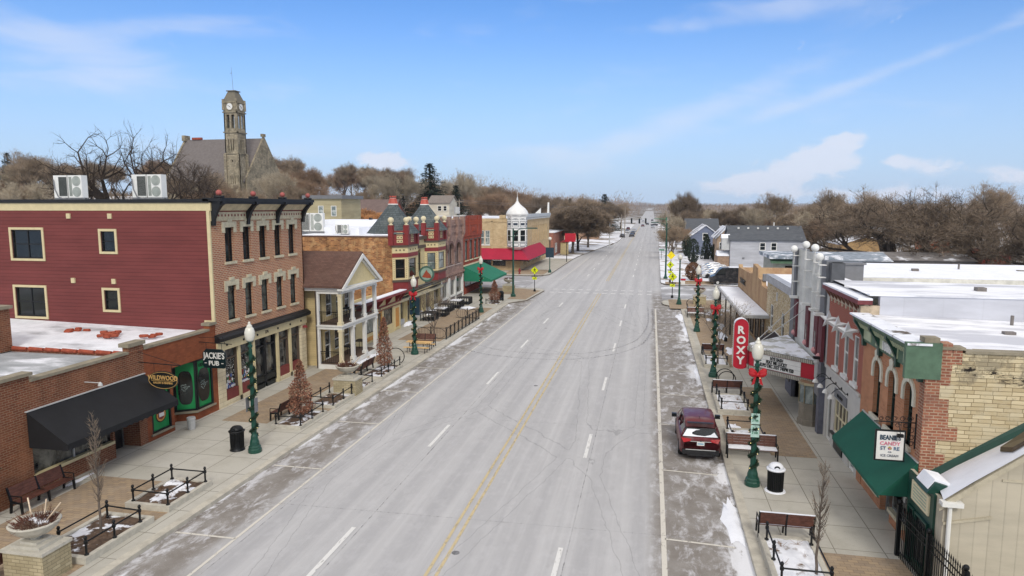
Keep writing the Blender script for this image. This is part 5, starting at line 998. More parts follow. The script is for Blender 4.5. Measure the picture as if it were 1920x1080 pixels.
# ================================================================ STREET FURNITURE
m_needle=plain('garland_green',(34,56,40),.85,0,.4,14); m_bow=plain('red_ribbon',(170,24,34),.5,0,.1); m_soil=snowy('mulch_and_snow',(104,86,72),.50,.56,1.4,b2=(72,58,48)); m_lampglobe=plain('lamp_globe',(214,212,200),.25,0,.04,3,.6)
m_bulb=plain('warm_bulb',(255,226,150),.4,emit=1.6); m_pgreen=plain('lamp_post_green',(22,70,58),.38,0,.12,4,.5)
def lamp_post(label,loc,seed=0,bow=True,garland=True,acorn=True,h=5.1):
    t=thing('street_lamp',label,'street lamp',(0,0,0),'green lamp posts along the pavements')
    q=MB(); q.lathe((0,0,0),[(.30,0),(.30,.16),(.27,.2),(.27,.28),(.22,.33),(.2,.5),(.16,.62),(.15,.75),(.105,.85)],12); q.build('base',m_pgreen,t)
    q=MB(); q.lathe((0,0,.85),[(.105,0),(.085,1.6),(.065,h-1.15),(.1,h-1.1),(.1,h-1.02),(.06,h-.98),(.07,h-.9),(.16,h-.85)],12); [q.cyl((.1*math.cos(a),.1*math.sin(a),.9),(.066*math.cos(a),.066*math.sin(a),h-.35),.013,n=4) for a in [PI*i/4 for i in range(8)]]; q.build('pole',m_pgreen,t)
    q=MB(); q.lathe((0,0,h+.0),[(.12,0),(.18,.1),(.22,.26),(.225,.42),(.18,.58),(.1,.68)] if acorn else [(.12,0),(.25,.14),(.29,.3),(.25,.46),(.12,.6)],14); q.build('globe',m_lampglobe,t,True)
    q=MB(); q.lathe((0,0,h+.68),[(.13,0),(.1,.05),(.05,.1),(.06,.14),(.02,.22)] if acorn else [(.1,-.06),(.04,0),(.02,.08)],10); q.build('lamp_cap',m_lampglobe,t)
    rg=random.Random(seed)
    if garland:
        q=MB(); bl_=MB(); n=640; turns=7.5
        for i in range(n):
            f=i/n; z=.75+f*(h-1.25); a=turns*2*PI*f+seed; r_=.13+.025*math.sin(i*.7)
            c=Vector((r_*math.cos(a),r_*math.sin(a),z))
            for k in range(9):
                d=Vector((rg.gauss(0,1),rg.gauss(0,1),rg.gauss(0,.9))).normalized()*rg.uniform(.06,.15); s_=d.orthogonal().normalized()*.022
                q.q(c-s_,c+s_,c+d)
            if i%34==0: bl_.ball(c+Vector((math.cos(a),math.sin(a),0))*.09,.015,5)
        q.build('garland',m_needle,t); bl_.build('light_string',m_bulb,t)
    if bow:
        q=MB(); z=h-.55
        for s_ in (-1,1):
            for (y_,zz,w) in ((-.14,.08,.3),(-.16,-.02,.22)):
                q.lathe((0,0,0),[(.03,0),(.1,.1),(.13,.2),(.09,.3),(.02,.34)],8)
                for i in range(len(q.v)-40,len(q.v)): v=q.v[i]; q.v[i]=Vector((s_*v.z*.95+s_*.02,y_-.02+v.y*.6,z+zz+v.x+abs(v.z)*.25))
            q.prism([(s_*.03,-.2,z),(s_*.1,-.2,z+.02),(s_*.22,-.2,z-.42),(s_*.1,-.2,z-.36)],(0,.02,0))
        q.ball((0,-.2,z),.08,8); q.build('bow',m_bow,t)
    t.location=loc; return t
L1=lamp_post('green lamp post without a bow, beside the black bin near the pub',(-17.4,27.0,.15),1,False)
L2=lamp_post('green lamp post with red bow and dark banner beside the yellow picnic table',(-17.3,48.2,.15),2)
L3=lamp_post('green lamp post with bow at the far end of the scroll fence',(-17.4,69.2,.15),3)
R1=lamp_post('nearest green lamp post on the right, big red bow and white parking signs',(4.2,27.6,.15),4)
R2=lamp_post('green lamp post with red bow and thick garland beside the second snowy bench',(4.2,45.5,.15),5)
R3=lamp_post('green lamp post with red bow, leaning over the snowy bench near the long canopy',(4.2,62.2,.15),6)
def plain_lamp(label,loc): 
    return lamp_post(label,loc,9,False,False,False)
plain_lamp('bare green lamp post with round white globe on the right corner before the side street',(3.3,79.4,.15))
q=MB(); q.box(-.02,.02,-.55,.32,3.0,4.3); q.build('banner',plain('dark_teal_banner',(28,52,66),.6),L2)
for o in L2.children:
    if o.name.startswith('banner'): o.location=(-.06,0,0); o.rotation_euler=(0,0,R(78))
q=MB(); q.box(-.16,.16,-.14,-.12,2.55,2.98,0); q.box(-.16,.16,-.14,-.12,2.02,2.5,0); 
GG=Fr((0,-.14,0),(1,0,0),(0,-1,0)); text(q,'P',GG,-.06,2.84,.08,.001,1); text(q,'2 HR',GG,0,2.66,.08,.001,1); text(q,'P',GG,-.06,2.34,.08,.001,1); text(q,'2 HR',GG,0,2.16,.08,.001,1); q.build('parking_sign',[plain('pale_green_sign',(176,206,196),.5),plain('sign_green',(60,132,100),.5)],R1)
q=MB(); q.box(-.23,-.21,-.2,.05,1.9,2.55); q.box(.2,.22,-.2,.05,1.9,2.55); q.build('parking_sign',m_grey,L1)
# ---- benches
def make_bench(snow,label,group):
    t=thing('park_bench',label,'bench',(0,0,0),group); Lb=.92
    for z,y in ((.52,.19),(.62,.215),(.72,.24),(.82,.265)): pass
    q=MB(); [q.prism([(-Lb,y,z),(-Lb,y+.025,z-.005),(-Lb,y+.055,z+.1),(-Lb,y+.03,z+.105)],(2*Lb,0,0)) for y,z in ((.19,.5),(.222,.612),(.254,.724),(.286,.836))]; q.build('backrest',m_wood,t)
    q=MB(); [q.box(-Lb,Lb,y,y+.1,.42,.45) for y in (-.28,-.165,-.05,.065)]; q.build('seat',m_wood,t)
    for x in (-Lb-.02,-.02,Lb-.03):
        q=MB(); q.prism([(x,-.3,0),(x,-.24,0),(x,-.2,.38),(x,.14,.38),(x,.2,0),(x,.27,0),(x,.22,.42),(x,.36,.95),(x,.32,.96),(x,.15,.46),(x,-.28,.44)],(.05,0,0))
        if abs(x)>.5: q.tube([(x+.025,-.27,.44),(x+.025,-.27,.66),(x+.025,.25,.66)],.02,5)
        q.build('leg',m_black,t)
    if snow: q=MB(); q.box(-Lb+.02,Lb-.02,-.27,.16,.451,.49); q.prism([(-Lb,.33,.94),(-Lb,.36,.95),(-Lb,.36,.985),(-Lb,.32,.98)],(2*Lb,0,0)); q.build('snow_cover',m_snow,t)
    return t
b0=make_bench(False,'x','benches on the left pavement'); b1=make_bench(True,'x','snowy benches on the right pavement')
def bench(src,loc,face,label,scale=1.15,first=[]):
    rz={'-y':0,'+x':R(90),'+y':R(180),'-x':R(-90)}[face]
    if src not in first: first.append(src); src.location=loc; src.rotation_euler=(0,0,rz); src.scale=(scale,1,1); src['label']=label; return src
    return dup(src,loc,rz,label,None,(scale,1,1))
bench(b0,(-22.3,20.7,.15),'+x','long brown bench against the gallery wall under the black awning',1.25)
bench(b0,(-19.0,15.4,.15),'-x','brown bench at the bottom left corner behind the stone urn pedestal')
bench(b0,(-18.9,32.3,.15),'-x','dark bench beside the nearest brown leaved cone tree')
bench(b0,(-18.6,41.9,.15),'-x','dark bench between the second urn and the brown cone tree',1.05)
bench(b0,(-17.6,51.3,.15),'-y','red brown bench behind the yellow picnic table',.95)
bench(b1,(4.65,23.3,.15),'+y','snowy bench seen from behind at the bottom edge right',.95)
bench(b1,(4.6,30.75,.15),'-y','snow seated bench facing the camera behind the nearest right lamp post')
bench(b1,(4.6,41.2,.15),'+y','brown bench back beside the two bike hoops',.9)
bench(b1,(4.7,52.1,.15),'+y','brown bench back behind the garlanded lamp post with bow',.85)
bench(b1,(4.6,70.3,.15),'-y','far snowy bench at the leaning garlanded lamp post',.9)
# ---- raised planting beds with bollard rails
def bed(x0,x1,y0,y1,rails,label,kh=.22,soil=None,plants=0,mesh_group='planting beds along the kerbs'):
    t=thing('planting_bed',label,'planter',((x0+x1)/2,(y0+y1)/2,.15),mesh_group); z0=.14; z1=.15+kh; k=.17
    q=MB(); q.box(x0,x1,y0,y0+k,z0,z1); q.box(x0,x1,y1-k,y1,z0,z1); q.box(x0,x0+k,y0+k,y1-k,z0,z1); q.box(x1-k,x1,y0+k,y1-k,z0,z1); q.build('curb',m_conc,t)
    q=MB(); nx_,ny_=8,14; rg=random.Random(int(y0*10)); H=[[z1-.05+rg.uniform(-.02,.03)+.05*math.sin(PI*i/nx_)*math.sin(PI*j/ny_) for i in range(nx_+1)] for j in range(ny_+1)]
    X_=[x0+k+(x1-x0-2*k)*i/nx_ for i in range(nx_+1)]; Y_=[y0+k+(y1-y0-2*k)*j/ny_ for j in range(ny_+1)]
    for j in range(ny_):
        for i in range(nx_): q.q((X_[i],Y_[j],H[j][i]),(X_[i+1],Y_[j],H[j][i+1]),(X_[i+1],Y_[j+1],H[j+1][i+1]),(X_[i],Y_[j+1],H[j+1][i]))
    q.build('soil',soil or m_soil,t,True)
    pts=set()
    for ln in rails:
        for a,b in zip(ln,ln[1:]):
            q=MB(); q.cyl((a[0],a[1],z1+.42),(b[0],b[1],z1+.42),.028,n=6); q.build('rail',m_black,t)
        pts|=set(ln)
    for x,y in sorted(pts):
        q=MB(); q.lathe((x,y,z1-.0),[(.07,0),(.07,.03),(.035,.06),(.035,.34),(.06,.37),(.06,.46),(.03,.49),(.05,.53),(.055,.57),(.03,.62)],8); q.build('post',m_black,t)
    if plants:
        q=MB()
        for i in range(plants):
            x=rg.uniform(x0+.3,x1-.3); y=rg.uniform(y0+.3,y1-.3)
            for k_ in range(9): q.cyl((x,y,z1-.05),(x+rg.gauss(0,.12),y+rg.gauss(0,.12),z1+rg.uniform(.02,.2)),.007,.003,3,caps=False)
        q.build('dry_stems',plain('dry_stems',(132,100,70),.9,0,.3),t)
    return t
bed(-18.95,-16.95,17.0,20.0,[[(-18.5,17.6),(-18.5,19.6),(-17.1,19.5)],[(-17.1,17.2),(-17.1,18.35),(-17.1,19.5)]],'snowy planting bed with a bare sapling and iron rails, nearest on the left',plants=5)
bed(-18.8,-16.95,20.75,23.25,[[(-18.6,20.95),(-17.1,20.9),(-17.1,22.0),(-17.1,23.05),(-18.6,23.05),(-18.6,22.0),(-18.6,20.95)]],'railed planting bed with snowy edges and mulch, in front of the gallery door',plants=7)
bed(-18.5,-16.9,30.2,33.1,[[(-18.35,30.4),(-17.0,30.4),(-17.0,31.6),(-17.0,32.8),(-18.35,32.9)]],'planting bed under the nearest brown cone tree',.16,plants=3)
bed(-18.55,-16.85,33.9,36.55,[[(-18.4,36.4),(-18.4,35.3),(-18.4,34.1),(-17.0,34.0),(-17.0,35.3),(-17.0,36.4)]],'railed mulch bed just before the second stone urn',.16,plants=9)
bed(-18.3,-16.8,37.6,39.5,[[(-17.0,37.8),(-16.95,39.3),(-18.2,39.35)]],'small snowy bed just beyond the second stone urn',.14,plants=3)
bed(-18.4,-16.75,40.5,44.2,[[(-18.3,40.7),(-16.9,40.7),(-16.9,41.9),(-16.9,43.0),(-16.9,44.0)]],'planting bed under the second brown cone tree',.14,plants=5)
bed(-18.3,-16.7,74.6,77.4,[[(-18.2,74.7),(-16.8,74.7),(-16.8,77.3),(-18.2,77.3),(-18.2,74.7)]],'low railed bed under the far brown cone tree',.12,plants=3)
m_bsn=snowy('bed_snow',(120,96,72),.34,.42,.9)
bed(3.75,5.45,19.6,22.9,[[(3.95,22.5),(3.95,21.2),(3.95,19.9),(5.3,19.9),(5.3,22.4)]],'snowy bed with a bare slender tree at the bottom edge right',soil=m_bsn,plants=4)
bed(3.75,5.45,31.5,34.2,[[(3.9,31.9),(3.9,34.0),(5.3,34.0),(5.3,31.9)]],'snowy bed behind the bench that faces the camera',soil=m_bsn,plants=6)
bed(3.75,5.45,37.2,40.7,[[(3.95,40.4),(3.95,38.9),(3.95,37.4),(5.3,37.4),(5.3,38.9),(5.3,40.4)]],'snowy bed with dark stems in front of the bike hoops',soil=m_bsn,plants=8)
bed(3.8,5.5,48.1,51.6,[[(3.95,51.3),(3.95,48.3),(5.35,48.3),(5.35,51.3)]],'snowy bed with the wide bare tree behind the second right lamp',soil=m_bsn,plants=3)
bed(3.8,5.5,71.2,74.6,[[(3.95,74.3),(3.95,71.4),(5.35,71.4),(5.35,74.3)]],'far snowy bed near the right corner',soil=m_bsn)
# ---- urns on stone pedestals
m_ped=brick('pedestal_stone',(190,178,148),(166,154,124),(132,124,100),.3,.11,.009,(176,166,138),2,.4,stain=.15)
def urn(label,loc,h=1.15,sticks=True,sc_=1.):
    t=thing('stone_urn',label,'urn',(0,0,0),'stone urns on pedestals')
    q=MB(); q.box(-.7,.7,-.5,.5,0,h-.1); q.build('pedestal',m_ped,t)
    q=MB(); q.box(-.74,.74,-.54,.54,h-.1,h); q.box(-.5,.5,-.4,.4,h+.001,h+.1); q.box(-.3,.3,-.28,.28,h+.101,h+.17); q.build('pedestal_cap',m_conc,t)
    q=MB(); q.lathe((0,0,h+.17),[(.16,0),(.12,.06),(.2,.1),(.45,.22),(.62,.38),(.68,.5),(.7,.52),(.66,.56),(.55,.5)],20); q.build('bowl',m_conc,t,True)
    q=MB(); q.lathe((0,0,h+.17),[(.6,.46),(.35,.55),(.05,.6)],14); q.build('snow_fill',m_soil,t,True)
    rg=random.Random(int(loc[1]*7)); q=MB()
    for i in range(420):
        a=rg.uniform(0,6.28); r_=rg.uniform(0,.55); c=Vector((r_*math.cos(a),r_*math.sin(a),h+.66)); d=Vector((math.cos(a)*rg.uniform(.05,.3),math.sin(a)*rg.uniform(.05,.3),rg.uniform(-.02,.28))); q.cyl(c,c+d,.012,.003,3,caps=False)
    q.build('dry_foliage',plain('dry_red_brown_foliage',(96,60,48),.9,0,.4,9),t)
    if sticks: q=MB(); [q.cyl((.25*math.cos(a),.25*math.sin(a),h+.6),(.62*math.cos(a)*s_,.62*math.sin(a)*s_,h+1.25),.022,n=5) for a,s_ in ((2.6,1.),(1.3,.6),(.3,1.25))]; q.build('birch_stick',plain('birch_stick',(216,196,170),.8),t)
    t.location=loc; t.scale=(sc_,)*3; return t
urn('stone urn with birch sticks on a limestone pedestal at the bottom left corner',(-17.9,16.25,.15),1.0)
urn('stone urn with birch sticks on a limestone pedestal halfway down the left pavement',(-17.5,37.0,.15),1.0)
urn('far stone urn on the left corner beside the crossing sign',(-18.1,87.0,.15),.9,False,1.05)
urn('stone urn with red plants on the right corner beside the green lamp',(5.6,80.2,.15),1.0,False)
# ---- bins
def litter_bin(label,loc,snow):
    t=thing('litter_bin',label,'bin',(0,0,0),'black slatted litter bins')
    q=MB(); q.lathe((0,0,0),[(.3,0),(.3,.06),(.26,.1),(.27,.8),(.31,.86)] if snow else [(.34,0),(.3,.1),(.26,.3),(.26,.6),(.31,.86)],20); 
    for i in range(26): a=2*PI*i/26; q.cyl((.285*math.cos(a),.285*math.sin(a),.08),(.3*math.cos(a),.3*math.sin(a),.86),.016,n=4)
    q.build('body',m_black,t)
    q=MB(); q.lathe((0,0,.86),[(.35,0),(.36,.05),(.3,.07)],20,1 if snow else 0)
    n=16
    q.lathe((0,0,.92),[(.3,0),(.27,.1),(.19,.18),(.03,.22)],16,1 if snow else 0); q.build('lid',[m_black,m_snow],t,True)
    q=MB(); q.lathe((0,0,0),[(.11,0),(.11,.02)],12)
    q.v=[Vector((v.x,-.245-v.z-v.y*.0,1.0+v.y*.8)) for v in q.v]; q.build('opening',m_sign,t)
    if snow: q=MB(); q.lathe((0,0,0),[(.4,0),(.38,.03),(.31,.04)],16); q.build('snow_ring',m_snow,t)
    t.location=loc; return t
litter_bin('black domed litter bin beside the left lamp post near the pub',(-18.35,27.1,.15),False)
litter_bin('black slatted litter bin with snow on its lid beside the nearest right lamp post',(5.0,27.2,.15),True)
litter_bin('black litter bin at the far left corner beside the tall pole',(-17.35,78.9,.15),False)
q=MB(); q.lathe((-22.35,29.3,.15),[(.18,0),(.2,.5),(.22,.52),(.2,.6)],12); single(q,'ash_bin',m_lgrey,'small silver ash can in the pub entrance','ash can',(-22.35,29.3,.15))
# ---- bike hoops, picnic table, scroll fence
def hoop(label,loc,rz,r_=.5):
    q=MB(); q.tube([(r_*math.cos(a),0,.5+r_*math.sin(a)) for a in [-.9+ (PI+1.8)*i/24 for i in range(25)]],.03,6); q.tube([(-.3,0,0),(-.3,0,.12)],.03); q.tube([(.3,0,0),(.3,0,.12)],.03); o=single(q,'bike_rack',m_black,label,'bike rack',None,'round bike hoops'); o.location=loc; o.rotation_euler=(0,0,rz)
hoop('black bike hoop beside the second brown cone tree',(-17.5,44.8,.2),R(15),.6); hoop('front black bike hoop behind the bench on the right',(4.75,42.6,.2),0,.52); hoop('rear black bike hoop behind the bench on the right',(4.7,43.3,.2),0,.52)
hoop('far bike hoop behind the leaning lamp post on the right',(4.5,76.6,.2),0)
pt=thing('picnic_table','yellow topped picnic table with two benches behind the bowed lamp post','picnic table',(-17.3,49.3,.15))
m_plank=plain('yellow_planks',(214,176,118),.6,0,.15,5)
def rot(o): return o
for y,z,w,nm in ((49.3,.75,.62,'tabletop'),(48.55,.45,.26,'bench_seat'),(50.05,.45,.26,'bench_seat')): MB().box(-18.3,-16.3,y-w/2,y+w/2,.15+z-.04,.15+z).build(nm,m_plank,pt)
for x in (-18.0,-16.6):
    q=MB(); q.tube([(x,49.0,.15),(x,49.05,.85)],.025); q.tube([(x,49.6,.15),(x,49.55,.85)],.025); q.tube([(x,48.45,.15),(x,48.5,.58)],.025); q.tube([(x,50.15,.15),(x,50.1,.58)],.025); q.tube([(x,48.5,.5),(x,50.1,.5)],.02); q.build('leg',m_black,pt)
sf=thing('scroll_fence','low black scrolled iron fence around the patio in front of the arched brick building','fence',(-17,60,.15))
def scroll(p0,p1):
    p0=Vector(p0);p1=Vector(p1); ln=(p1-p0).length; n=max(1,int(ln/1.1)); u=(p1-p0)/ln
    for i in range(n):
        a=p0+u*(ln*i/n); b=p0+u*(ln*(i+1)/n); c=(a+b)/2; r_=ln/n/2*.92; q=MB()
        q.tube([a+Vector((0,0,.06)),b+Vector((0,0,.06))],.02,4); q.tube([a+Vector((0,0,.95)),b+Vector((0,0,.95))],.022,4)
        q.tube([c+u*(r_*math.cos(t))+Vector((0,0,.5+.42*math.sin(t))) for t in [2*PI*k/16 for k in range(17)]],.018,4)
        q.tube([a+u*(r_*.5*math.cos(t))+Vector((0,0,.5+.42*math.sin(t))) for t in [-PI/2+PI*k/8 for k in range(9)]],.015,4)
        for k in range(1,5): p=a.lerp(b,k/5); q.cyl(p+Vector((0,0,.06)),p+Vector((0,0,.95)),.008,n=4)
        q.build('panel',m_black,sf)
        q=MB(); q.box(a.x-.035,a.x+.035,a.y-.035,a.y+.035,.15,1.2); q.build('post',m_black,sf)
scroll((-19.4,54.4,.15),(-16.65,54.2,.15)); scroll((-16.65,54.2,.15),(-16.55,65.0,.15)); scroll((-16.55,65.0,.15),(-19.0,65.2,.15))
for k,(x,y) in enumerate(((-21.2,63.5),(-20.9,66.2),(-21.3,69.4),(-21.0,72.2),(-20.8,75.0))):
    t=thing('stacked_table','%s stack of dark patio tables beside the storefronts'%['nearest','second','middle','fourth','farthest'][k],'patio table',(x,y,.15),'stacked patio tables')
    q=MB(); q.box(x-.7,x+.7,y-.8,y+.8,.88,.93); q.build('tabletop',m_blackpaint,t)
    q=MB(); [q.box(x-.68+.27*i,x-.6+.27*i,y-.82,y-.78,.18,.88) for i in range(6)]; [q.box(x+.66,x+.72,y-.75+.3*i,y-.68+.3*i,.18,.88) for i in range(6)]; q.box(x-.66,x+.66,y-.76,y+.76,.3,.34); q.build('frame',m_blackpaint,t)
    if k%2: q=MB(); q.box(x-.5,x+.6,y-.7,y+.5,.931,1.0); q.build('snow_cover',m_snow,t)
# ---- signs and tall poles
m_yg=plain('fluorescent_yellow_green',(214,226,20),.5,0,.04)
def person_sign(label,x,y,facing=1,h=2.6,ped=True):
    t=thing('crossing_sign',label,'road sign',(x,y,.15),'yellow crossing signs'); GG=Fr((x,y-.04,0),(1,0,0),(0,-1,0))
    q=MB(); q.cyl((x,y,.15),(x,y,h+.75),.045,n=8); q.lathe((x,y,.15),[(.16,0),(.15,.25),(.06,.35)],8); q.build('pole',m_black,t)
    q=MB(); r_=.55; q.prism([GG.p(0,h-r_+.2,0),GG.p(r_,h+.2,0),GG.p(0,h+.2+r_,0),GG.p(-r_,h+.2,0)],GG.n*.02,1); q.prism([GG.p(0,h-r_*.94+.2,.021),GG.p(r_*.94,h+.2,.021),GG.p(0,h+.2+r_*.94,.021),GG.p(-r_*.94,h+.2,.021)],GG.n*.004,0); q.build('sign_plate',[m_yg,m_sign],t)
    if ped:
        q=MB(); z=h+.2; q.prism([GG.p(a*.9,z+b*.9,.026) for a,b in ((-.06,.2),(.06,.2),(.08,-.02),(-.07,-.02))],GG.n*.006); q.prism([GG.p(.07*math.cos(k*PI/4),z+.29+.07*math.sin(k*PI/4),.026) for k in range(8)],GG.n*.006)
        for a,b,c,d in ((-.03,0,-.14,-.3),(.04,0,.13,-.3),(-.05,.16,-.18,.0),(.05,.16,.18,.03)): 
            p=Vector((a,b));q2=Vector((c,d)); o_=Vector((-(q2-p).y,(q2-p).x)).normalized()*.03; q.prism([GG.p(w.x,z+w.y,.026) for w in (p+o_,q2+o_,q2-o_,p-o_)],GG.n*.006)
        q.build('pictogram',m_sign,t)
    q=MB(); q.box(x-.42,x+.42,y-.08,y-.03,h-.62,h-.5); q.build('flasher',m_sign,t)
    q=MB(); q.box(x-.3,x+.3,y-.07,y-.05,h-1.02,h-.68,0); q.prism([GG.p(-.2,h-.95,.035),GG.p(.12,h-.75,.035),GG.p(.02,h-.72,.035),GG.p(.2,h-.72,.035),GG.p(.2,h-.88,.035),GG.p(.14,h-.8,.035),GG.p(-.14,h-.98,.035)],GG.n*.004,1); q.build('arrow_plate',[m_yg,m_sign],t)
person_sign('yellow walking figure sign on the left corner by the crossing',-14.85,88.0,h=2.75)
person_sign('yellow walking figure sign on the near right corner by the crossing',2.7,85.0,h=2.55)
def tall_pole(label,x,y,h,arm,z0=.15,dirn=1):
    t=thing('tall_street_light',label,'street light',(x,y,z0),'tall street lights at the corner'); q=MB(); q.lathe((x,y,z0),[(.32,0),(.32,.25),(.2,.35),(.15,.7)],10); q.cyl((x,y,z0+.6),(x,y,h),.14,.09); q.build('pole',m_pgreen,t)
    q=MB(); q.tube([(x,y,h-.6),(x+arm*.4,y,h-.1),(x+arm*.85,y,h)],.045); q.build('arm',m_pgreen,t)
    q=MB(); q.box(min(x+arm*.8,x+arm*1.5),max(x+arm*.8,x+arm*1.5),y-.17,y+.17,h-.04,h+.1); q.build('lamp_head',m_pgreen,t); q=MB(); q.tube([(x-.5,y,h-.9),(x,y,h-1.1),(x+.6,y,h-.7)],.05); q.build('bracket',m_pgreen,t)
tall_pole('tall dark green street light on the left corner in front of the red awning',-16.6,82.4,8.6,2.0)
tall_pole('tall dark street light on the right beyond the side street',2.35,108,8.8,-1.6)
q=MB()
t=thing('advertising_lamp','short lamp post carrying a dark board on the far left corner','street lamp',(-16.7,114.3,.15)); q.cyl((-16.7,114.3,.15),(-16.7,114.3,5.6),.08); q.lathe((-16.7,114.3,.15),[(.3,0),(.25,.3),(.1,.6)],10); q.build('pole',m_pgreen,t); MB().ball((-16.7,114.3,5.9),.3,12).build('globe',m_lampglobe,t,True); MB().box(-17.4,-16.0,114.2,114.28,2.7,4.4).build('banner',plain('dark_teal_banner',(28,52,66),.6),t)
t=thing('red_banner_post','black post with a square red banner on the far left corner','banner',(-16.7,138,.15)); q=MB(); q.cyl((-16.7,138,.15),(-16.7,138,5.6),.08); q.build('pole',m_black,t); MB().box(-17.1,-14.9,137.9,137.98,4.2,5.9).build('banner',m_red,t)
def hydrant(label,loc):
    q=MB(); q.lathe((0,0,0),[(.16,0),(.16,.06),(.1,.08),(.11,.5),(.14,.54),(.12,.66),(.04,.76)],10); q.cyl((-.2,0,.42),(.2,0,.42),.06); q.cyl((0,-.2,.38),(0,0,.38),.07); o=single(q,'fire_hydrant',m_dred,label,'hydrant'); o.location=loc; o.scale=(1.3,)*3
hydrant('red fire hydrant on the paving beyond the left side street',(-21.2,110.5,.15))
sgn=thing('red_white_sign','small red and white notice on the right corner post','road sign',(3.75,78.9,.15)); MB().box(3.45,3.9,79.1,79.12,2.5,3.1).build('sign_plate',m_white,sgn); MB().box(3.4,3.95,79.05,79.09,2.95,3.15).build('sign_header',m_red,sgn)
t=thing('parking_post','thin black post with small dark plate on the paving near the long canopy','post',(6.25,59,.15)); MB().cyl((6.25,58,.15),(6.25,58,1.3),.03).build('pole',m_black,t); MB().lathe((6.25,58,.15),[(.14,0),(.12,.3),(.03,.4)],8).build('base',m_black,t)
q=MB(); q.tube([(7.2,74.3,.15),(7.2,74.3,1.7),(7.0,74.3,2.0),(6.7,74.3,2.05)],.18,8); single(q,'black_post_box',m_sign,'black curved box standing beside the far end of the canopy','post box',(7.2,74.3,.15))
# ================================================================ BEYOND THE CROSSING
m_dome=plain('white_dome_paint',(228,228,226),.45,0,.05,2)
I_=thing('domed_corner_building','buff brick corner building with a white onion domed turret and a dark red awning','building',(-22.8,117,0))
SI=Fr((0,117,0),(1,0,0),(0,-1,0)); EI=Fr((-22.4,0,0),(0,1,0),(1,0,0))
w_=MB(); wallholes(w_,SI,-48,-22.4,.1,9.2,[(-29.6,-28.75,4.6,7.1),(-28.6,-27.75,4.6,7.1),(-30.5,-24.9,.9,2.4)],.2)
wallholes(w_,EI,117,152,.1,9.3,[(122.5,123.6,4.5,6.9)]+[(130+k*2.2,131+k*2.2,4.4,7.6) for k in range(9)]+[(120.5+k*4,123+k*4,.8,2.6) for k in range(7)],.3)
w_.box(-26.0,-24.9,116.85,117.4,9.2,9.8); w_.fb(SI,-48,-22.4,8.6,8.75,0,.1); w_.fb(SI,-27.5,-27.2,.1,9.2,0,.1); w_.build('wall',b_I,I_)
for a in (-29.6,-28.6): window(I_,SI,a,a+.85,4.6,7.1,.1,m_glassl,m_white,.08,(0,1),.08,None,m_white)
window(I_,EI,122.5,123.6,4.5,6.9,.15,plain('tan_board',(170,130,96),.8),m_cream,.08,(0,0))
for k in range(9): window(I_,EI,130+k*2.2,131+k*2.2,4.4,7.6,.25,plain('tan_blind_panel',(190,168,128),.8),m_cream,.06,(0,0))
for k in range(7): window(I_,EI,120.5+k*4,123+k*4,.8,2.6,.2,m_shop,m_cream,.1,(1,0))
window(I_,SI,-30.5,-28.2,.9,2.4,.1,m_glassd,m_blackpaint,.1,(1,0)); window(I_,SI,-27.6,-25,.9,2.4,.1,m_shop,m_blackpaint,.1,(1,0))
q=MB(); q.fb(EI,117,152,9.3,9.9,-.3,.35); [q.fb(EI,117.4+k*.7,117.7+k*.7,8.9,9.3,0,.3) for k in range(49)]; q.build('cornice',plain('bluish_white_cornice',(186,192,196),.6),I_)
q=MB(); q.box(-48,-22.8,117.3,152,8.9,9.21); q.build('roof',m_roofsnow,I_)
q=MB(); q.prism([(-22.4,149,9.9),(-22.4,150.4,9.9),(-22.4,149.9,12.2),(-22.4,149.5,12.2)],(.3,0,0)); q.prism([(-23.6,140,9.9),(-22.4,140,9.9),(-22.4,140,11)],(0,.3,0)); q.build('parapet_ornament',m_white,I_)
c=(-22.9,117.3); R8=lambda r_,n=8,o=.5:[(c[0]+r_*math.cos(2*PI*(i+o)/n),c[1]+r_*math.sin(2*PI*(i+o)/n)) for i in range(n)]
q=MB(); q.lathe((c[0],c[1],4.3),[(.7,-.5),(1.6,-.05),(1.78,0),(1.78,5.3),(1.95,5.35),(1.95,5.5)],8); 
q.v=[Vector((c[0]+(v.x-c[0])*math.cos(PI/8)-(v.y-c[1])*math.sin(PI/8),c[1]+(v.x-c[0])*math.sin(PI/8)+(v.y-c[1])*math.cos(PI/8),v.z)) for v in q.v]; q.build('turret',m_dome,I_)
ring=R8(1.78)
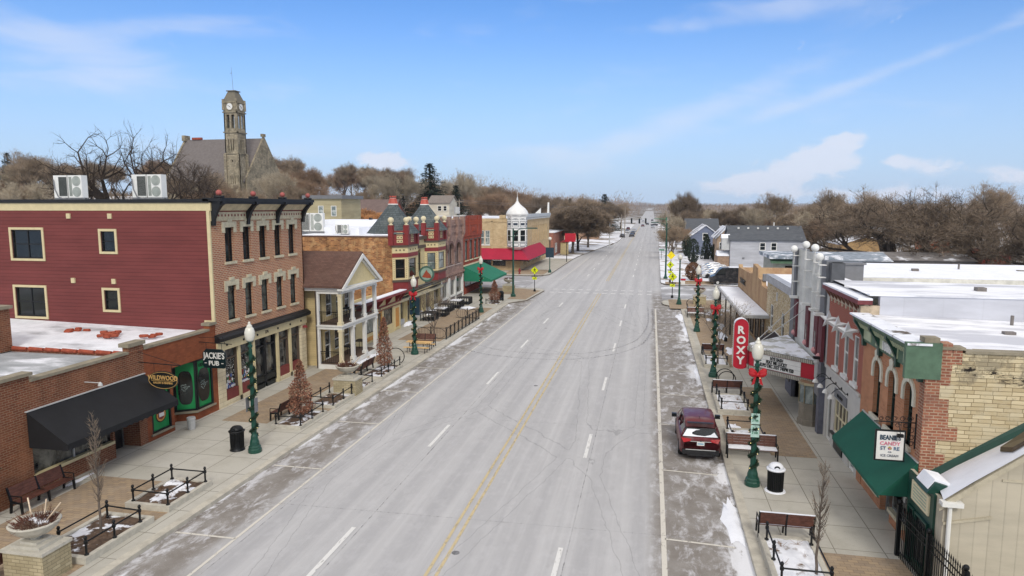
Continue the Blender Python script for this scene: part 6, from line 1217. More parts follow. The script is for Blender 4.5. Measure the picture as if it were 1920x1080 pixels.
for i in range(8):
    a=Vector((*ring[i],0)); b=Vector((*ring[(i+1)%8],0)); u=(b-a); ln=u.length; u.normalize(); n_=Vector((u.y,-u.x,0)); n_=n_ if n_.dot(a-Vector((*c,0)))>0 else -n_
    if n_.y>.6: continue
    T_=Fr(a+n_*.0,u,n_)
    q=MB(); q.fb(T_,.22,ln-.22,4.4,4.42,.0,.05); 
    for z0,z1 in ((4.45,4.95),(7.75,8.75)):
        for (x0,x1,y0,y1) in ((.12,ln-.12,z0,z0+.06),(.12,ln-.12,z1-.06,z1),(.12,.18,z0+.06,z1-.06),(ln-.18,ln-.12,z0+.06,z1-.06)): q.fb(T_,x0,x1,y0,y1,.0,.03)
    q.fb(T_,.3,ln-.3,8.05,8.45,.0,.03); q.fb(T_,0,ln,5.1,5.17,0,.04); q.fb(T_,0,ln,7.5,7.56,0,.04); q.fb(T_,.1,ln-.1,9.0,9.06,0,.03); q.prism([T_.p(.2,9.35),T_.p(ln/2,9.12),T_.p(ln-.2,9.35),T_.p(ln/2,9.2)],T_.n*.03); q.build('turret_moulding',plain('navy_outline_paint',(52,62,78),.6),I_)
    q=MB(); q.fb(T_,.2,ln-.2,5.35,7.2,.0,.04); o=q.build('window',m_glassd,I_); q=MB(); 
    for (x0,x1,y0,y1) in ((.14,ln-.14,5.27,5.35),(.14,ln-.14,7.2,7.28),(.14,.2,5.35,7.2),(ln-.2,ln-.14,5.35,7.2),(.2,ln-.2,6.25,6.31)): q.fb(T_,x0,x1,y0,y1,.0,.06)
    q.build('frame',m_white,o)
q=MB(); q.lathe((c[0],c[1],9.8),[(1.98,0),(1.97,.22),(1.8,.65),(1.4,1.15),(.9,1.55),(.5,1.9),(.25,2.25),(.12,2.6),(.16,2.68),(.16,2.8),(.05,2.9),(.12,3.0),(.03,3.15),(.02,4.0)],20); q.build('dome',m_dome,I_,True)
m_rcanvas=plain('dark_red_canvas',(164,28,58),.75,0,.08,1)
q=MB(); zt,zb=4.0,2.15; S1=[(-31.5,117),(-21.9,117),(-22.4,117.3),(-22.4,137)]; 
q.q((-31.5,116.95,zt),(-22.8,116.95,zt),(-20.6,115.2,zb),(-31.5,115.2,zb)); q.q((-22.8,116.95,zt),(-22.35,117.4,zt),(-20.4,115.6,zb),(-20.6,115.2,zb)); q.q((-22.35,117.4,zt),(-22.35,139,zt),(-20.4,139,zb),(-20.4,115.6,zb)); q.q((-22.35,139,zt),(-20.4,139,zb),(-22.35,139,zb)); q.q((-31.5,116.95,zt),(-31.5,115.2,zb),(-31.5,116.95,zb)); q.build('awning',m_rcanvas,I_)
q=MB(); q.box(-31.5,-20.6,115.16,115.2,1.95,2.15); q.box(-20.42,-20.38,115.6,139,1.95,2.15); text(q,'Shoe Store & Gifts',Fr((0,115.15,0),(1,0,0),(0,-1,0)),-26,1.98,.14,.01,1,w=1.1); q.build('awning_valance',[m_sign,m_white],I_)
def hip(name,label,cat,x0,x1,y0,y1,ez,rz,wallm,roofm,axis='x',wins=(),g=0,ridge_gable=True,group=None,roofsnow=False,door=False):
    t=thing(name,label,cat,((x0+x1)/2,(y0+y1)/2,g),group)
    q=MB(); q.box(x0,x1,y0,y1,g-2,g+ez)
    if axis=='x':
        ym=(y0+y1)/2
        for x in (x0,x1-.1): q.prism([(x,y0,g+ez),(x,ym,g+rz-.1),(x,y1,g+ez)],(.1,0,0))
    else:
        xm=(x0+x1)/2
        for y in (y0,y1-.1): q.prism([(x0,y,g+ez),(xm,y,g+rz-.1),(x1,y,g+ez)],(0,.1,0))
    q.build('wall',wallm,t); q=MB(); o=.35; k=.15
    if axis=='x': q.prism([(x0-o,y0-o,g+ez-.1),(x0-o,ym,g+rz),(x0-o,y1+o,g+ez-.1),(x0-o,y1+o,g+ez+.1),(x0-o,ym,g+rz+.2),(x0-o,y0-o,g+ez+.1)],(x1-x0+2*o,0,0))
    else: q.prism([(x0-o,y0-o,g+ez-.1),(xm,y0-o,g+rz),(x1+o,y0-o,g+ez-.1),(x1+o,y0-o,g+ez+.1),(xm,y0-o,g+rz+.2),(x0-o,y0-o,g+ez+.1)],(0,y1-y0+2*o,0))
    q.build('roof',roofm,t)
    W_=Fr((0,y0,0),(1,0,0),(0,-1,0)); E__=Fr((x0,0,0),(0,1,0),(-1,0,0)); EE=Fr((x1,0,0),(0,1,0),(1,0,0))
    for wn in wins:
        Fm={'S':W_,'W':E__,'E':EE}[wn[0]]; a,b,z,h=wn[1:5]; q=MB(); q.fb(Fm,a,b,g+z,g+z+h,0,.03); oo=q.build('window',m_glassd,t)
        q=MB(); f=.12
        for (p,r_,s1,s2) in ((a-f,b+f,g+z-f,g+z),(a-f,b+f,g+z+h,g+z+h+f),(a-f,a,g+z,g+z+h),(b,b+f,g+z,g+z+h),(a,b,g+z+h/2-.03,g+z+h/2+.03)): q.fb(Fm,p,r_,s1,s2,0,.06)
        q.build('frame',m_white,oo)
    return t
m_asph=snowy('charcoal_shingle',(92,96,102),.62,.74,.5,(.4,1,1),b2=(78,82,88)); m_sroof=snowy('snowy_shingle',(120,118,120),.38,.52,.35)
G1=hip('grey_house','long pale grey sided house with a dark shingle roof behind the black van','house',14,26.4,128,137,5.3,7.6,siding('pale_grey_siding',(176,178,184),.25,dark=.9),m_asph,'x',[('S',19.1,19.9,3.6,1.2),('S',21.0,21.8,3.6,1.2),('S',20.9,21.7,1.0,1.2),('W',129.5,130.8,3.6,1.6),('W',133,134,3.6,1.4)])
q=MB(); q.box(16.1,16.5,127.93,128,1.9,2.2); q.build('vent',m_slatef,G1); q=MB(); [q.box(15.5+k*1.7,15.8+k*1.7,131.0,131.3,7.2,7.5) for k in range(6)]; q.cyl((22,132.5,7.6),(22,132.5,8.4),.1); q.build('roof_vent',m_white,G1)
q=MB(); q.prism([(11.8,128.2,2.4),(11.8,132,2.4),(11.8,130.1,3.3)],(2.15,0,0)); q.build('porch_roof',m_snow,G1); q=MB(); q.box(11.9,13.95,128.3,131.9,.2,2.35); q.build('porch',plain('tan_brown_boards',(150,126,106),.8,0,.2),G1); q=MB(); q.box(12.6,13.95,128.4,130.4,3.5,5.6); q.build('bay',m_lgrey,G1); q=MB(); q.prism([(12.5,128.3,5.6),(12.5,130.5,5.6),(12.5,129.4,6.3)],(1.5,0,0)); q.build('bay_roof',m_snow,G1)
hip('blue_house','small slate blue gabled house beyond the grey house','house',9.2,15.6,164,176,4.4,6.9,siding('slate_blue_siding',(112,120,140),.25,dark=.88),m_sroof,'y',[('S',11.8,12.7,3.6,1.5),('S',14.3,14.9,3.4,1.3)])
hip('tan_house','tan house with a snowy porch roof squeezed between the grey and blue houses','house',12.8,16.5,140,150,5.0,7.2,siding('tan_siding',(172,150,128),.25,dark=.9),m_sroof,'y',[('S',13.3,14.0,3,1.2)])
hip('far_grey_roof_house','low house with a grey roof behind the blue house','house',10,19,205,216,4.5,7.6,siding('dull_brown_siding',(140,124,112),.25),m_asph,'x',[])
hip('brown_roof_house','brick house with a big brown roof on the left hill','house',-78,-66,168,178,5,9.5,b_H,plain('brown_roof_shingle',(112,96,92),.9,0,.15,1),'x',[('S',-70,-69,2,1.5)],3.5)
hip('white_hill_house','small white house with dark shuttered windows on the left hill','house',-60,-54,180,188,3.2,5.2,siding('white_siding',(206,200,184),.25,dark=.92),plain('taupe_roof',(126,118,112),.9),'x',[('S',-57.2,-56.3,1.2,1.2),('S',-55.6,-54.8,1.2,1.2)],9)
t=thing('yellow_flat_house','pale yellow flat roofed house behind the brick building cornice','house',(-56,112,3)); q=MB(); q.box(-59,-52.3,110,118,.5,12.6); q.build('wall',siding('dull_yellow_siding',(172,162,130),.25,dark=.9),t); q=MB(); q.box(-59.4,-51.9,109.6,118.4,12.6,13.2); q.build('roof',m_slatef,t)
for a in (-56.6,-54.2): window(t,Fr((0,110,0),(1,0,0),(0,-1,0)),a,a+1,9.6,11.4,-.04,m_glassl,m_white,.1,(0,1))
hip('red_barn_house','low red brown building with a snowy roof behind the castle turrets','house',-52,-40,118,126,6.6,8.4,b_H,m_sroof,'x',[])
t=thing('brick_side_shop','low pink brick shop beyond the buff corner building','shop',(-24,160,0)); q=MB(); q.box(-40,-21.5,152.3,172,0,5.4); q.build('wall',brick('pink_brick',(178,122,104),(160,106,92),(150,120,110),.4,.15,.01),t); q=MB(); q.box(-40,-21.3,152.2,172.2,5.4,5.65); q.build('roof',m_snow,t); window(t,Fr((-21.5,0,0),(0,1,0),(1,0,0)),155,158,.8,3,-.04,m_glassd,m_white,.1,(1,0))
t=thing('notice_kiosk','small wooden notice kiosk with a red roof on the snowy lot','kiosk',(-21,160,0)); q=MB(); q.box(-20.6,-18.8,158,158.6,.2,3); q.build('board',plain('kiosk_tan',(176,160,120),.8),t); q=MB(); q.prism([(-20.9,157.8,3),(-18.5,157.8,3),(-19.7,157.8,3.7)],(0,1,0)); q.build('roof',m_dred,t)
t=thing('red_canopy_station','far low shop with a red canopy on the left side of the road','shop',(-20,240,0)); q=MB(); q.box(-30,-18,238,246,0,3); q.build('wall',plain('shop_tan',(170,140,116),.8),t); q=MB(); q.box(-22.5,-19.5,234,238,3.4,4.6); q.build('canopy',plain('bright_red_canopy',(206,46,52),.5),t)
for k,(x0,x1,y,h,cm,lb) in enumerate(((22,33,104,4.3,(150,160,172),'low building with a blue grey snowy roof behind the theatre'),(30,47,112,3.9,(132,128,126),'long low shed with a grey brown roof behind the theatre'),(48,70,104,2.6,(120,124,132),'long low shed with a blue edged roof at the far right'))):
    t=thing('low_shed',lb,'shed',((x0+x1)/2,y,0)); q=MB(); q.box(x0,x1,y,y+9,0,h-.6); q.build('wall',plain('shed_wall_%d'%k,tuple(int(c_*.7) for c_ in cm),.8),t); q=MB(); q.prism([(x0-.3,y-.3,h-.7),(x0-.3,y+4.5,h+.3),(x0-.3,y+9.3,h-.7)],(x1-x0+.6,0,0)); q.build('roof',snowy('shed_roof_%d'%k,cm,.5,.62,.3),t)
hip('tan_workshop','tan workshop with a snowy gable behind the big bare tree','building',38,48,150,160,3.6,5.2,plain('workshop_tan',(172,142,100),.8,0,.15),m_sroof,'y',[])
t=thing('awning_house','small house with a green striped porch awning between grey house and theatre','house',(18,98,0)); q=MB(); q.box(15.9,24,95,103,0,4.2); q.build('wall',plain('sage_wall',(168,170,160),.8),t); q=MB(); q.box(15.3,24.2,94,103.4,4.45,4.9); q.build('roof',snowy('blue_grey_roof',(140,152,164),.5,.6,.5),t); q=MB(); q.q((15.4,93.6,3.9),(20,93.6,3.9),(20,95,4.4),(15.4,95,4.4)); q.build('awning',m_trimgreen,t); q=MB(); q.box(17.4,19.3,94.95,95,.3,3.5); q.build('window',m_glassd,t)
for k,(x0,x1,y,z,cm,nm,lb) in enumerate(((50,55,142,4.6,(196,96,52),'cargo_container','orange cargo container behind the bare trees'),(57.5,61,140,3.5,(150,52,44),'rail_wagon','left dark red rail wagon beside the steam'),(61.3,64.4,140,3.0,(150,52,44),'rail_wagon','right dark red rail wagon beside the steam'))):
    t=thing(nm,lb,'container',(x0,y,.0)); q=MB(); q.box(x0,x1,y,y+2.6,z-2.8,z); [q.box(x0+.3+j*.5,x0+.4+j*.5,y-.06,y,z-2.7,z-.1) for j in range(int((x1-x0)/.5))]; q.build('body',plain('container_paint_%d'%k,cm,.7,0,.2,1),t); q=MB(); q.box(x0+.2,x1-.2,y+.3,y+2.3,-.1,z-2.8); q.build('underframe',m_black,t)
# ---- church on the hill
gc=8.5; m_ch=brick('weathered_church_stone',(178,166,142),(150,140,120),(126,118,104),.9,.4,.03,(112,106,90),.35,.6,stain=.35); m_chr=snowy('church_slate',(118,112,110),.80,.9,.3,b2=(106,100,98))
Ch=thing('stone_church','tan stone church with a steep grey roof and tall clock tower on the left hill','church',(-112,172,gc))
q=MB(); q.box(-133.9,-109.3,174.2,186,gc-3,19.2); 
for x in (-134,-109.1): q.prism([(x,170.6,19.2),(x,180,31.2),(x,189.4,19.2),(x,189.4,gc-3),(x,170.6,gc-3)],(.5,0,0))
q.box(-134.2,-133.2,178.8,181.2,30.2,31.8); q.box(-109.3,-108.5,179.3,180.7,31,31.8)
for k in range(6): q.box(-131+k*3.6,-130.4+k*3.6,169.9,170.6,gc-2,16.5)
q.box(-133.5,-113.4,170.62,174.3,gc-3,17.5); q.build('wall',m_ch,Ch)
q=MB(); q.prism([(-133.5,169.9,18.1),(-133.5,180,30.6),(-133.5,190.1,18.1),(-133.5,189.8,17.8),(-133.5,180,30.1),(-133.5,170.2,17.8)],(24.4,0,0)); q.build('roof',m_chr,Ch)
q=MB(); q.box(-131.5,-128.5,179.6,180.4,30.6,31.2); q.build('chimney',b_H,Ch)
tx0,tx1,ty0,ty1=-113.3,-109.4,168.4,172.3
FT=Fr((0,ty0,0),(1,0,0),(0,-1,0)); FTe=Fr((tx1,0,0),(0,1,0),(1,0,0))
q=MB()
for Fm,a0,a1 in ((FT,tx0,tx1),(FTe,ty0,ty1)):
    m_=(a0+a1)/2; hs=[(m_-1.15,m_-.25,32.2,35.8),(m_+.25,m_+1.15,32.2,35.8)]+[(m_-.95+k*.7,m_-.65+k*.7,26.3,29.3) for k in range(3)]+[(m_-.75+k*.6,m_-.5+k*.6,17.4,19.6) for k in range(3)]+[(m_-.2,m_+.2,23.3,23.8)]
    wallholes(q,Fm,a0,a1,gc-3,39.2,hs,.5)
    for z,c_ in ((36.3,.25),(31.0,.25),(25.4,.2),(16.2,.2),(38.9,.25)): q.fb(Fm,a0-c_,a1+c_,z,z+.3,-.1,c_)
    q.fb(Fm,a0-.35,a0+.35,gc-3,25.4,-.1,.35); q.fb(Fm,a1-.35,a1+.35,gc-3,25.4,-.1,.35)
q.box(tx0,tx0+.3,ty0,ty1,gc-3,39.2); q.box(tx0,tx1,ty1-.3,ty1,gc-3,32); q.box(tx0,tx1,ty1-.3,ty1,35.8,39.2); 
for x in (tx0,tx1-.5): q.box(x,x+.5,ty1-.5,ty1,32,35.8)
for x in (tx0,tx1): 
    for y in (ty0,ty1): q.cyl((x,y,37),(x,y,39.9),.35,.3,6)
q.build('tower',m_ch,Ch)
q=MB(); q.box(tx0+.5,tx1-.5,ty0+.5,ty1-.5,gc,31.2); q.build('tower_core',plain('dark_interior',(40,38,34),.9),Ch)
q=MB(); cxm,cym=(tx0+tx1)/2,(ty0+ty1)/2; A_=[(tx0-.1,ty0-.1),(tx1+.1,ty0-.1),(tx1+.1,ty1+.1),(tx0-.1,ty1+.1)]; B_=[(cxm+s_*1.15,cym+u_*1.15) for s_,u_ in ((-1,-1),(1,-1),(1,1),(-1,1))]; C_=[(cxm+s_*.95,cym+u_*.95) for s_,u_ in ((-1,-1),(1,-1),(1,1),(-1,1))]
vs=[(x,y,39.2) for x,y in A_]+[(x,y,41.6) for x,y in B_]+[(x,y,42.0) for x,y in C_]; q.add(vs,[(0,1,5,4),(1,2,6,5),(2,3,7,6),(3,0,4,7),(4,5,9,8),(5,6,10,9),(6,7,11,10),(7,4,8,11),(8,9,10,11)]); q.box(cxm-1.3,cxm+1.3,cym-1.3,cym+1.3,42.0,42.25); q.build('tower_roof',plain('mossy_lead',(112,106,92),.8,0,.2),Ch)
q=MB(); q.cyl((cxm,cym,42.2),(cxm-.3,cym,48.5),.05,.03,5); q.fb(FT,cxm-.8,cxm-.1,46.9,46.98,-2,-1.9); q.build('cross',m_slatef,Ch)
for Fm,m_ in ((FT,cxm),(FTe,cym)):
    q=MB(); q.prism([Fm.p(m_+1.05*math.cos(t_),37.9+1.05*math.sin(t_),.05) for t_ in [2*PI*i/20 for i in range(20)]],Fm.n*.1,0); q.prism([Fm.p(m_+.86*math.cos(t_),37.9+.86*math.sin(t_),.151) for t_ in [2*PI*i/20 for i in range(20)]],Fm.n*.02,1); q.prism([Fm.p(m_,37.85,.18),Fm.p(m_,37.99,.18),Fm.p(m_-.7,38.35,.18),Fm.p(m_-.7,38.28,.18)],Fm.n*.02,2); q.prism([Fm.p(m_,37.85,.18),Fm.p(m_+.05,37.99,.18),Fm.p(m_+.4,37.6,.18),Fm.p(m_+.35,37.54,.18)],Fm.n*.02,2); q.build('clock_face',[m_ch,m_white,m_sign],Ch)
# ---- utility poles, wires, signals
def upole(label,x,y,h,g=0,arm=True):
    t=thing('utility_pole',label,'utility pole',(x,y,g),'utility poles'); MB().cyl((x,y,g),(x,y,g+h),.17,.12,7).build('pole',plain('weathered_pole',(150,140,128),.9),t)
    if arm: MB().box(x-1.1,x+1.1,y-.06,y+.06,g+h-.6,g+h-.45).build('crossarm',plain('weathered_pole',(150,140,128),.9),t)
upole('utility pole with a transformer behind the arched brick building',-45.5,160,13.0); MB().cyl((-46,159.7,9.6),(-46,159.7,11.2),.7).build('transformer',m_lgrey,bpy.data.objects['utility_pole'])
upole('shorter far utility pole left of the road',-10.8,256,8.5,0,False); upole('taller far utility pole left of the road',-9.6,257,11.5,0,False)
upole('leaning utility pole among the small trees on the right verge',4.8,185,9.5); upole('far utility pole on the right verge',5.2,260,10)
wr=thing('overhead_wires','thin overhead wires sagging behind the domed turret','wires',(-45,160,12))
for dz in (0,.5): MB().tube([(-45.5+55*i/14,160+160*i/14,12.3+dz-1.6*math.sin(PI*i/14)) for i in range(15)],.03,4).build('wire',m_slatef,wr)
t=thing('traffic_signal','signal mast arm across the far road with hanging traffic lights','traffic light',(-11,190,0)); q=MB(); q.cyl((-11.2,190,0),(-11.2,190,8.2),.14); q.tube([(-11.2,190,7.7),(-1.5,190,8.2)],.08); q.build('mast',m_lgrey,t)
for x in (-5.3,-3.2,-1.5): MB().box(x-.22,x+.22,189.8,190.1,6.7,8.1).build('signal_head',m_sign,t)
t=thing('traffic_signal','green mast arm signal on the right side of the far road','traffic light',(4,192,0)); q=MB(); q.cyl((4,192,0),(4,192,8.4),.14); q.tube([(4,192,7.9),(.6,192,8.0)],.08); q.build('mast',plain('signal_green',(44,120,92),.6),t)
t=thing('yellow_warning_sign','yellow diamond sign in front of the small bare tree on the right lawn','road sign',(3.4,118,.1)); MB().cyl((3.4,118,.1),(3.4,118,3.9),.04).build('pole',m_black,t); q=MB(); q.prism([(3.4,117.9,2.4),(4.1,117.9,3.1),(3.4,117.9,3.8),(2.7,117.9,3.1)],(0,.03,0)); q.build('sign_plate',plain('warning_yellow',(232,208,20),.5),t)
t=thing('street_name_sign','small green street name sign on the right lawn','road sign',(2.3,150,0)); MB().cyl((2.3,150,0),(2.3,150,2.2),.04).build('pole',m_black,t); MB().box(1.8,2.9,149.9,149.95,1.9,2.2).build('sign_plate',plain('sign_green',(60,132,100),.5),t)
person_sign('yellow walking figure sign on the far right corner near the snowy lawn',2.9,103.2,h=2.5)
for x,y in (()): pass
wl=MB(); wl.box(5,60,103.4,103.9,.1,.32); wl.box(5,60,112,112.4,.1,.3); single(wl,'stone_edging',plain('tan_edging',(150,126,98),.9),'low tan edging along the snowy lawn beyond the side street','edging',(5,103.4,.1))
# ================================================================ TREES
def treemats(nm,bark,twig):
    s=NT(nm+'_twigs'); oi=s.N('ShaderNodeObjectInfo'); P=s.pos(); n=s.ramp(s.noise(P,.35,4,.6),.35,.65)
    c=s.mix(n,lin(twig),lin(tuple(min(255,int(x*1.22)) for x in twig))); c=s.mix(s.M('MULTIPLY',oi.outputs['Random'],.45),c,lin(tuple(int(x*.78) for x in twig))); t=s.done(c,.95,0,.1)
    s=NT(nm+'_bark'); P=s.pos(); c=s.mix(s.ramp(s.noise(s.scl(P,(1,1,.3)),3,5,.7),.35,.7),lin(bark),lin(tuple(int(x*.72) for x in bark))); b=s.done(c,.95,0,.1); return b,t
TM={'oak':treemats('oak',(62,54,48),(84,74,66)),'brown':treemats('brown',(110,100,92),(141,126,108)),'dark':treemats('dark',(90,83,77),(120,107,93)),'grey':treemats('grey',(162,154,142),(158,147,129)),'rust':treemats('rust',(104,90,76),(186,140,96)),'red':treemats('red',(108,96,90),(144,122,102))}
def grow(seed,H,spread,crown0=.3,levels=5,ntw=3,tw=.9,tww=.022,up=.35,rad=.30,kids=(3,4),wig=.18,sides=5,lean=0,twl=2):
    """a bare tree: tapering limbs (trunk mesh) and fine twigs (crown mesh) filling its volume"""
    rg=random.Random(seed); T=MB(); Cn=MB()
    def twigs(p,d,L,r):
        for k in range(ntw):
            t=(d+Vector((rg.gauss(0,.55),rg.gauss(0,.55),rg.gauss(.1,.45)))).normalized(); l=L*rg.uniform(.5,1.2); s_=t.orthogonal().normalized()*tww
            a=rg.uniform(0,PI); s_=Matrix.Rotation(a,3,t)@s_
            e=p+t*l; Cn.q(p-s_,p+s_,e+s_*.2)
            for j in range(twl):
                f=rg.uniform(.25,.9); q0=p+t*l*f; t2=(t+Vector((rg.gauss(0,.6),rg.gauss(0,.6),rg.gauss(0,.5)))).normalized(); s2=Matrix.Rotation(rg.uniform(0,PI),3,t2)@(t2.orthogonal().normalized()*tww*.7); Cn.q(q0-s2,q0+s2,q0+t2*l*rg.uniform(.35,.7))
    def br(p,d,L,r,lv):
        n=3 if lv<3 else 2; q=p; dd=d.copy()
        for i in range(n):
            dd=(dd+Vector((rg.gauss(0,wig),rg.gauss(0,wig),rg.gauss(0,wig*.6)+up*.12))).normalized(); e=q+dd*(L/n); r2=r*(1-.42*(i+1)/n)
            T.cyl(q,e,r*(1-.42*i/n),r2,max(3,sides-lv),caps=False); q=e
            if lv>=2 and lv<levels: 
                if rg.random()<.7: sub(q,dd,L*rg.uniform(.4,.6),r2*.5,lv+1)
            if lv>=levels-1: twigs(q,dd,tw,r2)
        if lv<levels:
            k=rg.randint(*kids)
            for j in range(k): sub(q,dd,L*rg.uniform(.62,.86),r2*rg.uniform(.62,.85),lv+1)
        else: twigs(q,dd,tw,r2)
    def sub(q,dd,L,r,lv):
        a=rg.uniform(.35,.85)*spread; ax=Matrix.Rotation(rg.uniform(0,2*PI),3,dd)@dd.orthogonal().normalized(); nd_=(Matrix.Rotation(a,3,ax)@dd); nd_.z+=up*.5; br(q,nd_.normalized(),L,r,lv)
    th=H*crown0; q=Vector((0,0,0)); d=Vector((lean,0,1)).normalized()
    T.cyl(q,q+d*th*.5,rad*1.25,rad,sides+2,caps=False); T.cyl(q+d*th*.5,q+d*th,rad,rad*.92,sides+2,caps=False); q=d*th
    for j in range(rg.randint(3,4)): sub(q,d,H*.30,rad*.62,1)
    br(q,d,H*.28,rad*.7,1)
    # normalise to the height wanted
    zs=max(v.z for v in Cn.v); k=H/zs
    for v in T.v: v*=k
    for v in Cn.v: v*=k
    return T,Cn
def proto(name,label,cat,T,Cn,mats,group=None):
    t=thing(name,label,cat,(0,0,0),group); T.build('trunk',mats[0],t); Cn.build('crown',mats[1],t); return t
def width(Cn): xs=sorted(v.x for v in Cn.v); return xs[int(len(xs)*.98)]-xs[int(len(xs)*.02)]
PR={}
def P_(key,mat,label,name='bare_tree',**k):
    T,Cn=grow(**k); o=proto(name,label,'tree',T,Cn,TM[mat]); PR[key]=[o,k['H'],width(Cn),False]
P_('oak','oak','.',seed=11,H=20,spread=1.35,crown0=.16,levels=5,ntw=1,tw=1.1,tww=.022,up=.12,rad=1.7,wig=.26,twl=1,kids=(2,3))
P_('oak2','oak','.',seed=5,H=18,spread=1.1,crown0=.2,levels=4,ntw=3,tw=1.3,tww=.03,up=.05,rad=.85,wig=.3,twl=2)
P_('bare','brown','.',seed=3,H=16,spread=.75,crown0=.22,levels=5,ntw=2,tw=1.1,tww=.03,up=.3,rad=.42,twl=2)
P_('bare2','grey','.',seed=8,H=17,spread=.65,crown0=.25,levels=5,ntw=2,tw=1.0,tww=.03,up=.35,rad=.28,twl=1)
P_('dense','brown','.',seed=21,H=15,spread=.72,crown0=.18,levels=5,ntw=2,tw=1.6,tww=.027,up=.4,rad=.5,twl=3)
P_('dense2','red','.',seed=23,H=14,spread=.8,crown0=.16,levels=5,ntw=2,tw=1.6,tww=.027,up=.2,rad=.45,twl=3)
P_('dense3','dark','.',seed=25,H=14,spread=.65,crown0=.16,levels=5,ntw=2,tw=1.6,tww=.027,up=.25,rad=.45,twl=3)
P_('street','dark','.',seed=31,H=12,spread=.8,crown0=.2,levels=5,ntw=6,tw=1.1,tww=.04,up=.35,rad=.32,twl=3)
P_('fall','rust','.',seed=41,H=10,spread=.95,crown0=.16,levels=5,ntw=4,tw=.8,tww=.05,up=.2,rad=.2,twl=3)
P_('wide','dark','.',seed=51,H=15,spread=1.1,crown0=.14,levels=5,ntw=2,tw=1.2,tww=.026,up=.12,rad=1.0,twl=2,wig=.24)
def conifer(seed,H,W,label,broken=False):
    rg=random.Random(seed); T=MB(); Cn=MB(); T.cyl((0,0,0),(0,0,H*.97),.28,.04,7); n=int(H*3.2)
    for i in range(n):
        f=i/n; z=H*(.08+.9*f); L=W/2*(1-f)**.8*rg.uniform(.7,1.15)+.2; m=11
        for j in range(m):
            a=rg.uniform(0,2*PI); u=Vector((math.cos(a),math.sin(a),-.28+.25*f)); s_=Vector((-u.y,u.x,0)); l=L*rg.uniform(.7,1.1); k=max(3,int(l/.32))
            for q in range(k):
                g_=q/k; c=Vector((0,0,z))+u*l*g_; w=.34*(1-g_*.55)
                for s2 in (-1,1): Cn.q(c,c+u*.34+s_*s2*w*1.1+Vector((0,0,rg.uniform(-.16,.02))),c+u*.42+Vector((0,0,rg.uniform(-.12,.06))))
                if q%2==0: Cn.q(c-s_*.2,c+s_*.2,c+u*.2+Vector((0,0,-.34)))
    o=proto('spruce_tree',label,'tree',T,Cn,(TM['dark'][0],plain('spruce_needles',(46,58,48),.95,0,.35,.6)))
    return o,H,W
c_=conifer(3,16,12.5,'.'); PR['con']=[c_[0],16,7.5,False]
def place(key,x,y,H,label,W=None,group=None,rz=None,dz=0):
    o,h0,w0,used=PR[key]; s_=H/h0; sx=(W/w0) if W else s_; sx=max(.6*s_,min(1.8*s_,sx)); z=gh(x,y)-.3+dz; rz=random.uniform(0,6.28) if rz is None else rz
    if not used:
        o.location=(x,y,z); o.rotation_euler=(0,0,rz); PR[key][3]=True; t=o
    else: t=dup(o,(x,y,z),rz)
    t['label']=label; t.scale=(sx,sx,s_)
    if group: t['group']=group
    elif 'group' in t.keys(): del t['group']
    return t
NAMED=[('oak',-84,95,25.5,21,'big bare spreading oak rising behind the left roof cooler'),('oak2',-96,125,22,19,'dark gnarled bare tree in front of the church nave'),('con',-164,150,16.3,6.6,'dark pointed spruce at the far left edge of the hill'),
('bare',-146,140,17.7,12,'thin bare tree beside the spruce at the left edge'),('bare2',-93,160,15.7,11,'pale thin bare tree just right of the church gable'),('bare',-100,148,12.1,9,'bare tree at the foot of the church tower'),
('con',-66,200,23,13.5,'tallest dark spruce on the middle of the wooded hill'),('con',-55,190,17.5,10,'smaller dark spruce right of the tallest one'),('con',-75,195,16.5,13,'broad dark green spruce left of the tallest one'),('bare2',-72,190,19.5,12,'pale branched tree left of the tallest spruce'),('bare2',-66,240,23.9,11,'tall thin pale tree right of the tallest spruce'),
('con',-22,330,18.2,12.5,'dark conifer at the end of the hill, above the far left road'),('con',-35,300,15.8,6,'small pointed conifer in the trees behind the domed turret'),
('fall',-67,140,11.3,13.5,'orange brown leaved tree in the gap behind the porch roof'),('fall',-63,150,10.3,11.7,'right orange brown leaved tree behind the left turret'),('fall',-71,133,9.9,9.7,'left orange brown leaved tree beside the yellow flat house'),('bare',-82,150,14.1,10.8,'bare tree over the brick building cornice'),('bare',-79,128,14,7.3,'slim bare tree behind the last cornice finial'),
('street',-18.4,164,12.3,11.5,'nearest dense rounded street tree behind the red banner'),('street',-18.0,172,12,11,'second dense rounded street tree behind the red banner'),('street',-16.9,188,11.8,9.5,'third dense rounded street tree, beside the far road'),
('dense3',10.5,240,18,9,'tall dark tree standing alone right of the far road'),('bare2',9,262,16,6,'thin tree behind the tall dark tree right of the road'),('bare',39,230,17.2,12.6,'bare tree above the grey house roof'),('bare',51,210,17.7,11.1,'bare tree with forked top above the right treeline'),
('wide',41,130,15.6,19,'big wide bare tree behind the white theatre roof'),('wide',51,125,15.8,17,'second wide bare tree behind the theatre roof, by the wagons'),('bare',66,150,17.4,10,'bare tree at the right edge of the skyline'),('wide',57,108,14.4,12,'wide bare tree nearest the right edge'),('oak2',62,178,17,11,'gnarled bare tree topping the right treeline'),('bare',49,170,16.4,9.9,'slim bare tree left of the gnarled one on the right'),('bare',39,190,13.4,10,'low bare tree behind the grey house end'),
('bare',4.3,150,8,6,'small bare street tree on the right snowy lawn'),('bare',5.2,166,8,6,'second small bare street tree on the right lawn'),('bare2',6.6,182,10,6,'pale small tree by the right utility pole'),('dense2',8.5,176,7,6,'reddish twiggy small tree in front of the blue house'),('bare2',4.6,205,11,5,'pale slender tree beyond the small ones on the right verge')]
for k,x,y,H,W,lb in NAMED: place(k,x,y,H,lb,W)
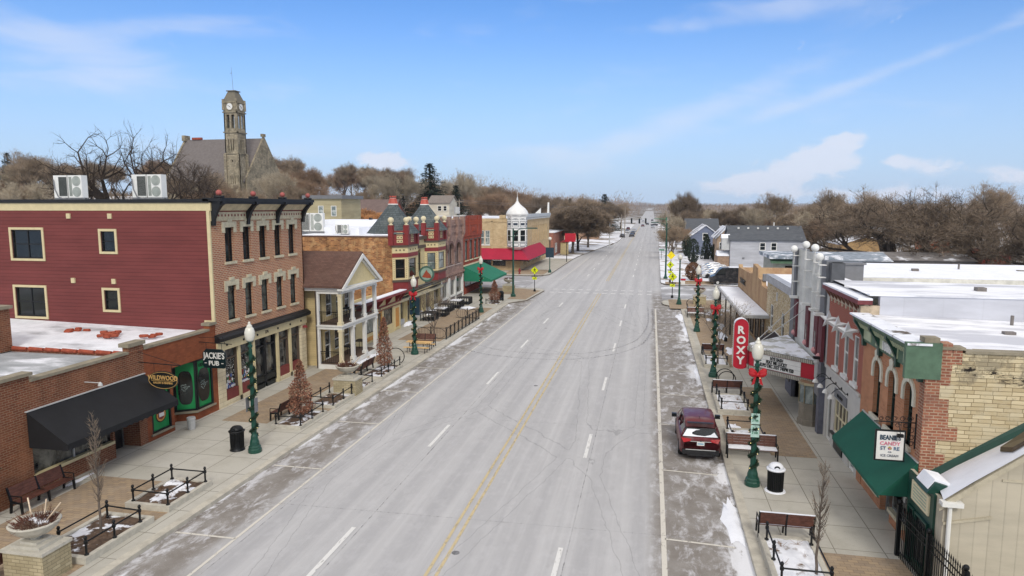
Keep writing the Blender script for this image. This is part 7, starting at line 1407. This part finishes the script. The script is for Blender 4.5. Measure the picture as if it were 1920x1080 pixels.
rg=random.Random(99); cnt=0
def scatter(n,fx,keys,label,group,hmin,hmax,avoid=()):
    k=0; tr=0
    while k<n and tr<n*20:
        tr+=1; x,y=fx()
        if any(a<x<b and c<y<d for a,b,c,d in avoid) or (y<205 and -.40<x/y<-.26): continue
        place(rg.choice(keys),x,y,rg.uniform(hmin,hmax)*rg.choice((.85,1,1,1.12)),label,None,group); k+=1
AV=[(-138,-104,160,196),(-61,-50,106,121),(-80,-64,164,182),(-62,-52,176,192),(-54,-38,114,130),(-50,-20,108,176),(9,28,90,182),(8,20,200,220),(36,50,146,164),(20,72,98,118)]
random.seed(5)
scatter(74,lambda:(rg.uniform(-230,-45),rg.uniform(118,235)),['dense','dense2','bare','dense3','bare2','bare'],'brown leafless tree among the woods on the left hill','woods on the left hill',9,14.5,AV+[(-86,-45,118,188)])
scatter(62,lambda:(rg.uniform(-150,-32),rg.uniform(235,420)),['dense','bare','dense2','bare2','dense3'],'brown leafless tree far back in the left hill woods','far woods on the left hill',14,18,AV)
scatter(14,lambda:(rg.uniform(-42,-14),rg.uniform(215,420)),['dense','dense3','bare'],'brown leafless tree beside the far left road','trees beside the far left road',11,16,[(-12.5,5,0,900)]+AV)
scatter(66,lambda:(rg.uniform(24,190),rg.uniform(150,330)),['dense','dense2','bare','dense3','bare','bare2'],'brown leafless tree in the woods at the right','woods at the right',8.5,12.5,AV+[(x0,x1,y0,y1) for x0,x1,y0,y1 in ((24,30,150,180),)])
scatter(30,lambda:(rg.uniform(8,60),rg.uniform(215,430)),['dense','dense2','dense3','bare2'],'brown leafless tree beside the far right road','trees beside the far right road',8,12,AV)
# the woods too far off to tell apart: one mass of twiggy crowns
fw=MB(); r3=random.Random(12)
def crownmass(x,y,g,rx,rz_,n,w):
    for i in range(n):
        a=r3.uniform(0,2*PI); e=math.asin(r3.uniform(-.5,1)); k=r3.uniform(.55,1.0)
        c=Vector((x+rx*k*math.cos(a)*math.cos(e),y+rx*k*math.sin(a)*math.cos(e),g+rz_*.9+rz_*k*math.sin(e))); d=Vector((math.cos(a)*.5,math.sin(a)*.5,r3.uniform(.3,1.2))).normalized()*r3.uniform(1.2,2.6)*w; s_=Vector((r3.gauss(0,1),r3.gauss(0,1),r3.gauss(0,.5))).normalized()*.14*w
        fw.q(c-s_,c+s_,c+d)
for i in range(760):
    y=420+1500*(r3.random()**1.6); x=r3.uniform(-.75,.75)*y*1.0
    if -14<x<10 and y<1500: continue
    g=gh(x,y); f=min(1,(y-420)/900); hh=r3.uniform(6.6,8.8)+(3.4 if x<0 else 0)*(1-f)
    if x>0: hh=min(hh,6.6)
    crownmass(x,y,g,r3.uniform(8,15)*(1+f),hh,110,1.0+1.6*f)
s=NT('distant_woods'); c=s.mix(s.ramp(s.noise(s.pos(),.02,4),.35,.65),lin((142,128,118)),lin((156,142,132))); s.done(c,.95,0,.1)
struct(fw,'distant_woods',s.m,'stuff')
# undergrowth: low brown brush under the near woods
ub=MB()
for i in range(9000):
    if i%2: x=r3.uniform(-240,-48); y=r3.uniform(112,330)
    else: x=r3.uniform(24,200); y=r3.uniform(140,330)
    if any(a<x<b and c<y<d for a,b,c,d in AV): continue
    g=gh(x,y)
    for k in range(5):
        p=Vector((x+r3.gauss(0,1.2),y+r3.gauss(0,1.2),g)); d=Vector((r3.gauss(0,.5),r3.gauss(0,.5),r3.uniform(.8,2.8))); s_=Vector((r3.gauss(0,1),r3.gauss(0,1),0)).normalized()*.09; ub.q(p-s_,p+s_,p+d)
struct(ub,'undergrowth',TM['dark'][1],'stuff')
# ---- evergreen shrubs on the right lawn
def shrub(name,label,x,y,h,w,col,cone=True):
    t=thing(name,label,'shrub',(x,y,.1)); q=MB(); r4=random.Random(int(x*31+y)); n=900
    for i in range(n):
        f=r4.random(); z=h*f; rr_=w/2*((1-f)**.6 if cone else math.sqrt(max(.05,1-(2*f-1)**2)))*r4.uniform(.6,1.05); a=r4.uniform(0,2*PI); c=Vector((x+rr_*math.cos(a),y+rr_*math.sin(a),.1+z)); s_=Vector((r4.gauss(0,1),r4.gauss(0,1),r4.gauss(0,1))).normalized()*.12; q.q(c-s_,c+s_,c+Vector((r4.gauss(0,.12),r4.gauss(0,.12),.3)))
    q.build('foliage',col,t); MB().cyl((x,y,0),(x,y,h*.8),w*.22,.05,6).build('stem',m_sign,t)
m_ev=plain('evergreen_foliage',(44,54,44),.95,0,.35,1.5); m_br=plain('brown_foliage',(112,84,66),.95,0,.3,1.5)
shrub('evergreen_shrub','left dark upright evergreen in front of the blue house',8.0,159,4.6,2.2,m_ev,False); shrub('evergreen_shrub','dark column evergreen in the middle of the snowy lawn',8.2,138,4.8,2.4,m_ev,False); shrub('evergreen_shrub','cone shaped evergreen beside the tan house',11.7,151,5.2,3,m_ev); shrub('evergreen_shrub','small dark evergreen beside the grey house porch',13.0,146,3.4,2,m_ev,False); shrub('brown_shrub','round brown shrub beside the parked cars',6.4,106.5,2.6,2.4,m_br,False)
# ---- brown leaved cone trees in the beds
def conetree(label,x,y,h,w,seed):
    t=thing('cone_oak',label,'tree',(x,y,.3),'brown leaved cone trees on the left pavement'); r4=random.Random(seed); q=MB(); T=MB(); T.cyl((x,y,.25),(x,y,h+.3),.05,.012,6)
    for i in range(46): f=r4.uniform(.12,.95); a=r4.uniform(0,6.28); l=w*.5*(1-f)**.7; T.cyl((x,y,.3+h*f*.92),(x+l*math.cos(a),y+l*math.sin(a),.3+h*f+.25),.012,.005,3,caps=False)
    for i in range(2600):
        f=r4.random()**1.25*.97+.04; z=.3+h*(.07+.93*f); prof_=max(0,1-f)**.75*(1.0+.18*math.sin(f*14+seed)); prof_=min(prof_,.35+f*4)
        rr_=w/2*prof_*r4.uniform(.45,1.08); a=r4.uniform(0,2*PI); c=Vector((x+rr_*math.cos(a),y+rr_*math.sin(a),z)); s_=Vector((r4.gauss(0,1),r4.gauss(0,1),r4.gauss(0,1))).normalized()*.034; d=Vector((r4.gauss(0,.6)+math.cos(a)*.4,r4.gauss(0,.6)+math.sin(a)*.4,r4.gauss(-.1,.6))).normalized()*.12
        q.q(c,c+d*.5+s_,c+d,c+d*.5-s_,m=0 if r4.random()<.7 else 1)
    T.build('trunk',TM['dark'][0],t); q.build('foliage',[plain('rust_brown_leaves',(128,84,66),.8,0,.3,6),plain('pale_brown_leaves',(160,116,92),.8,0,.2,6)],t)
conetree('nearest brown leaved cone tree, in the bed beyond the left lamp',-17.6,31.6,3.0,1.55,1); conetree('second brown leaved cone tree, beside the left bike hoop',-17.5,42.7,3.5,1.35,2); conetree('far small brown leaved cone tree by the tall pole',-17.5,76,2.5,1.5,3)
# ---- slender bare saplings
def sapling(label,x,y,h,w,seed,narrow=True,r0=.045,group=None):
    T,Cn=grow(seed=seed,H=h,spread=.42 if narrow else .75,crown0=.3 if narrow else .2,levels=4,ntw=2,tw=.32*h/4,tww=.006,up=.7 if narrow else .5,rad=r0*1.0,kids=(2,3),wig=.12,sides=5,twl=2)
    k=w/max(.1,width(Cn))
    for M_ in (T,Cn):
        for v in M_.v: v.x=v.x*k+x; v.y=v.y*k+y; v.z+=.3
    t=thing('bare_sapling',label,'tree',(x,y,.3)); T.build('trunk',TM['brown'][0],t); Cn.build('crown',TM['dark'][1],t)

def column(label,x,y,h,w,seed,bend=0):
    r5=random.Random(seed); T=MB(); Cn=MB(); t=thing('bare_sapling',label,'tree',(x,y,.3)); pts=[Vector((x+bend*f*f+r5.gauss(0,.012),y+r5.gauss(0,.012),.3+h*f)) for f in [i/12 for i in range(13)]]
    for i in range(12): T.cyl(pts[i],pts[i+1],.045*(1-i/13),.045*(1-(i+1)/13),6,caps=False)
    for i in range(95):
        f=r5.uniform(.26,.97); k=f*12; i0=int(k); p=pts[i0].lerp(pts[min(12,i0+1)],k-i0); L=(w*.62)*(1.08-f)**.6*min(1,(f-.18)*4)*r5.uniform(.6,1.1)+.08; a=r5.uniform(0,6.283); d=Vector((math.cos(a)*.62,math.sin(a)*.62,1.0)).normalized(); m_=p+d*L*.55; e=m_+(d+Vector((0,0,.9))).normalized()*L*.6
        T.cyl(p,m_,.011*(1.2-f),.007,4,caps=False); T.cyl(m_,e,.007,.003,3,caps=False)
        for j in range(7):
            q0=p.lerp(m_,r5.uniform(.2,1)) if j%2 else m_.lerp(e,r5.uniform(0,1)); t2=(d+Vector((r5.gauss(0,.5),r5.gauss(0,.5),r5.gauss(.2,.4)))).normalized(); s2=t2.orthogonal().normalized()*.0045; Cn.q(q0-s2,q0+s2,q0+t2*r5.uniform(.08,.24))
    T.build('trunk',TM['brown'][0],t); Cn.build('crown',TM['dark'][1],t)
column('slender bare sapling in the nearest left planting bed',-17.75,18.5,4.1,1.0,61); column('slender bare tree at the bottom edge of the right pavement',5.05,20.6,3.4,1.1,62,.1); sapling('wide bare young tree behind the second right lamp post',4.75,48.6,5.0,3.2,63,False,.06); sapling('bare young tree inside the iron scroll fence corner',-17.7,54.2,4.2,2.6,64,False,.07)
# wreath greenery on the gallery railing at the left edge
t=thing('gallery_gate','black iron gate with green garland against the brown brick at the left edge','gate',(-22.6,19.2,.15)); q=MB(); [q.cyl((-22.7,17.2+k*.16,.2),(-22.7,17.2+k*.16,2.0),.014,n=4) for k in range(13)]; [q.tube([(-22.7,17.2,z),(-22.7,19.2,z)],.02) for z in (.4,1.8)]; q.build('bars',m_black,t)
q=MB()
for i in range(700):
    f=r3.random(); c=Vector((-22.6+r3.gauss(0,.05),17.2+2.1*f,1.9+.12*math.sin(f*9)+r3.gauss(0,.05))); d=Vector((r3.gauss(0,1),r3.gauss(0,1),r3.gauss(0,1))).normalized()*.12; s_=d.orthogonal().normalized()*.012; q.q(c-s_,c+s_,c+d)
q.build('garland',m_needle,t)
# ================================================================ VEHICLES
def carpaint(nm,c,rough=.25): 
    if nm in MATS: return MATS[nm]
    s=NT(nm); n=s.noise(s.pos(),2.5,5,.6); col=s.mix(s.M('MULTIPLY',s.ramp(n,.45,.7),.25),lin(c),lin((150,140,136))); s.done(col,rough,.25,.5); s.b.inputs['Coat Weight'].default_value=.25; MATS[nm]=s.m; return s.m
m_tyre2=plain('tyre_rubber',(26,26,28),.85); m_rim=plain('alloy_rim',(140,142,146),.35,.7); m_carglass=glassmat('car_glass',(14,18,20),(34,40,44),.05); m_tail=plain('tail_lamp_red',(170,16,26),.25,0,.05); m_trimb=plain('black_plastic_trim',(34,34,36),.7)
def section(prof_side,wid,y): return [(x*wid,y,z) for x,z in prof_side]
def make_car(name,label,paint,L=4.6,W=1.86,H=1.66,suv=True,detail=True,snow=False,cat='car'):
    """length along +Y (front at +Y); lofted body: rings of a shaped cross section from tail to nose"""
    t=thing(name,label,cat,(0,0,0)); h=W/2; k=H/1.66; q=MB()
    # stations: y, sill z, belt z, halfwidth low, halfwidth belt
    y0=-L/2
    st=[(0,.42,.84,.80,.78),(.06,.33,.95,.90,.86),(.3,.27,1.04,.97,.93),(.9,.24,1.06,1,.965),(2.0,.24,1.02,1,.97),(3.0,.24,.99,1,.96),(3.6,.25,.96,.99,.93),(4.2,.28,.88,.95,.86),(4.5,.36,.74,.84,.72),(4.6,.44,.62,.66,.56)]
    rings=[]
    for (y,zs,zb,wl,wb) in st:
        y=y0+y*L/4.6; a=h*wl; b=h*wb; zs*=k; zb*=k; m_=(zs+zb)/2
        rings.append([(-a*.93,y,zs),(-a,y,zs+.12),(-a*1.0,y,m_),(-(a+b)/2,y,zb-.08),(-b,y,zb),(-b*.88,y,zb+.03),(0,y,zb+.055),(b*.88,y,zb+.03),(b,y,zb),((a+b)/2,y,zb-.08),(a,y,m_),(a,y,zs+.12),(a*.93,y,zs)])
    def loft(q,rings,m=0,caps=True):
        n=len(rings[0]); b0=len(q.v); vs=[p for r_ in rings for p in r_]; fs=[(i*n+j,i*n+(j+1)%n,(i+1)*n+(j+1)%n,(i+1)*n+j) for i in range(len(rings)-1) for j in range(n)]
        if caps: fs+=[tuple(range(n)),tuple((len(rings)-1)*n+j for j in range(n-1,-1,-1))]
        q.add(vs,fs,m)
    loft(q,rings)
    # roof shell
    if suv: rp=[(.42,1.40,.70),(.62,1.60,.74),(1.2,1.655,.76),(2.1,1.66,.76),(2.75,1.60,.74),(3.0,1.53,.72)]
    else: rp=[(1.0,1.25,.66),(1.4,1.40,.70),(2.0,1.45,.72),(2.6,1.40,.70),(2.9,1.33,.68)]
    rr2=[]
    for y,z,wd in rp:
        y=y0+y*L/4.6; z*=k; a=h*wd; rr2.append([(-a,y,z-.055),(-a*.93,y,z-.01),(-a*.5,y,z+.012),(0,y,z+.02),(a*.5,y,z+.012),(a*.93,y,z-.01),(a,y,z-.055)])
    loft(q,rr2)
    # pillars
    yb0=y0+(.12 if suv else .6)*L/4.6; yb1=y0+(3.65 if suv else 3.5)*L/4.6; zb=1.03*k
    for s_ in (-1,1):
        for (ya,yc,z2) in ((yb0+.12,rr2[0][0][1]+.05,rp[0][1]*k),(y0+1.75*L/4.6,y0+1.75*L/4.6,rp[2][1]*k),(y0+2.62*L/4.6 if suv else yb0+1.9,y0+2.5*L/4.6,rp[3][1]*k),(yb1,rr2[-1][0][1],rp[-1][1]*k)):
            a=Vector((s_*h*.93,ya,zb-.02)); b=Vector((s_*h*.735,yc,z2-.06)); q.prism([a+Vector((0,-.05,0)),a+Vector((0,.06,0)),b+Vector((0,.05,0)),b+Vector((0,-.04,0))],(-s_*.05,0,0))
    q.build('body',paint,t,True)
    # glasshouse
    g_=MB(); gr=[]
    ys=[(yb0+.05,zb,.9,zb-.02),(rr2[0][0][1],0,0,0)]
    lo=lambda y,wd:[(-h*wd,y,zb-.05),(h*wd,y,zb-.05)]
    top0=rr2[0]; top1=rr2[-1]
    g_.q((-h*.86,yb0+.03,zb),(h*.86,yb0+.03,zb),(top0[6][0],top0[6][1]-.01,top0[6][2]+.02),(top0[0][0],top0[0][1]-.01,top0[0][2]+.02))
    o=g_.build('rear_window',m_carglass,t)
    g_=MB(); g_.q((-h*.9,yb1,zb-.03),(h*.9,yb1,zb-.03),(top1[6][0],top1[6][1]+.02,top1[6][2]+.02),(top1[0][0],top1[0][1]+.02,top1[0][2]+.02)); g_.build('windscreen',m_carglass,t)
    g_=MB()
    for s_ in (-1,1): g_.q((s_*h*.915,yb0+.1,zb-.02),(s_*h*.915,yb1,zb-.02),(s_*h*.72,rr2[-1][0][1],rp[-1][1]*k-.05),(s_*h*.73,rr2[3][0][1],rp[3][1]*k-.05),(s_*h*.735,rr2[1][0][1],rp[1][1]*k-.05),(s_*h*.70,rr2[0][0][1]+.05,rp[0][1]*k-.05))
    g_.build('side_window',m_carglass,t)
    for s_ in (-1,1):
        for y in (y0+.86*L/4.6,y0+3.68*L/4.6):
            w_=MB(); w_.cyl((s_*(h-.2),y,.34),(s_*(h+.005),y,.34),.345,.34,20); wh=w_.build('wheel',m_tyre2,t)
            if detail: w_=MB(); w_.cyl((s_*(h+.006),y,.34),(s_*(h+.015),y,.34),.23,.22,16); w_.build('rim',m_rim,wh)
            w_=MB(); w_.cyl((s_*(h-.22),y,.37),(s_*(h-.012),y,.37),.41,.41,18); w_.build('wheel_arch',m_trimb,t)
    if detail:
        q=MB(); b=h*.9
        for s_ in (-1,1):
            qq=MB(); qq.prism([(s_*h*.46,y0+.015,.98*k),(s_*h*.9,y0+.10,.99*k),(s_*h*.93,y0+.24,1.03*k),(s_*h*.9,y0+.2,.87*k),(s_*h*.80,y0-.01,.82*k),(s_*h*.46,y0-.01,.90*k)],(0,-.04,0)); qq.build('tail_light',m_tail,t)
            qq=MB(); qq.box(min(s_*h*.98,s_*(h+.22)),max(s_*h*.98,s_*(h+.22)),y0+3.1*L/4.6,y0+3.28*L/4.6,1.0*k,1.17*k); qq.build('mirror',m_sign,t)
            qq=MB(); qq.prism([(s_*h*.95,y0+L-.35,.72*k),(s_*h*.5,y0+L-.1,.70*k),(s_*h*.5,y0+L-.08,.60*k),(s_*h*.93,y0+L-.3,.62*k)],(0,.03,0)); qq.build('headlight',m_lgrey,t)
        q.box(-h*.86,h*.86,y0-.06,y0+.12,.30*k,.50*k); q.box(-h*.6,h*.6,y0-.09,y0,.24*k,.32*k); q.build('bumper',m_trimb,t)
        q=MB(); q.box(-h*.7,h*.7,y0-.075,y0-.04,.50*k,.525*k); q.box(-h*.5,h*.5,y0-.025,y0+.02,.865*k,.885*k); q.build('chrome_strip',m_lgrey,t)
        q=MB(); q.box(-.16,.16,y0-.035,y0+.0,.70*k,.86*k,0); q.box(-.13,.13,y0-.038,y0-.034,.75*k,.81*k,1); q.build('number_plate',[m_white,plain('pale_blue_plate',(120,170,196),.5)],t)
        q=MB(); q.box(-h*.62,h*.62,y0+.40*L/4.6,y0+.56*L/4.6,1.585*k,1.60*k); q.build('spoiler',m_sign,t)
        q=MB(); q.lathe((0,y0-.0,.90*k),[(.05,-.01),(.05,.01)],8); q.prism([(.02,y0+1.0,1.68*k),(-.02,y0+1.0,1.68*k),(-.005,y0+.82,1.78*k),(.005,y0+.82,1.78*k)],(0,.03,0)); q.build('antenna',m_sign,t)
        # snow on the rear window around the wiped patch
        q=MB(); A_=Vector((-h*.84,yb0+.02,zb+.01)); B_=Vector((h*.84,yb0+.02,zb+.01)); C2=Vector((top0[6][0],top0[6][1]-.03,top0[6][2]+.0)); D2=Vector((top0[0][0],top0[0][1]-.03,top0[0][2]))
        def gp_(u,v): return A_.lerp(B_,u).lerp(D2.lerp(C2,u),v)+Vector((0,-.015,.008))
        out=[(0,.04),(.08,.03),(.5,.02),(.93,.03),(.985,.05),(.93,.62),(.80,.30),(.62,.12),(.40,.16),(.26,.28),(.24,.5),(.36,.78),(.5,.86),(.3,.92),(.06,.9)]
        q.q(*[gp_(u,v) for u,v in out]); q.build('window_snow',m_snow,t)
    if snow:
        q=MB(); loft(q,[[(x,y,z+.05) for x,y,z in r_] for r_ in rr2]); q.q((-h*.8,yb1+.1,zb+.02),(h*.8,yb1+.1,zb+.02),(h*.7,y0+L*.93,.9*k),(-h*.7,y0+L*.93,.9*k)); q.build('snow_cover',m_snow,t,True)
    return t
suv=make_car('parked_suv','dark red hatchback car parked at the right kerb with snow on its rear window',carpaint('dark_red_car_paint',(98,20,30),.38),4.6,1.84,1.66)
suv.location=(2.35,32.6,.0); suv.rotation_euler=(0,0,R(.5))
lot=make_car('parked_car','white car nearest the black van in the snowy lot',carpaint('white_car_paint',(206,208,212)),4.7,1.8,1.45,False,False,True); lot['group']='parked cars in the snowy lot'
lot.location=(10.6,114.5,.1); lot.rotation_euler=(0,0,R(95))
for k,(x,y,lb) in enumerate(((10.6,118.5,'second snowy white car from the black van'),(10.8,122.4,'third snowy car from the black van'),(10.8,126,'snowy car farthest from the black van'),(10.2,110.6,'silver blue car half hidden by the black van'))): dup(lot,(x,y,.1),R(92),lb)
# black van
vn=thing('parked_van','black high roofed cargo van in the lot beside the stucco building','van',(11,102,.1)); q=MB()
pr=[(-2.9,.35),(-2.95,.9),(-2.75,1.15),(-2.2,1.4),(-1.55,2.25),(-1.2,2.45),(3.0,2.5),(3.1,2.3),(3.1,.4)]
q.prism([(11.3+x,101,.1+z) for x,z in pr],(0,2.0,0)); q.build('body',carpaint('black_van_paint',(24,26,30),.3),vn)
q=MB(); q.prism([(11.3+x,100.97,.1+z) for x,z in ((-2.1,1.45),(-1.55,2.15),(-.8,2.15),(-.8,1.45))],(0,2.06,0)); q.build('side_window',m_carglass,vn); q=MB(); [q.box(11.3+a,14.3,100.96,101,z,z+.05) for a,z in ((0,.8),(0,1.5),(0,2.2))]; q.build('side_moulding',m_sign,vn)
for x in (9.5,13.4):
    for y in (100.95,102.85): w_=MB(); w_.cyl((x,y,.45),(x,y+.2,.45),.36,n=16); wh=w_.build('wheel',m_tyre2,vn); w_=MB(); w_.cyl((x,y-.015 if y<102 else y+.215,.45),(x,y if y<102 else y+.2,.45),.2,n=12); w_.build('rim',m_lgrey,wh)
q=MB(); q.box(11.0,14.2,101.1,102.9,2.601,2.64); q.build('snow_cover',m_snow,vn)
# far traffic
fc_=make_car('far_car','dark car leading the oncoming pair on the far road, left lane',carpaint('dark_car_paint',(52,50,56)),4.6,1.85,1.5,False,False); fc_.location=(-10.4,256,.02); fc_.rotation_euler=(0,0,R(180)); fc_['group']='cars on the far road'
cl={'dark':carpaint('dark_car_paint',(52,50,56)),'white':carpaint('white_car_paint',(206,208,212)),'red':carpaint('far_red_paint',(120,60,64))}
def far(x,y,c,lb,rz=180):
    d=dup(fc_,(x,y,gh(0,y)+.02),R(rz),lb)
    if c!='dark':
        for ch in d.children:
            if ch.name.startswith('body'): ch.data=ch.data.copy(); ch.data.materials[0]=cl[c]
far(-7.1,262,'dark','dark car leading in the inner oncoming lane of the far road'); far(-7.4,285,'dark','second dark oncoming car in the inner lane'); far(-10.2,300,'white','pale oncoming car in the outer lane'); far(-7.6,318,'white','pale oncoming car behind the second dark one')
far(-11.2,345,'red','dull red car waiting at the left side of the far road'); far(-4.8,400,'red','small red car in the middle of the far road'); far(.8,372,'white','pale car driving away in the right lane'); far(1.8,420,'dark','dark car crossing at the far junction',90); far(-2.4,440,'dark','dark car farther off in the right lane'); far(-6,520,'white','tiny white car near the top of the road'); far(.6,560,'dark','tiny dark car near the top of the road'); far(-9,610,'white','farthest white car at the top of the road')

# ================================================================ a little winter haze
hb=MB(); hb.box(-1500,1500,-65,2600,-3,75); hz_=struct(hb,'haze',bpy.data.materials.new('haze_air'),'stuff'); hm=hz_.data.materials[0]; hm.use_nodes=True; ht=hm.node_tree; ht.nodes.clear()
ho=ht.nodes.new('ShaderNodeOutputMaterial'); hv=ht.nodes.new('ShaderNodeVolumePrincipled'); hv.inputs['Color'].default_value=(.80,.87,1,1); hv.inputs['Density'].default_value=.00011; ht.links.new(hv.outputs[0],ho.inputs['Volume'])
# ---- leftover snow heaps on the pavements
sn=MB(); r6=random.Random(77)
def heap(x,y,rx,ry,h,z=.156):
    n=18; c=[Vector((x,y,z+h))]; rings=[]
    for k,(f,g_) in enumerate(((.45,.8),(.8,.35),(1,0))):
        rings.append([Vector((x+rx*f*math.cos(2*PI*i/n)*(1+.28*math.sin(i*1.9+x*3+k*.4)+r6.uniform(-.08,.08)),y+ry*f*math.sin(2*PI*i/n)*(1+.28*math.sin(i*2.3+y*2)+r6.uniform(-.08,.08)),z+h*g_)) for i in range(n)])
    b0=len(sn.v); sn.add(c+rings[0]+rings[1]+rings[2],[(0,1+i,1+(i+1)%n) for i in range(n)]+[(1+n*k+i,1+n*(k+1)+i,1+n*(k+1)+(i+1)%n,1+n*k+(i+1)%n) for k in range(2) for i in range(n)])
for x,y,rx,ry,h in ((-22.3,60.5,.35,1.1,.3),(-22.3,67.5,.4,1.3,.4),(-22.0,70.5,.5,.8,.3),(-19.6,71.8,.9,1.0,.18),(-20.2,44.6,.25,1.6,.05),(-20.1,47.2,.3,.9,.05),(6.3,54,.4,1.6,.1),(6.2,60.5,.35,2.0,.12),(6.4,66,.45,2.2,.14),(6.5,72.8,.8,1.2,.2),(7.6,75.2,1.0,.8,.2),(5.8,69,.3,.9,.06),(4.3,35,.3,.5,.04),(-22.6,22.6,.12,.9,.04),(-16.1,60,.1,3.2,.05),(-16.15,34,.09,1.5,.05),(-16.1,24.5,.09,1.1,.05),(3.3,63,.25,2.4,.07),(3.2,71,.5,2.2,.10),(3.3,47,.2,1.6,.05),(3.1,24.5,.35,1.7,.06)): heap(x,y,rx,ry,h,.156 if not (2.9<x<3.4 or -16.2<x<-16) else .01)
struct(sn,'snow_patch',m_snow,'stuff',True)

# pieces that stand apart from each other become parts of their own
SPL={'side_wall','coping','entrance_wall','roof_tile','trim','pylon','end_wall','panel','pilaster','storefront_lamp','bumper','shopfront_wall','finial','auditorium_wall','roof_snow','ledge','roof_vent','star_ornament','lobby_wall','storefront_surround','cornice','roof','fascia','parapet_ornament','crossing','vent','bell','chimney','pedestal_cap','frame_panel','purlin','porch_floor','bay_moulding','turret_moulding','cornice_hole'}
for o in list(bpy.data.objects):
    if o.type!='MESH' or o.name.split('.')[0] not in SPL or o.children or not o.parent: continue
    me=o.data; n=len(me.vertices); par=list(range(n))
    def fd(i):
        while par[i]!=i: par[i]=par[par[i]]; i=par[i]
        return i
    for p in me.polygons:
        v0=fd(p.vertices[0])
        for v in p.vertices[1:]:
            r_=fd(v)
            if r_!=v0: par[r_]=v0
    comp={}
    for p in me.polygons: comp.setdefault(fd(p.vertices[0]),[]).append(p.index)
    bb=[]
    for k,ps in comp.items():
        vs=[me.vertices[v].co for i in ps for v in me.polygons[i].vertices]; bb.append([[min(v[a] for v in vs)-.06 for a in range(3)],[max(v[a] for v in vs)+.06 for a in range(3)],list(ps)])
    ch=True
    while ch and len(bb)>1 and len(bb)<400:
        ch=False
        for i in range(len(bb)):
            for j in range(i+1,len(bb)):
                A_,B_=bb[i],bb[j]
                if all(A_[0][a]<=B_[1][a] and B_[0][a]<=A_[1][a] for a in range(3)):
                    A_[0]=[min(A_[0][a],B_[0][a]) for a in range(3)]; A_[1]=[max(A_[1][a],B_[1][a]) for a in range(3)]; A_[2]+=B_[2]; bb.pop(j); ch=True; break
            if ch: break
    if not 2<=len(bb)<=24: continue
    for k,b_ in enumerate(bb):
        ids=sorted({v for i in b_[2] for v in me.polygons[i].vertices}); mp={v:i for i,v in enumerate(ids)}
        m2=bpy.data.meshes.new(me.name); m2.from_pydata([me.vertices[v].co[:] for v in ids],[],[[mp[v] for v in me.polygons[i].vertices] for i in b_[2]])
        for mm in me.materials: m2.materials.append(mm)
        m2.polygons.foreach_set('material_index',[me.polygons[i].material_index for i in b_[2]]); m2.polygons.foreach_set('use_smooth',[me.polygons[i].use_smooth for i in b_[2]]); m2.update()
        if k==0: o.data=m2
        else:
            c=o.copy(); c.data=m2; COL.objects.link(c)
for o in list(bpy.data.objects):
    if '_o' in o.keys(): del o['_o']
